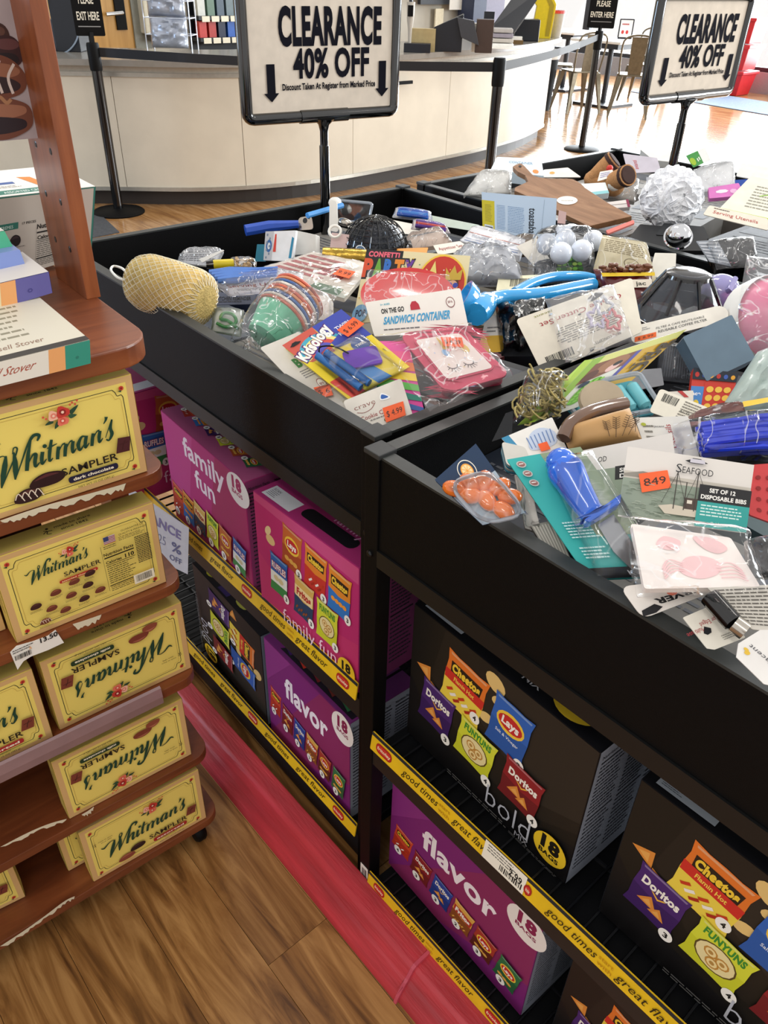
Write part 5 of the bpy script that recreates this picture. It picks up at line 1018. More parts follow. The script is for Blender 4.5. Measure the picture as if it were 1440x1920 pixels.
for k in range(8):
    q_ = 2 * math.pi * k / 8 + .2; d_ = Vector((math.cos(q_), math.sin(q_), 0)); MB().tube([c_ + d_ * rb * .86 + ZV * hh * .28, c_ + d_ * rt * 1.08 + ZV * hh * .92], .0032, 6).build('rib', BLACKG, t)
# curved reusable coffee card in front
A = Art(); A.text('REUSABLE COFFEE FILTER', .28, .3, .5, .14, '#4a4a4c', .01); A.text('FILTRE A CAFE REUTILISABLE', .26, .52, .5, .12, '#4a4a4c', 0); A.lines(.05, .6, .2, .8, 2, '#88888a'); A.rect(.04, .12, .26, .38, '#ee6a2c'); A.text('$ 8.99', .07, .18, .16, .14, '#3a241c', 0)
item('coffee_filter_card', 'long white curved card reading reusable coffee filter below the basket', 'card', ((1182, 648), (1370, 600), (1360, 570), (1185, 612)), .985, (.35, -.55, .75), '#ece7db', A, .001, r=.1)
# lavender cutter
c_ = on((1346, 560), .965); LV = mat('lavender_clear_plastic', '#aaa6dc', .08, 0, .03, 10, coat=.7, trans=.3); t = thing('lavender_scoop', 'pale lavender clear plastic scoop right of the cone basket', 'scoop', tuple(c_)); MB().lathe([(0, .046), (.016, .044), (.028, .032), (.034, .012), (.034, 0), (.031, 0), (.026, .03), (0, .04)], c_, Vector((.3, -.5, .8)), 24).build('dome', LV, t, smooth=True)
MB().tube([c_ + Vector((.01, -.02, .012)), c_ + Vector((.03, -.03, .03)), c_ + Vector((.02, 0, .04))], .005, 8).build('grip', LV, t, smooth=True)
# pink ball pack at right edge
c_ = on((1436, 600), .99); t = thing('pink_ball_pack', 'pink play ball in clear wrap at the right edge', 'ball', tuple(c_ - ZV * .06)); MB().blob(c_, .062, n=28).build('pink_ball', solid('#d93a78', .3), t, smooth=True); MB().lathe([(.064, -.02), (.066, 0), (.064, .02), (.0625, .0)], c_, (.6, -.3, .4), 30).build('white_band', WHITE, t, smooth=True)
f = quad(((1372, 650), (1500, 700), (1500, 490), (1400, 480)), 1.03, (.6, -.5, .6)); pillow(t, f, .03, film_mat('bright_wrap', gloss=.6, haze=.12, bumps=1.2, scale=13), 'clear_film', wr=.012, seed=14, nu=18, nv=18)
# toastab box
A = Art(); A.rect(0, 0, 1, 1, '#c3d8ee'); A.rect(0, 0, .17, .80, '#cfc22c'); A.rect(.03, .06, .15, .18, '#d8e4ee'); A.rect(.04, .07, .14, .14, '#4a4c58'); A.lines(.04, .25, .14, .7, 12, '#8a8230'); A.lines(.2, .12, .32, .72, 16, '#7a9cc4', .4, .1); A.lines(.35, .1, .58, .72, 16, '#7a9cc4', .4, .1); A.text('toastabags', .64, .74, .70, .10, '#2a3440', .02, rot=-math.pi / 2, asp=1); A.ell(.92, .12, .02, .03, '#14161a', 10); A.stroke([(.8, .02), (.84, .95)], .006, '#a4b8cc')
fr = quad(((905, 432), (1040, 462), (1044, 372), (903, 360)), .985, (.6, -.75, .25)); t = mk('toast_bag_box', 'pale blue carton with yellow end standing upright in the back bin', 'carton', fr); slab(t, fr, .018, solid('#c3d8ee', .4), 'carton', .01); A.build(fr, t)
# colander dome with black tray rim
c_ = on((703, 462), .935); t = thing('mesh_colander', 'upturned black mesh colander with shiny holes', 'colander', tuple(c_))
mb = MB()
RB = .068
def dpt(ph, th): return c_ + Vector((RB * math.cos(ph) * math.cos(th), RB * math.cos(ph) * math.sin(th), .062 * math.sin(ph)))
MB().blob(c_ - ZV * .004, RB * .97, RB * .97, .058, 24).build('inner_shell', mat('dark_steel', '#33353a', .2, .9, .2, 90, .6, 220), t, smooth=True)
for k in range(22):
    th_ = 2 * math.pi * k / 22; mb.tube([dpt(p_ * math.pi / 2 / 8, th_) for p_ in range(9)], .0011, 4)
for p_ in range(1, 8): mb.tube([dpt(p_ * math.pi / 16, 2 * math.pi * k / 28) for k in range(28)], .001, 4, closed=True)
mb.build('mesh_ribs', BLACKG, t); MB().tube([dpt(0, 2 * math.pi * k / 32) for k in range(32)], .004, 8, closed=True).build('rim', BLACKG, t, smooth=True)
item('black_tray', 'thin black tray edge below the colander', 'tray', ((650, 475), (775, 470), (770, 450), (690, 462)), .93, FLAT, '#0c0d10', None, .006, m=BLACKG)
# clear food tray
fr = quad(((622, 412), (692, 420), (700, 382), (632, 376)), .955, (.6, -.75, .35)); t = mk('clear_food_tray', 'empty clear plastic food tray leaning on the back panel', 'tray', fr); slab(t, fr, .002, FILM2, 'tray_base', .1)
P = [tuple(fr.pt(u, v, .01)) for u, v in rrect(0, 0, 1, 1, .12, 4)]; MB().tube(P, .003, 6, closed=True).build('tray_rim', mat('clear_rim_plastic', '#aeb6c0', .1, 0, .02, 10, alpha=.6), t, smooth=True)
# peeler and scissors
STL = mat('bright_steel', '#b8b2a8', .2, .9, .1, 40); t = thing('blue_handled_peeler', 'steel peeler head with two bright blue handles left of the sign pole', 'peeler', tuple(on((590, 420), .95)))
f = quad(((556, 432), (588, 430), (584, 404), (560, 408)), .97, (.5, -.6, .5)); slab(t, f, .003, STL, 'steel_head', .2); A = Art(.001); A.ell(.5, .7, .16, .2, '#1c1c20', 12); A.ell(.2, .25, .08, .1, '#3a3a40', 8); A.build(f, t, 'cutout')
MB().tube([on((576, 404), .985), on((642, 385), .99)], .006, 8).build('upper_handle', solid('#4f9ae0', .35), t, smooth=True); MB().tube([on((560, 420), .97), on((505, 424), .965), on((460, 432), .96)], [.008, .012, .012], 8).build('lower_handle', solid('#2250b8', .35), t, smooth=True)
# white ladle
t = thing('white_ladle', 'white plastic spoon handle with hanging hole behind the sign pole', 'spoon', tuple(on((626, 420), .95))); f = quad(((617, 432), (634, 436), (632, 378), (618, 374)), .98, (.6, -.7, .35)); slab(t, f, .003, WHITE, 'handle', .3); c2 = on((628, 434), .97)
MB().tube([c2 + (_r * math.cos(q_) + _u * math.sin(q_)) * .012 for q_ in [2 * math.pi * k / 16 for k in range(16)]], .003, 6, closed=True).build('hanging_ring', WHITE, t, smooth=True); MB().blob(on((628, 380), .985), .015, .015, .012, 12).build('bowl', WHITE, t, smooth=True)
item('pink_carton', 'pale pink carton beside the sign pole and the colander', 'carton', ((618, 470), (650, 466), (655, 440), (622, 436)), .95, (.5, -.7, .5), '#d9bcb8', None, .02)
a = on((645, 416), .965); t = thing('steel_spoon', 'shiny steel serving spoon bowl behind the colander', 'spoon', tuple(a)); MB().blob(a, .022, .012, .008, 14).build('bowl', STL, t, smooth=True); MB().tube([a, on((700, 425), .955)], .003, 6).build('handle', STL, t)
A = Art(); A.rect(0, 0, .28, 1, '#c3c6cc'); A.ell(.15, .5, .1, .22, '#3a6aa8', 14); A.ell(.15, .5, .05, .12, '#dde4ea', 12); A.poly([(.3, .3), (.4, .3), (.38, .9), (.33, .9)], '#d84a3c'); A.poly([(.86, .1), (.95, .1), (.97, .75), (.9, .8)], '#2f8ab0'); [A.ell(.08 + .09 * (k % 2), .1 + .13 * k, .03, .05, '#7a8aa0', 6) for k in range(7)]
item('logo_card_box', 'bright white box with blue ring print at the back of the bin', 'box', ((494, 488), (548, 490), (555, 432), (498, 434)), .965, (.55, -.75, .35), '#eff2f6', A, .012)
item('white_box', 'plain white open box left of the sign pole', 'box', ((550, 478), (592, 476), (592, 440), (555, 432)), .96, (.55, -.75, .35), '#dedcd6', None, .03)
item('teal_pack', 'small teal pack beside the bright white box', 'pack', ((478, 490), (495, 490), (497, 458), (482, 458)), .94, (.55, -.75, .35), '#1f7a94', None, .01)
# pens and cards at back
for (nm, lab, pxs, col) in (('pen_pack', 'blue pens in a clear pack against the back panel', ((735, 408), (812, 416), (808, 398), (742, 390)), '#1f5fc4'), ('pen_pack', 'purple and red pens pack below the blue pens', ((770, 430), (845, 438), (838, 424), (775, 412)), '#5a2a9a')):
    fr = quad(pxs, .945, (.3, -.5, .8)); t = mk(nm, lab, 'pen pack', fr); slab(t, fr, .001, WHITE, 'card')
    for k in range(3): MB().tube([fr.pt(.12, .25 + .25 * k, .006), fr.pt(.9, .2 + .25 * k, .006)], .0045, 8).build('pen', solid(col if k != 1 else ('#2f8ae0' if col[1] == '1' else '#c8322a'), .25), t, smooth=True)
    pillow(t, fr, .014, FILM2, 'clear_shell')
A = Art(); A.text('Appetizer Set', .1, .4, .8, .3, '#a0343a', .0); item('appetizer_set_card', 'white appetizer set card with red words behind the crinkled pack', 'card', ((822, 478), (885, 468), (862, 452), (812, 460)), .955, (.2, -.4, .88), '#e9e2d6', A)
item('orange_slip', 'orange and yellow paper slip behind the party card', 'card', ((740, 478), (800, 474), (803, 464), (745, 466)), .945, (.2, -.4, .88), '#ea9a3a', None)
A = Art(); A.rect(.05, .1, .95, .16, '#8a9cc0'); A.rect(.05, .24, .95, .28, '#b0bcd4'); A.rect(.02, .6, .96, .64, '#c87a6a'); A.lines(.1, .36, .8, .55, 3, '#a8b0c0')
item('white_napkin_pack', 'flat white pack of napkins with thin blue lines at the back', 'napkins', ((862, 452), (975, 480), (985, 450), (888, 424)), .958, (.12, -.25, .95), '#edeff4', A, .014, True, FILM, fd=.012)
item('long_white_card', 'long white card with an orange mark behind the colander', 'card', ((650, 425), (775, 440), (800, 425), (700, 405)), .935, FLAT, '#ece6da', None)
item('mint_card', 'long pale mint card leaning at the back panel', 'card', ((775, 415), (905, 436), (900, 422), (780, 398)), .935, (.3, -.6, .7), '#cfdccf', None)
item('kraft_wrap', 'mauve and tan wrapped pack between colander and napkins', 'pack', ((745, 470), (850, 456), (830, 432), (765, 446)), .935, (.15, -.3, .93), '#bfa99a', None, .01, True, FILMW)
item('black_handle_tool', 'black plastic utensil with long handle behind the colander', 'utensil', ((660, 440), (785, 436), (740, 420), (690, 416)), .93, FLAT, '#16171a', None, .006, m=BLACKG)
item('brown_wrap', 'shiny brown foil bag right of the napkin pack', 'bag', ((940, 478), (1000, 470), (1010, 445), (955, 450)), .95, UPC, '#6e5a44', None, .014, True, FILMW)
item('leafy_print_pack', 'small dark pack with green leaf print below the frosted balls', 'pack', ((1040, 512), (1095, 508), (1088, 482), (1050, 480)), .955, (.45, -.5, .74), '#35502a', (lambda A: ([A.ell(.1 + .2 * (k % 5), .2 + .3 * (k // 5), .1, .12, ('#6aa83a', '#2f6a2a', '#a8c85a')[k % 3], 7) for k in range(15)], A)[1])(Art()), .006)
item('black_gift_bag', 'black crinkled bag below the frosted balls', 'bag', ((1000, 535), (1085, 530), (1060, 488), (1002, 492)), .94, (.4, -.5, .75), '#0c0c10', None, .01, True, FILMW, m=mat('black_shiny_bag'))
# ---- bin B ----------------------------------------------------------
# orange capsule blister
A = Art(); A.rect(0, 0, 1, 1, '#15304f'); A.rect(0, 0, 1, .60, '#9fb4c4'); A.ell(.56, .80, .17, .16, '#e9e4d4', 28); A.ell(.56, .80, .155, .147, '#15304f', 28); A.ell(.56, .80, .11, .105, '#e8a03c', 24); A.ell(.56, .80, .09, .086, '#f0d8a0', 24)
for k in range(8): q_ = 2 * math.pi * k / 8; A.stroke([(.56, .8), (.56 + .09 * math.cos(q_), .8 + .086 * math.sin(q_))], .008, '#e8a03c')
A.ell(.25, .68, .045, .04, '#e8e8ea', 16); A.ell(.25, .68, .03, .028, '#15171c', 12)
t, fr = item('orange_capsule_pack', 'navy card blister of shiny orange oval scent capsules', 'blister pack', ((905, 985), (985, 962), (892, 832), (815, 900)), .968, (.30, -.42, .85), '#15304f', A, .0015, r=.05)
OR = solid('#e0701e', .15, coat=.8)
for (x, y) in ((852, 916), (881, 906), (909, 903), (936, 913), (956, 931), (944, 957), (913, 938), (882, 929)):
    p = onp((x, y), fr.pt(.5, .5, .008), fr.n); q_ = math.atan2(y - 931, x - 908); d_ = (onp((x + 6 * math.cos(q_), y + 6 * math.sin(q_)), fr.pt(.5, .5, .008), fr.n) - p).normalized(); M_ = d_.to_track_quat('X', 'Z').to_matrix()
    MB().blob(p, .0135, .0095, .0085, 14, M_).build('orange_capsule', OR, t, smooth=True)
f = quad(((905, 985), (990, 965), (918, 882), (838, 908)), .977, (.30, -.42, .85)); P = [tuple(f.pt(u, v, .002)) for u, v in smooth(rrect(0, 0, 1, 1, .35, 5), 1, True)]; MB().tube(P, .0022, 6, closed=True).build('blister_edge', mat('clear_rim_plastic'), t, smooth=True); pillow(t, f, .018, FILM2, 'clear_shell')
# clam knife on teal card
A = Art(); A.rect(0, 0, 1, 1, '#2fa8a4'); A.rect(.45, .32, 1, 1, '#8a9a78')
rnd = random.Random(21)
for k in range(60): x = .46 + rnd.random() * .4; y = .34 + rnd.random() * .62; A.stroke([(x, y), (x + .05, y + .006), (x + .12, y)], .006, rnd.choice(('#6a7c5e', '#a8b494', '#75876a')), asp=2)
A.rect(0, 0, 1, .08, '#17181b'); A.rect(.0, -.001, .3, .0, '#17181b'); A.text('KNIFE', .5, .02, .3, .035, '#d8d8da', .02)
for y in (.93, .85, .77): A.ell(.12, y, .06, .028, '#b4b0ac', 18); A.ell(.12, y, .045, .02, '#8c5a54', 18); A.lines(.09, y - .01, .15, y + .008, 1, '#e4e0dc', .5, 0)
A.lines(.12, .30, .5, .44, 6, '#bfe4e0', .45, .3); A.lines(.12, .14, .44, .24, 4, '#bfe4e0', .45, .3)
t, fr = item('clam_knife_card', 'teal knife card holding a chunky bright blue handled knife', 'knife pack', ((1105, 1088), (1262, 1082), (1088, 838), (950, 862)), .972, (.34, -.44, .83), '#2fa8a4', A, .0015, r=.03)
BH = solid('#1c62d0', .18, coat=.7)
P = [onp(p_, fr.pt(.5, .5, .016), fr.n) for p_ in ((1052, 868), (1068, 895), (1085, 925), (1102, 952), (1112, 966))]; MB().tube(smooth([tuple(p) for p in P], 4), [.0155, .0175, .0185, .0185, .018, .017, .0165, .0155, .015, .0145, .014, .0135, .013, .0125, .013, .014, .016], 16).build('blue_handle', BH, t, smooth=True)
MB().blob(P[0], .0158, n=14).build('handle_end', BH, t, smooth=True)
g4 = [onp(p_, fr.pt(.5, .5, .012), fr.n) for p_ in ((1090, 985), (1115, 968), (1160, 936), (1158, 955), (1100, 992))]; MB().prism(g4, fr.n * .018).build('guard', BH, t, bevel=.003)
g4 = [onp(p_, fr.pt(.5, .5, .006), fr.n) for p_ in ((1120, 985), (1150, 965), (1200, 1040), (1230, 1090), (1190, 1075), (1150, 1035))]; MB().prism(g4, fr.n * .0015).build('blade', mat('knife_steel', '#9a9ca0', .2, .95, .05, 20), t)
f = quad(((1120, 1080), (1250, 1075), (1110, 845), (1020, 860)), .985, (.34, -.44, .83)); pillow(t, f, .02, FILM2, 'clear_shell')
# seafood bibs
def seafood_print(A, sx=1.0):
    A.rect(0, 0, 1, 1, '#dcd6cf'); A.rect(0, .02, 1, .60, '#8f9c8c'); A.rect(0, .56, 1, .66, '#c3bcb0'); A.poly([(0, .62), (.15, .68), (.35, .64), (.6, .60), (0, .58)], '#8f8a80')
    rn = random.Random(8)
    for k in range(70): x = rn.random() * .55; y = .05 + rn.random() * .46; A.stroke([(x, y), (x + .02, y + .008), (x + .05, y)], .008, rn.choice(('#768472', '#a4ae9e', '#6c7a6a')))
    A.poly([(.30, .22), (.36, .12), (.66, .12), (.72, .30), (.55, .24), (.4, .26)], '#c9c0ae'); A.rect(.5, .22, .64, .38, '#4a3c34'); A.rect(.52, .3, .56, .35, '#d8d0c0')
    for x, h_ in ((.42, .74), (.58, .78), (.5, .6)): A.stroke([(x, .2), (x, h_)], .008, '#3a342e')
    for a_, b_ in (((.42, .72), (.32, .26)), ((.58, .76), (.7, .3)), ((.42, .72), (.52, .24)), ((.58, .76), (.5, .3))): A.stroke([a_, b_], .004, '#3a342e')
    A.rect(.60, .36, 1, .60, '#1b1b1d'); A.text('SET OF 12', .68, .50, .2, .06, '#f2efe8', .03); A.text('DISPOSABLE BIBS', .62, .40, .35, .06, '#f2efe8', .03); A.rect(.60, 0, 1, .36, '#2f9c96'); A.lines(.63, .14, .97, .32, 4, '#cfe8e2', .4, .2); A.text('Quick, easy cleanup', .72, .05, .24, .035, '#e0f0ea', .01)
    A.text('S', .40, .72, .045, .13, '#2a2a2c', 0); A.text('EAFOOD', .45, .72, .24, .10, '#2a2a2c', 0)
    hole(A, .55, .90, .09, .05); A.poly([(.5, .885), (.62, .885), (.61, .94), (.5, .94)], '#c8c4cc')
A = Art(); seafood_print(A)
hf = quad(((1158, 968), (1396, 1000), (1414, 872), (1177, 837)), 1.01, (.42, -.62, .66)); t = mk('bib_pack', 'seafood header card pack of folded white bibs with pink lobster print', 'bib pack', hf)
slab(t, hf, .001, solid('#dcd6cf', .5), 'header_card', .04); A.build(hf, t, 'header_print'); sticker(t, Fr(*[onp(q_, hf.pt(.5, .5, .002), hf.n) for q_ in ((1203, 924), (1258, 915), (1251, 882), (1197, 889))]), '849')
LB = solid('#ece2dc', .55)
for k in range(6):
    o_ = k * .0085; f = quad(((1210 - k % 2 * 2, 1104), (1424 + k % 3, 1100), (1370, 1008), (1182 + k % 2 * 3, 982)), 1.0 - .046 + o_, (.16, -.30, .94)); slab(t, f, .0070, LB, 'folded_bib', .03)
A = Art(); PKP = '#e8bfc0'
A.poly(smooth([(.35, .3), (.45, .5), (.62, .55), (.75, .45), (.7, .25), (.55, .15), (.42, .18)], 4, True), PKP); A.poly(smooth([(.2, .7), (.3, .85), (.45, .8), (.4, .65), (.28, .62)], 4, True), PKP); A.poly(smooth([(.6, .9), (.8, .92), (.9, .75), (.78, .62), (.66, .7)], 4, True), PKP)
for k in range(5): A.stroke([(.7, .4 - .06 * k), (.85, .45 - .07 * k), (.92, .3 - .05 * k)], .02, PKP); A.stroke([(.4, .4 - .03 * k), (.28, .45 - .05 * k), (.2, .3 - .04 * k)], .018, PKP)
A.stroke([(.4, .6), (.3, .7)], .03, PKP); A.build(f, t, 'lobster_print')
f2 = quad(((1195, 1120), (1438, 1108), (1400, 990), (1165, 968)), 1.012, (.2, -.34, .92)); pillow(t, f2, .014, FILM, 'clear_film', wr=.007, seed=20, nu=22, nv=20, edge=.04)
A = Art(); A.rect(0, 0, 1, 1, '#dad5cf'); A.rect(0, .05, .62, .58, '#8c9a86'); A.rect(.46, .36, 1, .6, '#1b1b1d'); A.text('SET OF 12', .5, .49, .3, .07, '#f0ede6', .03); A.text('DISPOSABLE', .5, .39, .4, .07, '#f0ede6', .03); A.text('OD', .3, .72, .08, .1, '#2a2a2c', 0)
item('bib_pack', 'second seafood bib card tucked behind the front bib pack', 'bib pack', ((1050, 945), (1275, 930), (1260, 812), (1065, 850)), .985, (.42, -.60, .68), '#dad5cf', A, .001)
# upside-down card by the rim
A = Art(); A.text('FOOD', .75, .66, .2, .12, '#8a8680', 0, rot=math.pi); A.text('SERVER', .98, .42, .7, .2, '#1b1b1d', .04, rot=math.pi); A.ell(.55, .5, .07, .12, '#e8602c', 10); A.poly([(.05, .2), (.25, .28), (.32, .12), (.2, .02), (.02, .04)], '#14151a')
item('seafood_server_card', 'white card with upside-down black lettering under the bib pack', 'card', ((1205, 1160), (1336, 1110), (1310, 1082), (1162, 1100)), .962, (.3, -.4, .86), '#e5dfd8', A, .001, r=.12)
A = Art(); A.text('Multi use', .3, .6, .5, .12, '#a8323a', .0, rot=math.pi); A.text('Razor Edged', .85, .72, .6, .12, '#a8323a', .0, rot=math.pi); A.poly([(.18, .45), (.3, .6), (.42, .5), (.36, .4), (.24, .38)], '#14151a'); A.lines(.5, .1, .9, .25, 3, '#77746c')
item('razor_knife_card', 'cream card with red upside-down razor edged lettering near the right rim', 'card', ((1330, 1222), (1398, 1195), (1345, 1130), (1280, 1158)), .957, (.3, -.4, .86), '#e6e0d2', A, .001)
t = thing('black_knife', 'black handled knife with bright steel bolster under the printed sheet', 'knife', tuple(on((1370, 1160), .965))); MB().tube([on((1330, 1118), .985), on((1375, 1168), .978)], .0085, 10).build('handle', BLACKG, t, smooth=True); MB().tube([on((1376, 1168), .978), on((1398, 1184), .975)], .008, 10).build('bolster', STL, t, smooth=True)
A = Art(); A.lines(.05, .08, .95, .95, 11, '#56524c', .35, .15)
item('printed_sheet', 'grey white sheet of small instructions poking out below the bibs', 'sheet', ((1410, 1180), (1500, 1190), (1470, 1095), (1326, 1102)), .982, (.3, -.4, .86), '#c9c4ba', A, .001)
A = Art(); A.ell(.22, .78, .05, .05, '#d8b23c', 8); A.ell(.26, .84, .035, .05, '#d8b23c', 8); A.text('jacent', .42, .44, .44, .09, '#4a4a50', .0, rot=math.pi / 2); A.text('10', .5, .08, .2, .09, '#2f8ad0', .05); A.text('R', .72, .6, .06, .08, '#3a3a40', .02)
item('jacent_card', 'white rounded card with gold flower mark overhanging the right rim', 'card', ((1440, 1290), (1560, 1260), (1440, 1172), (1366, 1218)), .985, (.4, -.45, .8), '#dfdcd8', A, .001, outline=[(0, .1), (.1, 0), (.9, 0), (1, .1), (1, .9), (.8, 1), (.25, 1), (0, .8)])
item('black_wrapped_pack', 'black glossy pack in crinkled wrap at the right edge beside the bibs', 'pack', ((1405, 1085), (1480, 1080), (1470, 1000), (1402, 1010)), 1.0, (.4, -.5, .77), '#0c0c0f', None, .01, True, FILMW, m=mat('black_shiny_bag'))
# net bag of rubber bands
fr = quad(((945, 826), (1052, 782), (1062, 705), (985, 705)), .972, (.4, -.5, .77)); t = mk('raffia_curl_bag', 'clear bag of curly straw coloured raffia loops by the divider', 'bag', fr); RF = solid('#a8985c', .6)
rnd = random.Random(9)
for k in range(64):
    c_ = fr.pt(.12 + .76 * rnd.random(), .18 + .72 * rnd.random(), .006 + .022 * rnd.random()); e1 = Vector((rnd.uniform(-1, 1), rnd.uniform(-1, 1), rnd.uniform(-.6, .6))).normalized(); e2 = e1.cross(Vector((rnd.random(), rnd.random(), 1))).normalized(); R_ = .007 + .009 * rnd.random()
    MB().tube([c_ + e1 * R_ * math.cos(q_) + e2 * R_ * math.sin(q_) for q_ in [1.7 * math.pi * j / 9 for j in range(10)]], .0013, 4).build('raffia_loop', RF, t)
pillow(t, fr, .038, FILM, 'clear_film', wr=.01, seed=31, edge=.06, nu=18, nv=18)
f = quad(((922, 828), (960, 815), (962, 770), (948, 775)), .965, (.4, -.5, .77)); slab(t, f, .001, mat('dark_film_tail', '#1a1c20', .15, alpha=.7), 'bag_tail')
# tall yellow dog toy card
A = Art(); A.rect(0, 0, 1, 1, '#d8d8cc'); A.rect(.0, .86, 1, 1, '#cfd07a'); A.rect(0, 0, .12, 1, '#8ab03a'); A.rect(.60, 0, 1, .86, '#c9a02a'); A.rect(.54, 0, .6, .86, '#4a4a9a'); A.poly([(.1, .5), (.3, .55), (.54, .62), (.54, .86), (.1, .86)], '#7a4a30')
A.ell(.36, .74, .16, .13, '#9a6a48', 20); A.ell(.4, .66, .07, .07, '#e0b8b0', 14); A.ell(.42, .72, .05, .04, '#1d1716', 12); A.ell(.18, .62, .08, .1, '#5a3020', 12); A.ell(.33, .32, .12, .22, '#6fae3a', 20)
for j in range(7):
    for i in range(3): A.ell(.26 + .07 * i, .16 + .055 * j, .026, .022, '#8ccc50', 7)
A.ell(.2, .48, .06, .05, '#1a2a40', 14); A.lines(.14, .06, .3, .14, 2, '#4a4a4a'); A.text('Dog', .94, .35, .5, .2, '#3a2c14', .04, rot=math.pi / 2, asp=1)
A.text('Toy', .80, .5, .25, .12, '#4a3818', .03, rot=math.pi / 2)
fr = Fr(onp((1003, 790), (on((1080, 730), .985)), (.9, -.1, .42)), onp((1158, 738), (on((1080, 730), .985)), (.9, -.1, .42)), onp((1287, 617), (on((1080, 730), .985)), (.9, -.1, .42)), onp((1113, 673), (on((1080, 730), .985)), (.9, -.1, .42)))
t = mk('dog_chew_card', 'tall yellow and green card with dog muzzle and green corn chew', 'toy', fr); slab(t, fr, .0015, solid('#d8d8cc', .4), 'card', .03); A.build(fr, t)
fe = Fr(fr.c[0] - fr.n * .012 + (fr.c[0] - fr.c[1]) * .12, fr.c[0], fr.c[3], fr.c[3] - fr.n * .012 + (fr.c[3] - fr.c[2]) * .02); slab(t, fe, .001, solid('#9fc23e', .4), 'green_side_flap', .01)
# grey box pieces behind
item('grey_comb_pack', 'dark clear pack of grey comb bristles below the slate box', 'pack', ((1232, 712), (1300, 720), (1302, 650), (1240, 640)), .955, (.45, -.55, .7), '#3a3d44', (lambda A: ([A.stroke([(.1 + .07 * k, .1), (.14 + .07 * k, .9)], .012, '#6a6d76') for k in range(12)], A)[1])(Art()), .01, True, FILM)
item('grey_card', 'plain grey card lying under the yellow dog chew card', 'card', ((1175, 735), (1245, 722), (1240, 690), (1180, 695)), .945, (.3, -.4, .86), '#8d8f94', None)
A = Art(); A.rect(0, 0, .3, .6, '#4a86c8'); A.ell(.15, .2, .08, .1, '#e8c83c', 10); A.text('ace', .04, .4, .2, .08, '#e8e8f0', .05); A.rect(.3, 0, 1, .7, '#c8382a')
for j in range(3):
    for i in range(3): A.ell(.44 + .2 * i, .14 + .2 * j, .085, .075, '#efc04a', 12)
A.rect(0, .75, 1, 1, '#1c2430')
for k in range(6): A.ell(.1 + .16 * k, .86, .05, .06, ('#b8302a', '#3a5aa8', '#e0a030')[k % 3], 8)
item('toy_cannon_pack', 'small red toy pack with rows of yellow dots below the slate box', 'toy', ((1290, 775), (1365, 772), (1385, 700), (1300, 690)), .955, (.42, -.5, .75), '#c8382a', A, .012)
item('slate_box', 'plain slate blue square box tilted on the right bin pile', 'box', ((1325, 715), (1417, 672), (1372, 590), (1280, 632)), 1.0, (.5, -.5, .7), '#63798a', None, .03, rough=.3)
fr = quad(((1345, 775), (1470, 775), (1470, 640), (1420, 660)), 1.0, (.45, -.5, .74)); t = mk('mint_bag', 'pale mint translucent plastic bag at the right edge above the straws', 'bag', fr); pillow(t, fr, .02, mat('mint_bag_plastic', '#aebfb9', .3, 0, .05, 20, .4, 40, coat=.3), 'bag_body', wr=.01, seed=40)
t = thing('yellow_stick', 'flat yellow wooden stick at the right edge over the mint bag', 'stick', tuple(on((1420, 760), 1.0))); MB().hexa([on(p_, 1.004) for p_ in ((1395, 763), (1470, 748), (1470, 740), (1392, 753))] + [on(p_, 1.007) for p_ in ((1395, 763), (1470, 748), (1470, 740), (1392, 753))]).build('stick', solid('#e2b62c', .5), t)
# teal silicone mold
fr = quad(((1095, 800), (1232, 775), (1190, 712), (1045, 745)), .962, (.3, -.35, .88)); t = mk('ice_mold_tray', 'teal silicone stick mold in clear tray behind the wheat cup', 'tray', fr); slab(t, fr, .004, solid('#4aa0b0', .35), 'tray_base', .08); TL_ = solid('#6fbcc6', .3)
for k in range(5): a_, b_ = fr.pt(.12 + .19 * k, .12, .006), fr.pt(.12 + .19 * k, .85, .006); MB().tube([a_, a_.lerp(b_, .1), a_.lerp(b_, .9), b_], [.004, .0085, .0085, .004], 10).build('mold_cavity', TL_, t, smooth=True)
P = [tuple(fr.pt(u, v, .012)) for u, v in rrect(-.03, -.03, 1.03, 1.03, .1, 4)]; MB().tube(P, .0035, 6, closed=True).build('clear_rim', mat('clear_rim_plastic'), t, smooth=True)
# wheat cup
a = on((1132, 832), .965); b = on((1118, 765), .995); ax = (b - a).normalized(); ln = (b - a).length; t = thing('wheat_print_cup', 'kraft paper cup printed with dark wheat ears and clear brown lid', 'cup', tuple(a - ZV * .05))
fr = quad(((1068, 848), (1205, 828), (1180, 765), (1052, 805)), .985, (.45, -.55, .7)); KR = solid('#b98f5a', .6)
pillow(t, fr, .022, KR, 'cup_body', wr=0, power=.5); A = Art(.0235)
for (x, y, dx, dy) in ((.6, .1, .1, .6), (.68, .1, .2, .55), (.52, .15, .02, .5), (.76, .1, .18, .4), (.86, .15, .1, .5)):
    A.stroke([(x, y), (x + dx * .6, y + dy * .6), (x + dx, y + dy)], .008, '#4a3218')
    for j in range(6): u = x + dx * (.45 + .1 * j); v = y + dy * (.45 + .1 * j); A.stroke([(u, v), (u - .04, v + .07)], .012, '#4a3218'); A.stroke([(u, v), (u + .06, v + .03)], .012, '#4a3218')
A.build(fr, t); P = [on((x, y), z) for x, y, z in ((1056, 822, .985), (1070, 795, .995), (1098, 776, 1.0), (1135, 764, 1.0), (1172, 757, .998))]
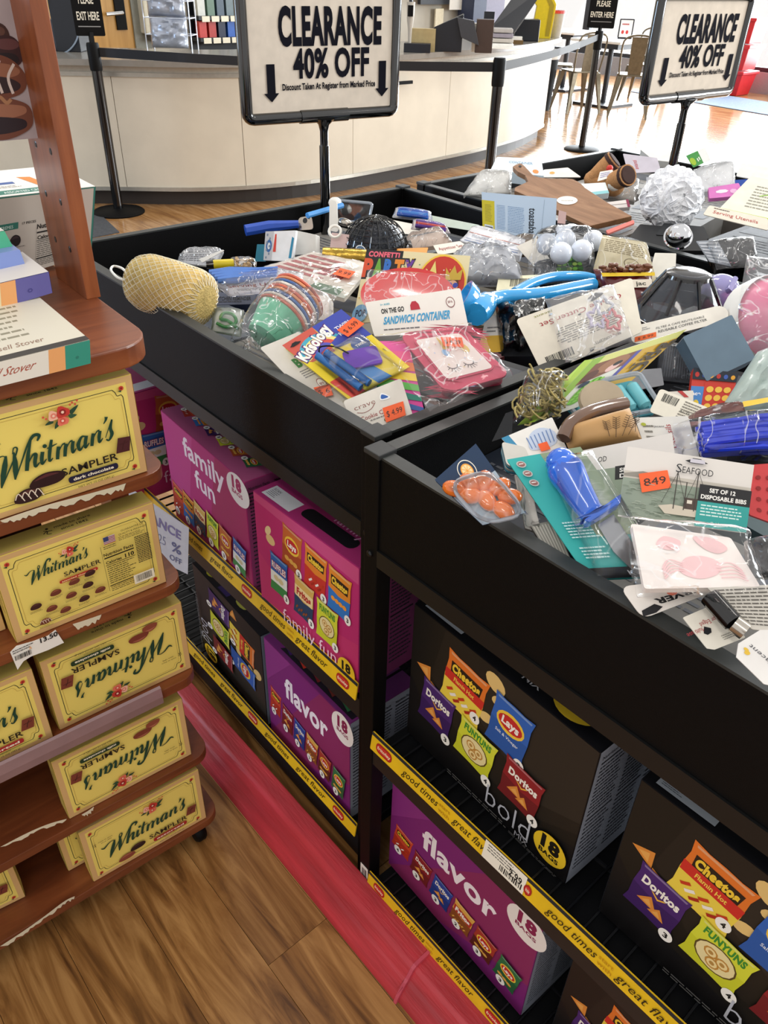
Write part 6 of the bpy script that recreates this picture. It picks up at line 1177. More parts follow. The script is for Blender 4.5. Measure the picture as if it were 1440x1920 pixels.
MB().tube(smooth([tuple(p) for p in P], 5), .0085, 10).build('lid_rim', mat('brown_clear_lid', '#6a4e3c', .1, 0, .1, 40, coat=.7), t, smooth=True); MB().lathe([(0, .006), (.026, .006), (.028, 0), (0, 0)], on((1128, 752), .995), (.3, -.4, .86), 26).build('lid_disc', solid('#a89880', .4), t, smooth=True)
# blue glove card
A = Art(); A.rect(.0, 0, .14, 1, '#3a8ab0'); A.poly(smooth([(.3, .35), (.45, .75), (.7, .85), (.92, .6), (.85, .3), (.55, .25)], 4, True), '#c3cfe4')
for k in range(7): A.stroke([(.34 + .08 * k, .35), (.38 + .08 * k, .72)], .02, '#6a86b8')
t, fr = item('scrub_glove_card', 'white card with blue drawing of a glove left of the wheat cup', 'card', ((985, 868), (1065, 845), (1035, 782), (940, 822)), .968, (.36, -.44, .82), '#ebe8e2', A, .001); sticker(t, Fr(*[onp(q_, fr.pt(.5, .5, .002), fr.n) for q_ in ((1015, 848), (1032, 843), (1025, 829), (1008, 834))]), '')
fr = quad(((950, 872), (1000, 880), (985, 838), (940, 828)), .958, (.36, -.44, .82)); t = mk('teal_tray_stack', 'stacked white and teal tray corners under the glove card', 'tray', fr)
for k in range(4): f = fr.lift(-.006 * k); slab(t, f, .004, solid(('#d8d5cc', '#4a9ab4')[k % 2], .35), 'tray', .15)
# price hang card with barcode
A = Art(); A.bars(.12, .55, .45, .88, 16); A.lines(.55, .1, .9, .9, 7, '#77736c', .4, .2); A.text('ACTI', .55, .4, .2, .1, '#4a4a4a', 0)
item('barcode_hang_card', 'cream barcode hang card lying beside the red toy pack', 'card', ((1217, 772), (1300, 800), (1330, 765), (1238, 728)), .975, (.35, -.45, .82), '#e8e3d3', A, .001, r=.08)
# utensils pack with blue straws
A = Art(); A.text('Utensils', .62, .2, .6, .12, '#a8323c', .0, rot=math.pi / 2); A.lines(.1, .2, .3, .8, 4, '#77746c'); A.ell(.12, .8, .05, .05, '#a8b03a', 8); A.text('jacent', .3, .72, .2, .06, '#55555a', 0)
item('utensil_card', 'grey white card with red vertical lettering under the blue straws wrap', 'card', ((1212, 848), (1312, 860), (1290, 780), (1190, 783)), .985, (.4, -.5, .77), '#dddbd4', A, .001)
fr = quad(((1275, 868), (1520, 862), (1520, 768), (1262, 795)), .995, (.35, -.45, .82)); t = mk('blue_straw_pack', 'bundle of glossy royal blue straws in crinkled clear wrap', 'straws', fr); BS = mat('royal_blue_plastic', '#1436d0', .18, 0, .08, 30, coat=.6)
rnd = random.Random(2)
for k in range(30):
    v = .12 + .72 * (k % 10) / 10 + rnd.uniform(-.02, .02); h_ = .004 + .007 * (k // 10); a_ = fr.pt(.14 + .03 * rnd.random(), v, h_); b_ = fr.pt(1.0, v + rnd.uniform(-.06, .12), h_); m_ = a_.lerp(b_, .5) + fr.n * .006
    MB().tube([a_, m_, b_], .0032, 6).build('straw', BS, t, smooth=True)
pillow(t, fr, .032, FILM, 'clear_film', wr=.01, seed=50, nu=24, nv=14, edge=.04)
A = Art(); [A.ell(.2 + .2 * (k % 4), .15 + .2 * (k // 4), .05, .04, '#8a1f20', 10) for k in range(16)]
item('red_plastic_tray', 'red plastic tray with dark holes at the right edge below the straws', 'tray', ((1405, 965), (1500, 1000), (1500, 865), (1400, 872)), .985, (.45, -.5, .74), '#c53a3c', A, .004)
item('ribbed_grey_pack', 'grey ribbed pack under the orange capsule card', 'pack', ((1030, 1045), (1075, 1060), (1040, 975), (995, 985)), .94, (.35, -.45, .82), '#8e8b84', (lambda A: ([A.rect(.05 + .12 * k, .05, .11 + .12 * k, .95, '#b8b4ab') for k in range(8)], A)[1])(Art()), .006)
item('white_tube_pack', 'white plastic sleeve edge between the capsule card and teal knife card', 'sleeve', ((985, 990), (1015, 1000), (990, 900), (965, 890)), .957, (.35, -.45, .82), '#d8d4ce', None, .006, True, FILM)
item('pink_wrap_strip', 'pinkish clear wrap pack edge under the blue straws', 'wrap', ((1290, 800), (1400, 775), (1390, 758), (1290, 780)), .985, (.35, -.45, .82), '#b08078', None, .004, True, FILM)
item('striped_red_card', 'white card with a red stripe under the barcode hang card', 'card', ((1250, 770), (1300, 775), (1300, 732), (1240, 735)), .95, (.35, -.45, .82), '#ddd5ca', (lambda A: (A.poly([(.5, 1), (.65, 1), (.85, .7), (.7, .7)], '#b83a38'), A)[1])(Art()))
# ---- fillers: partly buried stock seen between the big items ----------
def filler(x, y, w, d, rot, z, kind, col, name, label, cat):
    c, s = math.cos(rot), math.sin(rot); B = Vector((x, y, z)); u = Vector((c, s, .04)) * w; v = Vector((-s, c, .06)) * d; fr = Fr(B - u / 2 - v / 2, B + u / 2 - v / 2, B + u / 2 + v / 2, B - u / 2 + v / 2)
    t = mk(name, label, cat, fr); th = z - .818 if kind == 'box' else .003
    if kind == 'box': slab(t, fr, max(.01, th - .004), mat('buried_' + col.strip('#'), '#%02x%02x%02x' % tuple(int(int(col[i:i + 2], 16) * .62) for i in (1, 3, 5)), .5), 'carton', .02)  # carton colours darkened to carry the shade of the gaps
    else: slab(t, fr, .002, solid(col, .45), 'card', .05); pillow(t, fr, .02, FILM, 'clear_film', wr=.006, seed=x * 7 + y)
    A = Art(); A.rect(.08, .62, .92, .9, '#5a5e66'); A.lines(.1, .12, .9, .5, 5, '#55585e'); A.build(fr, t)
FL = [(-.84, .12, '#d8d4ca', 'white carton under the loofah sponge'), (-.62, .10, '#6a7a8e', 'grey blue carton below the clear clip pack'), (-.42, .12, '#b9b2a4', 'beige carton under the mint cup stack'), (-.2, .13, '#8a5a48', 'brown carton under the ribbon toy card'), (-.75, .36, '#4a5a8a', 'blue carton under the utensil pack'), (-.5, .36, '#cfc8bb', 'pale carton below the striped card pack'), (-.27, .36, '#9a3038', 'dark red carton under the red plates'), (-.12, .33, '#3a3c44', 'charcoal carton beneath the sandwich container'), (-.86, .62, '#dcd8ce', 'white carton beneath the ring print box'), (-.62, .62, '#7a7268', 'taupe carton beneath the gold roll'), (-.4, .62, '#b0a488', 'tan carton beneath the crinkled pack'), (-.16, .6, '#2e3440', 'dark carton beneath the black bag'), (-.8, .84, '#cfd4d8', 'pale grey carton below the pen packs'), (-.5, .84, '#a8a094', 'stone coloured carton under the napkin pack'), (-.2, .82, '#5c4a3a', 'brown carton under the almond pouch'),
      (.13, .13, '#1c2c44', 'navy carton under the orange capsule pack'), (.36, .12, '#a4a098', 'grey carton under the knife card'), (.62, .12, '#e0dcd2', 'off white carton under the razor card'), (.88, .12, '#4a4c52', 'grey carton at the far right rim'), (.13, .38, '#3c3428', 'dark brown carton under the raffia bag'), (.38, .38, '#6a8a90', 'teal grey carton under the wheat cup'), (.64, .38, '#c8c0b4', 'beige carton under the bib pack'), (.88, .38, '#8a3038', 'red carton under the red tray'), (.13, .64, '#2c3038', 'black carton near the dog chew card'), (.38, .64, '#7a8088', 'grey carton beneath the slate box'), (.64, .64, '#d0ccc4', 'white carton behind the straws'), (.13, .86, '#454850', 'slate carton in the far left corner of the right bin'), (.4, .86, '#b4aa98', 'tan carton behind the pink ball')]
rnd = random.Random(17)
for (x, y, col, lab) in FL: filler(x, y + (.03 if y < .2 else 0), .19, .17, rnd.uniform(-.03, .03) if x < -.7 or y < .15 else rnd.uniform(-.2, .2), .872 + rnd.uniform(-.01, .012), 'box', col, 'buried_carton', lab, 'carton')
FL2 = [(-.85, 1.12, '#cfd8dc', 'pale blue carton under the silver wrap in the back bin'), (-.55, 1.12, '#8a6a4a', 'brown carton below the cutting board'), (-.25, 1.12, '#2a2c32', 'black carton beneath the steel infuser'), (-.85, 1.42, '#d8d0c4', 'cream carton at the left of the plush toy'), (-.5, 1.42, '#b4b0aa', 'grey carton under the bath pouf'), (-.2, 1.42, '#5a5c64', 'dark grey carton right of the bath pouf'), (-.8, 1.72, '#e0dcd6', 'white carton behind the plush toy'), (-.45, 1.72, '#c4bcb0', 'stone carton behind the second sign pole'), (-.15, 1.72, '#dfe2e4', 'bright white carton in the far corner'), (.2, 1.15, '#c8ccd0', 'pale carton in the far right bin'), (.5, 1.2, '#b8b4aa', 'beige carton in the far right bin'), (.2, 1.5, '#e2e0da', 'white carton at the back of the far right bin')]
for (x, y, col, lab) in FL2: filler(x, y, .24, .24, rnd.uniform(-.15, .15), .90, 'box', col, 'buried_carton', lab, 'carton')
# ---- bin C ----------------------------------------------------------
CBW = wood_mat('acacia_board', '#7a5638', '#91694a', '#a47c5a', .4, 'x', 3, False)
n_ = Vector((.12, -.35, .93)).normalized(); p0 = on((1070, 370), .985)
P = [onp(p_, p0, n_) for p_ in smooth([(961, 312), (971, 307), (981, 309), (991, 319), (1003, 330), (1025, 334), (1066, 335), (1085, 341), (1097, 352)], 3) + [(1140, 380), (1185, 405), (1104, 424), (1060, 402), (1018, 380), (964, 357), (966, 351), (990, 340), (984, 328), (970, 321)]]
t = thing('cutting_board', 'brown wooden paddle cutting board with a round white sticker', 'cutting board', tuple(sum(P, Vector()) / len(P) - ZV * .03)); MB().prism([p - n_ * .014 for p in P], n_ * .014).build('board', CBW, t, bevel=.0015)
f = Fr(*[onp(p_, p0 + n_ * .0006, n_) for p_ in ((1044, 384), (1083, 384), (1083, 368), (1044, 368))]); A = Art(.0004); A.ell(.5, .5, .5, .5, '#efeae0', 28); A.text('toscana', .22, .42, .56, .14, '#4a4238', 0); A.build(f, t, 'round_label'); f = Fr(*[onp(p_, p0 + n_ * .0006, n_) for p_ in ((972, 314), (978, 314), (978, 310), (972, 310))]); A = Art(.0004); A.ell(.5, .5, .5, .5, '#1c1410', 12); A.build(f, t, 'hanging_hole')
# pouf
c_ = on((1258, 372), 1.0); t = thing('bath_pouf', 'large white net bath pouf in the middle of the back bin', 'pouf', tuple(c_ - ZV * .07)); PM = mat('white_pouf_net', '#f1f3f7', .8, 0, .04, 60, .6, 200)
MB().blob(c_, .05, n=12).build('core', PM, t, smooth=True); rnd = random.Random(4)
for k in range(60):
    d_ = Vector((rnd.gauss(0, 1), rnd.gauss(0, 1), rnd.gauss(.15, .8))).normalized(); e1 = d_.orthogonal().normalized(); e2 = d_.cross(e1); R_ = .034 + .012 * rnd.random(); o_ = c_ + d_ * .034; vs = []; fs = []; nr, na = 5, 36; ph_ = rnd.random() * 6
    for j in range(nr + 1):
        for i in range(na):
            q_ = 2 * math.pi * i / na; rr = R_ * (.1 + .9 * j / nr); wv = .011 * (j / nr) ** 1.3 * math.sin(9 * q_ + ph_) + .006 * (j / nr) * math.sin(13 * q_ + ph_ * 2); vs.append(o_ + (e1 * math.cos(q_) + e2 * math.sin(q_)) * rr + d_ * (.030 * math.sqrt(max(0, 1 - (j / nr) ** 2)) + wv))
    for j in range(nr):
        for i in range(na): a_, b_ = j * na + i, j * na + (i + 1) % na; fs.append((a_, b_, b_ + na, a_ + na))
    MB().add(vs, fs).build('ruffle', PM, t, smooth=True)
# plush toy
t = thing('plush_toy', 'tan stuffed animal lying on its back with two legs up', 'stuffed toy', tuple(on((1150, 345), .96))); PT = mat('tan_plush', '#b98655', .9, 0, .1, 120, .6, 400); PD = mat('dark_plush', '#3c2620', .9, 0, .1, 120)
for (a_, b_) in (((1112, 335, .97), (1152, 300, 1.02)), ((1140, 345, .975), (1178, 328, 1.01))):
    A0 = on(a_[:2], a_[2]); B0 = on(b_[:2], b_[2]); MB().tube([A0, A0.lerp(B0, .5), B0], [.02, .024, .026], 16).build('leg', PT, t, smooth=True); d_ = (B0 - A0).normalized(); MB().lathe([(0, .003), (.02, .003), (.027, -.004), (.027, -.012), (.0255, -.012)], B0, d_, 18).build('sole', PD, t, smooth=True)
MB().blob(on((1125, 338), .965), .045, .04, .028, 16).build('body', PT, t, smooth=True); hd = on((1151, 347), .975); MB().blob(hd, .028, n=16).build('head', PT, t, smooth=True); MB().blob(hd + Vector((.010, -.014, .006)), .018, n=12).build('muzzle', WHITE, t, smooth=True); MB().blob(hd + Vector((.018, -.03, .010)), .004, n=8).build('nose', BLACKG, t, smooth=True)
f = quad(((1120, 340), (1155, 330), (1148, 318), (1125, 322)), 1.0, (.3, -.6, .7)); A = Art(); A.lines(.1, .2, .9, .8, 3, '#6a6ab8'); slab(t, f, .001, WHITE, 'white_label'); A.build(f, t); MB().blob(on((1143, 316), 1.01), .009, n=10).build('red_tag', solid('#c8281e'), t, smooth=True)
# other bin C stock
STEEL2 = STL
t = thing('steel_infuser', 'shiny steel dome infuser lying below the bath pouf', 'infuser', tuple(on((1272, 440), .95))); MB().lathe([(0, .026), (.014, .023), (.024, .012), (.027, 0), (.030, -.002), (.030, -.006), (0, -.006)], on((1272, 443), .965), (.4, -.6, .7), 26).build('dome', mat('mirror_steel', '#d8dade', .08, 1, .02, 10), t, smooth=True)
def lbl(*a):
    A = Art()
    for q_ in a: getattr(A, q_[0])(*q_[1:])
    return A
CL = [('box', 'white_blue_box', 'pale blue white box top behind the cutting board handle', ((920, 318), (1020, 330), (1015, 298), (932, 294)), .985, (.1, -.2, .95), '#d5e4ec', lbl(('text', 'CONTAINER', .3, .6, .5, .15, '#5a8ab0'), ('ell', .85, .2, .06, .12, '#ef8a3a', 10)), .03),
      ('silver', 'silver_wrap_pack', 'crinkled silver and white pack at the left of the back bin', ((868, 366), (958, 362), (960, 322), (900, 322)), .975, (.3, -.45, .84), '#c8c8c4', None, .02),
      ('card', 'white_fin_card', 'pointed white card with a small orange print near the plush toy', ((1005, 332), (1090, 332), (1065, 314), (1020, 318)), .975, (.2, -.3, .93), '#eceae4', lbl(('ell', .35, .5, .08, .16, '#e8b060', 8)), .002),
      ('box', 'wipes_pack', 'white and aqua flat pack right of the cutting board', ((1095, 368), (1142, 362), (1135, 342), (1085, 345)), .975, (.2, -.3, .93), '#dfe9ea', lbl(('rect', 0, 0, 1, .25, '#8ccad0')), .015),
      ('card', 'lavender_card', 'grey lavender card with small red word behind the plush toy', ((1178, 325), (1240, 322), (1232, 296), (1168, 288)), .985, (.4, -.6, .7), '#cfcad6', lbl(('text', 'avanti', .35, .2, .5, .14, '#c8404a', 0, math.pi / 2)), .002),
      ('card', 'green_seed_card', 'green and white card poking up behind the bath pouf', ((1300, 314), (1332, 300), (1322, 276), (1286, 292)), 1.01, (.5, -.7, .5), '#4a9a4c', lbl(('rect', .6, 0, 1, 1, '#f2f2ee'), ('ell', .15, .4, .14, .3, '#a8c83c', 12), ('rect', .38, .25, .44, .5, '#e8f0e0'), ('rect', .48, .3, .54, .55, '#e8f0e0')), .002),
      ('silver', 'white_plastic_bag', 'bright white plastic bag behind the pouf at the right', ((1310, 362), (1378, 348), (1378, 300), (1300, 318)), .99, (.3, -.5, .8), '#eef0f2', None, .02),
      ('card', 'silver_scrub_pack', 'pink marbled wrapped pack right of the bath pouf', ((1330, 372), (1396, 366), (1385, 343), (1328, 352)), .985, (.2, -.35, .9), '#d878c0', lbl(('ell', .4, .5, .2, .16, '#f0e4f0', 7), ('ell', .75, .4, .12, .2, '#e8b8dc', 7)), .01),
      ('box', 'blue_tub', 'small royal blue tub beside the pink marbled pack', ((1368, 352), (1400, 352), (1402, 336), (1370, 338)), .98, (.3, -.5, .8), '#1c4aa8', None, .02),
      ('card', 'lime_card_pack', 'long cream card with lime green edge at the right', ((1345, 395), (1480, 425), (1480, 345), (1408, 330)), .985, (.2, -.35, .9), '#e9e6d6', lbl(('lines', .3, .2, .9, .8, 8, '#9a988a'), ('stroke', [(.45, .55), (.6, .62), (.75, .58)], .02, '#8abf3a'), ('rect', 0, 0, .8, .08, '#b4cc3a')), .004),
      ('card', 'serving_utensil_card', 'cream card with red serving utensils lettering right of the pouf', ((1318, 402), (1440, 432), (1440, 410), (1330, 385)), 1.0, (.3, -.5, .8), '#e8e0d0', lbl(('text', 'Serving Utensils', .12, .35, .72, .3, '#b8443c', 0), ('lines', .1, .7, .4, .9, 1, '#5a4a40')), .002),
      ('box', 'black_lidded_tray', 'black glossy tray lying below the bath pouf', ((1160, 470), (1345, 470), (1310, 430), (1200, 420)), .945, (.1, -.2, .97), '#0d0e11', None, .01),
      ('box', 'black_lid_tray', 'black plastic lid edge with a blue reflection right of the infuser', ((1230, 440), (1330, 448), (1320, 425), (1245, 418)), .955, (.15, -.2, .96), '#15181c', None, .006),
      ('silver', 'black_foil_pack', 'black and navy crinkled foil bag at the right edge', ((1345, 505), (1425, 500), (1412, 445), (1320, 455)), .985, (.3, -.5, .8), '#0a0f1c', None, .02),
      ('card', 'ribbed_clear_lid', 'ribbed clear plastic sheet leaning on the black foil bag', ((1330, 490), (1372, 500), (1345, 450), (1305, 452)), .985, (.3, -.5, .8), '#8e949c', lbl(*[('rect', .05, .1 + .15 * k, .95, .16 + .15 * k, '#c4c8ce') for k in range(6)]), .002),
      ('card', 'red_stick_pack', 'pinkish red stick crossing beside the cutting board tip', ((1140, 438), (1190, 418), (1188, 412), (1136, 432)), .99, (.2, -.3, .93), '#d87a70', None, .004),
      ('box', 'white_stick_pack', 'bundle of white sticks with a maroon end under the plush toy', ((1130, 392), (1182, 388), (1178, 374), (1132, 380)), .97, (.2, -.3, .93), '#dcd6d2', lbl(('rect', .9, 0, 1, 1, '#8a2a4a'), ('rect', 0, .45, .9, .52, '#9a928e')), .01),
      ('silver', 'clear_wrap_bundle', 'long clear wrap bundle under the plush toy head', ((1130, 368), (1190, 378), (1200, 340), (1165, 345)), .955, (.2, -.3, .93), '#8a8680', None, .01),
      ('card', 'tall_white_sheet', 'large bright white sheet at the upper right of the back bin', ((1380, 330), (1500, 352), (1500, 322), (1390, 305)), .99, (.2, -.4, .88), '#f0f0ec', None, .002),
      ('box', 'white_bright_box', 'small white box left of the second sign pole', ((1225, 300), (1262, 304), (1258, 282), (1200, 280)), .965, (.3, -.6, .7), '#f0eee8', None, .03),
      ('box', 'clear_glass_pack', 'clear faceted plastic pack beside the pale blue toast carton', ((1045, 418), (1060, 420), (1062, 398), (1048, 394)), .99, (.5, -.7, .45), '#c9a8a4', None, .012)]
for (kd, nm, lab, px, z, n__, col, art, th) in CL:
    t, fr = item(nm, lab, {'box': 'carton', 'card': 'card', 'silver': 'pack'}[kd], px, z, n__, col, art, th, m=mat('black_shiny_bag') if nm == 'black_foil_pack' else None, film=True if kd == 'silver' else None, fm=FILMW)
# ================================================================== CLEARANCE SIGNS
FB_ = mat('sign_frame_black', '#040506', .1, 0, .05, spec=.7, coat=.6)
def csign(px, zb, base_px, zbase, label, tz=.70, q=1.0):
    L_, R_ = on(px[0], zb), on(px[1], zb); c_ = (L_ + R_) / 2; rt = (R_ - L_); rt.z = 0; w_ = rt.length; rt.normalize(); nn = rt.cross(ZV); h_ = w_ * tz
    B_ = Vector((c_.x, c_.y, zbase)); t = thing('clearance_sign', label, 'sign', tuple(B_), 'clearance signs on poles')
    tb = .0125; P = []
    for u, v in rrect(-w_ / 2 + tb, tb, w_ / 2 - tb, h_ - tb, .014, 4): P.append(c_ + rt * u + ZV * v)
    MB().tube(P, tb, 10, closed=True).build('frame', FB_, t, smooth=True)
    f = Fr(*[c_ + rt * u + ZV * v for u, v in ((-w_ / 2 + tb, tb), (w_ / 2 - tb, tb), (w_ / 2 - tb, h_ - tb), (-w_ / 2 + tb, h_ - tb))], w_ - 2 * tb, h_ - 2 * tb)
    slab(t, f.lift(.003), .006, mat('sign_card_paper', '#d9cdbd', .75, spec=.1), 'sign_card', .002)
    MB().tube([Vector((c_.x, c_.y, zbase - .06)), Vector((c_.x, c_.y, zb - .05))], .0115, 14).build('pole', FB_, t, smooth=True)
    MB().lathe([(0, zb - .06), (.0095, zb - .055), (.0095, zb - .02), (.013, zb - .006), (.026, zb + .006), (.0, zb + .006)], Vector((c_.x, c_.y, 0)), (0, 0, 1), 16).build('neck', FB_, t, smooth=True)
    MB().tube([c_ - rt * .06 + ZV * .012, c_ + rt * .06 + ZV * .012], .0145, 10).build('clamp', FB_, t, smooth=True)
    W_, H_ = f.W, f.H; A = Art(.0042, .0002)
    ink = '#17171f'
    V = W_ * q
    A.text('CLEARANCE', W_ * .215, V * .37, W_ * .68, V * .18, ink, .045); A.text('40% OFF', W_ * .30, V * .205, W_ * .51, V * .145, ink, .035); A.text('Discount Taken At Register from Marked Price', W_ * .225, V * .143, W_ * .63, V * .033, ink, .03)
    for x, y in ((.155, .085), (.905, .085)):
        A.poly([(W_ * (x - .026), V * (y + .19)), (W_ * (x - .026), V * (y + .045)), (W_ * (x - .048), V * (y + .045)), (W_ * x, V * y), (W_ * (x + .048), V * (y + .045)), (W_ * (x + .026), V * (y + .045)), (W_ * (x + .026), V * (y + .19))], ink)
    A.build(f, t, 'sign_lettering', MINK); return c_, w_
(csign(((455, 238), (745, 218)), 1.13, None, .9, 'nearer clearance 40 % off sign on a black pole in the left bin', .70, 1.02))
(csign(((1197, 200), (1368, 181)), 1.157, None, .9, 'farther clearance 40 % off sign behind the bath pouf', .60, .86))
# ================================================================== BACKGROUND THINGS
def ctop(px): return on(px, .9)
NB = mat('navy_black_plastic', '#12161f', .4, 0, .1, 60); GPL = mat('pale_grey_plastic', '#b3ada2', .4)
Fv = (CAM - Vector((-4.3, 4.4, .9))); Fv.z = 0; Fv.normalize(); Rv = Vector((-Fv.y, Fv.x, 0))
def obox(c, w, d, h, F=Fv, tilt=0.0):
    R = Vector((-F.y, F.x, 0)); b = [c - R * w / 2 + F * d / 2, c + R * w / 2 + F * d / 2, c + R * w / 2 - F * d / 2, c - R * w / 2 - F * d / 2]
    return b + [p + ZV * h + F * tilt for p in b]
c = ctop((838, 97)) - Fv * .05; t = thing('card_terminal', 'dark payment terminal on a navy stand at the counter', 'terminal', tuple(c)); B = obox(c, .22, .14, .14); B[5] += ZV * .11; B[6] += ZV * .11; B[4] += ZV * .02
MB().hexa(B).build('terminal_stand', NB, t, bevel=.004)
q2 = c + Rv * .16 + ZV * .13 + Fv * .05; MB().hexa([q2 + Rv * a + Fv * b + ZV * h for a, b, h in ((-.06, .05, -.03), (.08, .05, -.08), (.08, -.03, -.08), (-.06, -.03, -.03), (-.1, .05, .10), (.03, .05, .08), (.03, -.03, .08), (-.1, -.03, .10))]).build('keypad_unit', mat('terminal_grey', '#3b3c40', .3), t, bevel=.003)
c = ctop((782, 98)); t = thing('price_scanner', 'grey hand scanner upright on a black base by the sign', 'scanner', tuple(c)); MB().hexa(obox(c, .2, .1, .06)).build('base', NB, t, bevel=.003)
s0 = c - Rv * .06 + ZV * .05; MB().tube([s0, s0 + ZV * .1, s0 + ZV * .16, s0 + ZV * .27], [.012, .016, .026, .03], 10).build('scanner_grip', GPL, t, smooth=True); MB().hexa(obox(s0 + ZV * .18 + Fv * .03, .04, .01, .07)).build('scanner_screen', BLACK, t); MB().tube([s0 + ZV * .27, s0 + ZV * .5 - Rv * .01, s0 + ZV * .8], .014, 8).build('cable', NB, t)
c = ctop((790, 98)) - Fv * .1; tag(MB().hexa(obox(c, .2, .08, .15)).build('tan_folded_bag', solid('#a79468', .7)), 'tan folded bag behind the hand scanner', 'bag')
c = ctop((893, 97)); t = thing('paper_cup', 'white printed paper cup on the counter beside the terminal', 'cup', tuple(c)); MB().lathe([(0, 0), (.040, 0), (.046, .19), (.043, .19), (0, .18)], c, (0, 0, 1), 20).build('cup_wall', solid('#ded7cb', .5), t, smooth=True); f = Fr(*[c + Fv * .047 + Rv * a + ZV * b for a, b in ((-.022, .03), (.022, .03), (.022, .17), (-.022, .17))]); A = Art(); A.ell(.5, .75, .35, .16, '#6a5a3a', 12); A.lines(.1, .1, .9, .5, 3, '#6a6a6a'); A.build(f, t)
c = ctop((906, 100)) - Fv * .07; tag(MB().hexa(obox(c, .13, .1, .22)).build('brown_caddy', solid('#3b2a22', .5), bevel=.003), 'dark brown holder box right behind the paper cup', 'box')
c = ctop((940, 88)); t = thing('towel_stack', 'stack of grey and white folded towels on the counter', 'towels', tuple(c))
for k in range(4): MB().hexa(obox(c + ZV * (.035 * k), .19 - .01 * k, .16, .03)).build('folded_towel', solid(('#e4e2dc', '#b7b1a8', '#8d8690', '#a9a4a0')[k], .8), t, bevel=.008)
c = ctop((945, 90)); tag(MB().hexa(obox(c, .34, .22, .004)).build('paper_sheet', WHITE), 'white sheets of paper lying flat on the counter', 'paper')
c = ctop((968, 82)); t = thing('small_tray', 'small brown tray of slips near the counter end', 'tray', tuple(c)); MB().hexa(obox(c, .11, .1, .03)).build('tray_body', solid('#6a5026', .5), t); MB().hexa(obox(c + ZV * .03, .09, .07, .025)).build('slips', WHITE, t)
c = ctop((985, 76)); tag(MB().hexa(obox(c, .22, .2, .17)).build('receipt_printer', NB, bevel=.008), 'black receipt printer next to the yellow stand', 'printer')
c = ctop((950, 84)) - Fv * .25; t = thing('checkout_monitor', 'black tilted checkout screen seen from behind', 'monitor', tuple(c)); MB().tube([c, c + ZV * .16], .03, 10).build('foot', NB, t)
MB().hexa([c + Rv * a + Fv * b + ZV * h for a, b, h in ((-.14, .12, .12), (.0, .2, .02), (.04, .16, .04), (-.10, .08, .15), (.16, -.02, .52), (.32, .02, .44), (.33, -.02, .46), (.18, -.06, .54))]).build('screen_back', NB, t, bevel=.004); MB().hexa(obox(c - Rv * .16 + ZV * .1, .09, .03, .13)).build('side_reader', NB, t)
c = ctop((1012, 72)); t = thing('yellow_display_stand', 'bright yellow plastic display stand on the counter end', 'display stand', tuple(c)); YP = solid('#d8bd12', .3)
P = [c + Rv * x + ZV * z for x, z in ((-.09, 0), (.10, 0), (.12, .28), (.02, .42), (.0, .62), (-.2, .62), (-.18, .40), (-.06, .26))]; MB().prism(P, -Fv * .09).build('side_panel', YP, t, bevel=.004)
P = [c + Fv * .001 + Rv * x + ZV * z for x, z in ((.05, .02), (.085, .02), (.10, .27), (0, .41), (-.03, .40), (.06, .26))]; MB().prism(P, Fv * .004).build('fold_edge', solid('#a08a10', .4), t)
c = ctop((1041, 70)); t = thing('grey_supply_bin', 'pale grey ribbed bin with red top edge at the counter end', 'bin', tuple(c)); MB().lathe([(0, 0), (.05, 0), (.07, .22), (.065, .22), (0, .2)], c, (0, 0, 1), 14).build('bin_body', GPL, t, smooth=True); MB().lathe([(.072, .2), (.073, .225), (.066, .225)], c, (0, 0, 1), 14).build('red_rim', solid('#c8423c'), t)
c = ctop((140, 95)); t = thing('computer_tower', 'black computer equipment box behind the exit sign with looping cable', 'computer', tuple(c)); MB().hexa(obox(c, .17, .2, .45)).build('case', NB, t, bevel=.004); MB().hexa(obox(c - Rv * .13, .1, .12, .18)).build('side_unit', NB, t, bevel=.004)
MB().tube(smooth([tuple(c + Fv * .12 + Rv * x + ZV * z) for x, z in ((-.1, .3), (-.16, .12), (-.1, .0), (0, -.0 + .005), (.09, .1), (.1, .25))], 5), .005, 6).build('cable', mat('pale_cable', '#8b99a8', .4), t)
# wire rack with grey packages on the counter
c = ctop((325, 95)); t = thing('wire_bag_rack', 'white wire rack of crinkled silver bags standing on the counter', 'rack', tuple(c)); mb = MB()
R2 = Rv; 
for x in (-.16, .16):
    for y in (-.08, .08): mb.tube([c + R2 * x + Fv * y, c + R2 * x + Fv * y + ZV * .62], .004, 5)
for k in range(6):
    z = .1 + .1 * k; mb.tube([c + R2 * -.16 + Fv * .08 + ZV * z, c + R2 * .16 + Fv * .08 + ZV * z, c + R2 * .16 - Fv * .08 + ZV * z, c - R2 * .16 - Fv * .08 + ZV * z], .003, 5, closed=True)
mb.build('wire_frame', mat('white_wire', '#dfe4ee', .3, .3), t); SB = mat('silver_bag_plastic', '#aab0bd', .25, .35, .2, 12, 1.0, 18)
for k in range(3):
    f = Fr(c + Fv * .06 - R2 * .13 + ZV * (.02 + .19 * k), c + Fv * .06 + R2 * .13 + ZV * (.02 + .19 * k), c + Fv * .05 + R2 * .13 + ZV * (.21 + .19 * k), c + Fv * .05 - R2 * .13 + ZV * (.21 + .19 * k)); pillow(t, f, .05, SB, 'silver_bag', wr=.03, seed=k * 3, nu=16, nv=14, thick=.05)
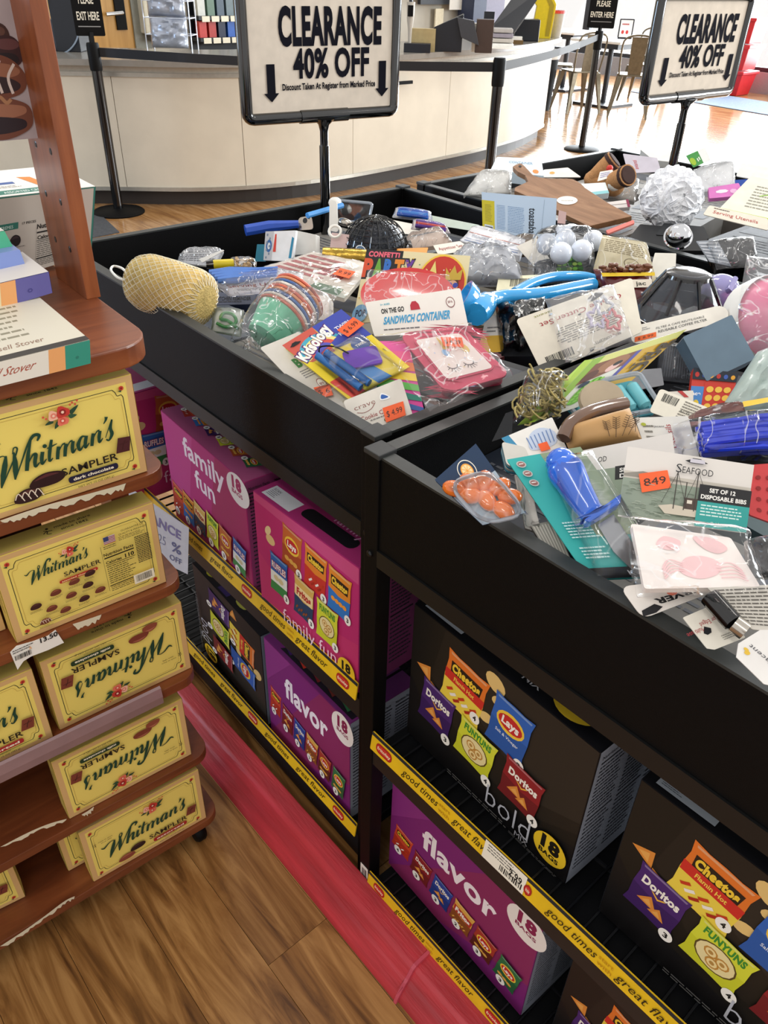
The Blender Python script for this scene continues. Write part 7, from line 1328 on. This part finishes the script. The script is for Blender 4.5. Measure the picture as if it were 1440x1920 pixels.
# cigarette shelving on the back wall
X0 = -6.95
def wq(px): return onp(px, Vector((X0, 0, 0)), Vector((1, 0, 0)))
a = wq((362, 95)); b = wq((440, 0)); y0, y1 = a.y, b.y + .25; t = thing('pack_shelf', 'dark wall shelf of small coloured packs with white price tags', 'shelf', (X0, (y0 + y1) / 2, .5))
MB().box((X0 - .04, y0, .3), (X0, y1, 2.2)).build('shelf_back', NB, t)
zz = [wq((400, 96)).z, wq((400, 68)).z, wq((400, 28)).z, wq((400, 28)).z + .32]
for z in zz: MB().box((X0, y0, z - .03), (X0 + .16, y1, z)).build('shelf_board', NB, t)
A = Art(); fw = Fr(Vector((X0 + .163, y0, 0)), Vector((X0 + .163, y1, 0)), Vector((X0 + .163, y1, 2)), Vector((X0 + .163, y0, 2)), y1 - y0, 2.0)
for z in zz[1:]:
    for k in range(9):
        if k != 4: A.rect(.03 + .1 * k, z - .045, .11 + .1 * k, z + .0, '#e8e2cc')
A.build(fw, t, 'price_tags')
cols = ['#c83a34', '#b83a34', '#1e2a44', '#2f62b8', '#3a7ac8', '#c8423c', '#cf4a42', '#3a5aa8', '#b8c0c8']
for r_, z in enumerate(zz[1:3]):
    for k in range(9):
        hgt = .13 if r_ == 0 else .17; y = y0 + .02 + .1 * k
        o = MB().box((X0 + .05, y, z + .001), (X0 + .12, y + .075, z + hgt)).build('small_pack', solid(cols[k] if r_ == 0 else ('#cfd0c8', '#5f7a68', '#4a5a6a', '#6a7a80')[k % 4], .4)); o['group'] = 'small packs on the wall shelf'
        o['category'] = 'pack'; nm_ = {'#c83a34': 'red', '#b83a34': 'red', '#1e2a44': 'navy', '#2f62b8': 'blue', '#3a7ac8': 'light blue', '#c8423c': 'red', '#cf4a42': 'bright red', '#3a5aa8': 'blue', '#b8c0c8': 'grey'}[cols[k]] if r_ == 0 else ('cream', 'green grey', 'slate', 'blue grey')[k % 4]
        o['label'] = '%s small pack, %s from left, %s row of wall pack shelf' % (nm_, ('first', 'second', 'third', 'fourth', 'fifth', 'sixth', 'seventh', 'eighth', 'ninth')[k], ('lower', 'upper')[r_])
# cabinet and papers on wall
a = wq((263, 62)); b = wq((296, 0)); t = thing('wall_cabinet', 'beige wall cabinet with dark bottom edge beside the tan door', 'cabinet', (X0, a.y, a.z)); MB().box((X0, a.y, a.z), (X0 + .12, b.y, 2.0)).build('cabinet_body', solid('#c3bca6', .5), t, bevel=.01); MB().box((X0, a.y + .05, a.z - .05), (X0 + .14, b.y, a.z)).build('dark_edge', solid('#5a544c', .4), t)
a = wq((836, 18)); b = wq((890, -12)); tag(MB().box((X0 + .05, a.y, a.z), (X0 + .055, b.y, b.z + .1)).build('wall_notice', WHITE), 'blank white notice sheet on the back wall above the terminal', 'paper')
a = wq((795, 8)); b = wq((900, -14)); tag(MB().box((X0, a.y - .1, a.z), (X0 + .05, b.y + .05, b.z + .3)).build('dark_wall_frame', NB), 'black wall mounted frame behind the white notice', 'frame')
a = wq((813, 60)); b = wq((830, 16)); tag(MB().box((X0, a.y, a.z - .3), (X0 + .02, b.y, b.z)).build('cream_wall_strip', solid('#e8dfc4', .5)), 'narrow cream board on the back wall behind the terminal', 'board')
a = wq((856, 60)); b = wq((882, 18)); tag(MB().box((X0, a.y, a.z - .3), (X0 + .25, b.y, b.z + .2)).build('blue_black_column', solid('#2a3450', .4)), 'dark navy upright cabinet on the back wall with round label', 'cabinet')
a = wq((884, 62)); b = wq((925, 0)); tag(MB().box((X0, a.y, 0), (X0 + .05, b.y + .15, 2.6)).build('lilac_wall_panel', solid('#7d7a8c', .6)), 'grey lilac wall panel at the end of the back wall', 'panel')
# cafe corner
CM = mat('bronze_chair_metal', '#6f6654', .38, .5, .15, 30)
def cafe_chair(x, y, ang, label):
    t = thing('cafe_chair', label, 'chair', (x, y, 0), 'metal cafe chairs by the windows'); c_, s_ = math.cos(ang), math.sin(ang)
    def T(a, b, z): return Vector((x + a * c_ - b * s_, y + a * s_ + b * c_, z))
    MB().prism([T(a, b, .435) for a, b in rrect(-.18, -.18, .18, .18, .05)], (0, 0, .018)).build('seat', CM, t, bevel=.003)
    MB().prism([T(-.075, -.17, .45), T(.075, -.17, .45), T(.09, -.235, .84), T(-.09, -.235, .84)], T(0, .006, 0) - T(0, 0, 0)).build('backrest', CM, t)
    MB().tube(smooth([tuple(T(a, b, z)) for a, b, z in ((-.17, -.16, .45), (-.185, -.20, .68), (-.16, -.235, .82), (0, -.245, .86), (.16, -.235, .82), (.185, -.20, .68), (.17, -.16, .45))], 4), .011, 8).build('back_hoop', CM, t, smooth=True)
    for a, b in ((-1, -1), (1, -1), (-1, 1), (1, 1)):
        MB().hexa([T(a * .225 + u, b * .225 + v, 0) for u, v in ((-.012, -.012), (.012, -.012), (.012, .012), (-.012, .012))] + [T(a * .155 + u * 2.4, b * .155 + v * 2.4, .435) for u, v in ((-.012, -.012), (.012, -.012), (.012, .012), (-.012, .012))]).build('leg', CM, t)
    return t
cafe_chair(-5.50, 8.80, .62, 'metal cafe chair with its back to the camera, right of the enter sign post')
cafe_chair(-6.10, 8.55, 1.15, 'metal cafe chair turned sideways just right of the enter sign post')
cafe_chair(-6.75, 8.95, -.9, 'metal cafe chair left of the enter sign post beside the black bin')
cafe_chair(-6.2, 10.1, 3.4, 'metal cafe chair farther away beyond the white table')
for (x, y, lab) in ((-6.25, 9.35, 'white topped cafe table behind the enter sign post'), (-7.6, 10.2, 'white topped cafe table farther left by the windows')):
    t = thing('cafe_table', lab, 'table', (x, y, 0)); MB().box((x - .38, y - .38, .72), (x + .38, y + .38, .75)).build('table_top', WHITE, t, bevel=.008); MB().box((x - .3, y - .3, .66), (x + .3, y + .3, .72)).build('apron', NB, t); MB().tube([(x, y, .03), (x, y, .68)], .035, 12).build('column', NB, t); MB().box((x - .28, y - .28, 0), (x + .28, y + .28, .03)).build('foot', NB, t)
x, y = -6.42, 8.25; t = thing('trash_bin', 'black trash bin with white liner right of the counter end', 'trash bin', (x, y, 0)); MB().lathe([(0, 0), (.13, 0), (.17, .62), (.165, .62), (0, .6)], (x, y, 0), (0, 0, 1), 18).build('bin_body', BLACK, t, smooth=True)
MB().lathe([(.175, .56), (.19, .60), (.185, .65), (.15, .66), (.14, .6)], (x, y, 0), (0, 0, 1), 14).build('liner', solid('#dcd8d2', .6), t, smooth=True)
x, y = -6.25, 9.35; t = thing('menu_holder', 'small stand-up menu card with red print on the cafe table', 'menu', (x, y, .75)); f = Fr(*[Vector((x, y, .752)) + Rv * a + ZV * b for a, b in ((.05, 0), (.23, 0), (.23, .22), (.05, .22))]); slab(t, f, .006, NB, 'frame', .05); A = Art(.001); A.rect(.08, .1, .92, .94, '#eee6e2'); A.ell(.3, .35, .1, .1, '#c83a3a', 8); A.ell(.6, .35, .1, .1, '#c83a3a', 8); A.lines(.2, .6, .8, .8, 1, '#b04040'); A.build(f, t)
# red crates
RC = mat('bright_red_plastic', '#c8242c', .4, 0, .08, 20); p = onp((1388, 168), Vector((0, 0, 0)), ZV); x, y = -5.93, 12.1
for k in range(3):
    t = thing('red_crate', ('bottom red plastic crate of the stack behind the right clearance sign', 'middle red plastic crate of the stack behind the right clearance sign', 'top red plastic crate of the stack behind the right clearance sign')[k], 'crate', (x, y, 0.33 * k), 'stacked red crates')
    z = 0.33 * k; w1, w2 = .18, .22; MB().hexa([(x - w1, y - w1, z + .002), (x + w1, y - w1, z + .002), (x + w1, y + w1, z + .002), (x - w1, y + w1, z + .002), (x - w2, y - w2, z + .30), (x + w2, y - w2, z + .30), (x + w2, y + w2, z + .30), (x - w2, y + w2, z + .30)]).build('crate_body', RC, t, bevel=.01)
    MB().box((x - w2 - .02, y - w2 - .02, z + .275), (x + w2 + .02, y + w2 + .02, z + .318)).build('crate_rim', RC, t, bevel=.008)
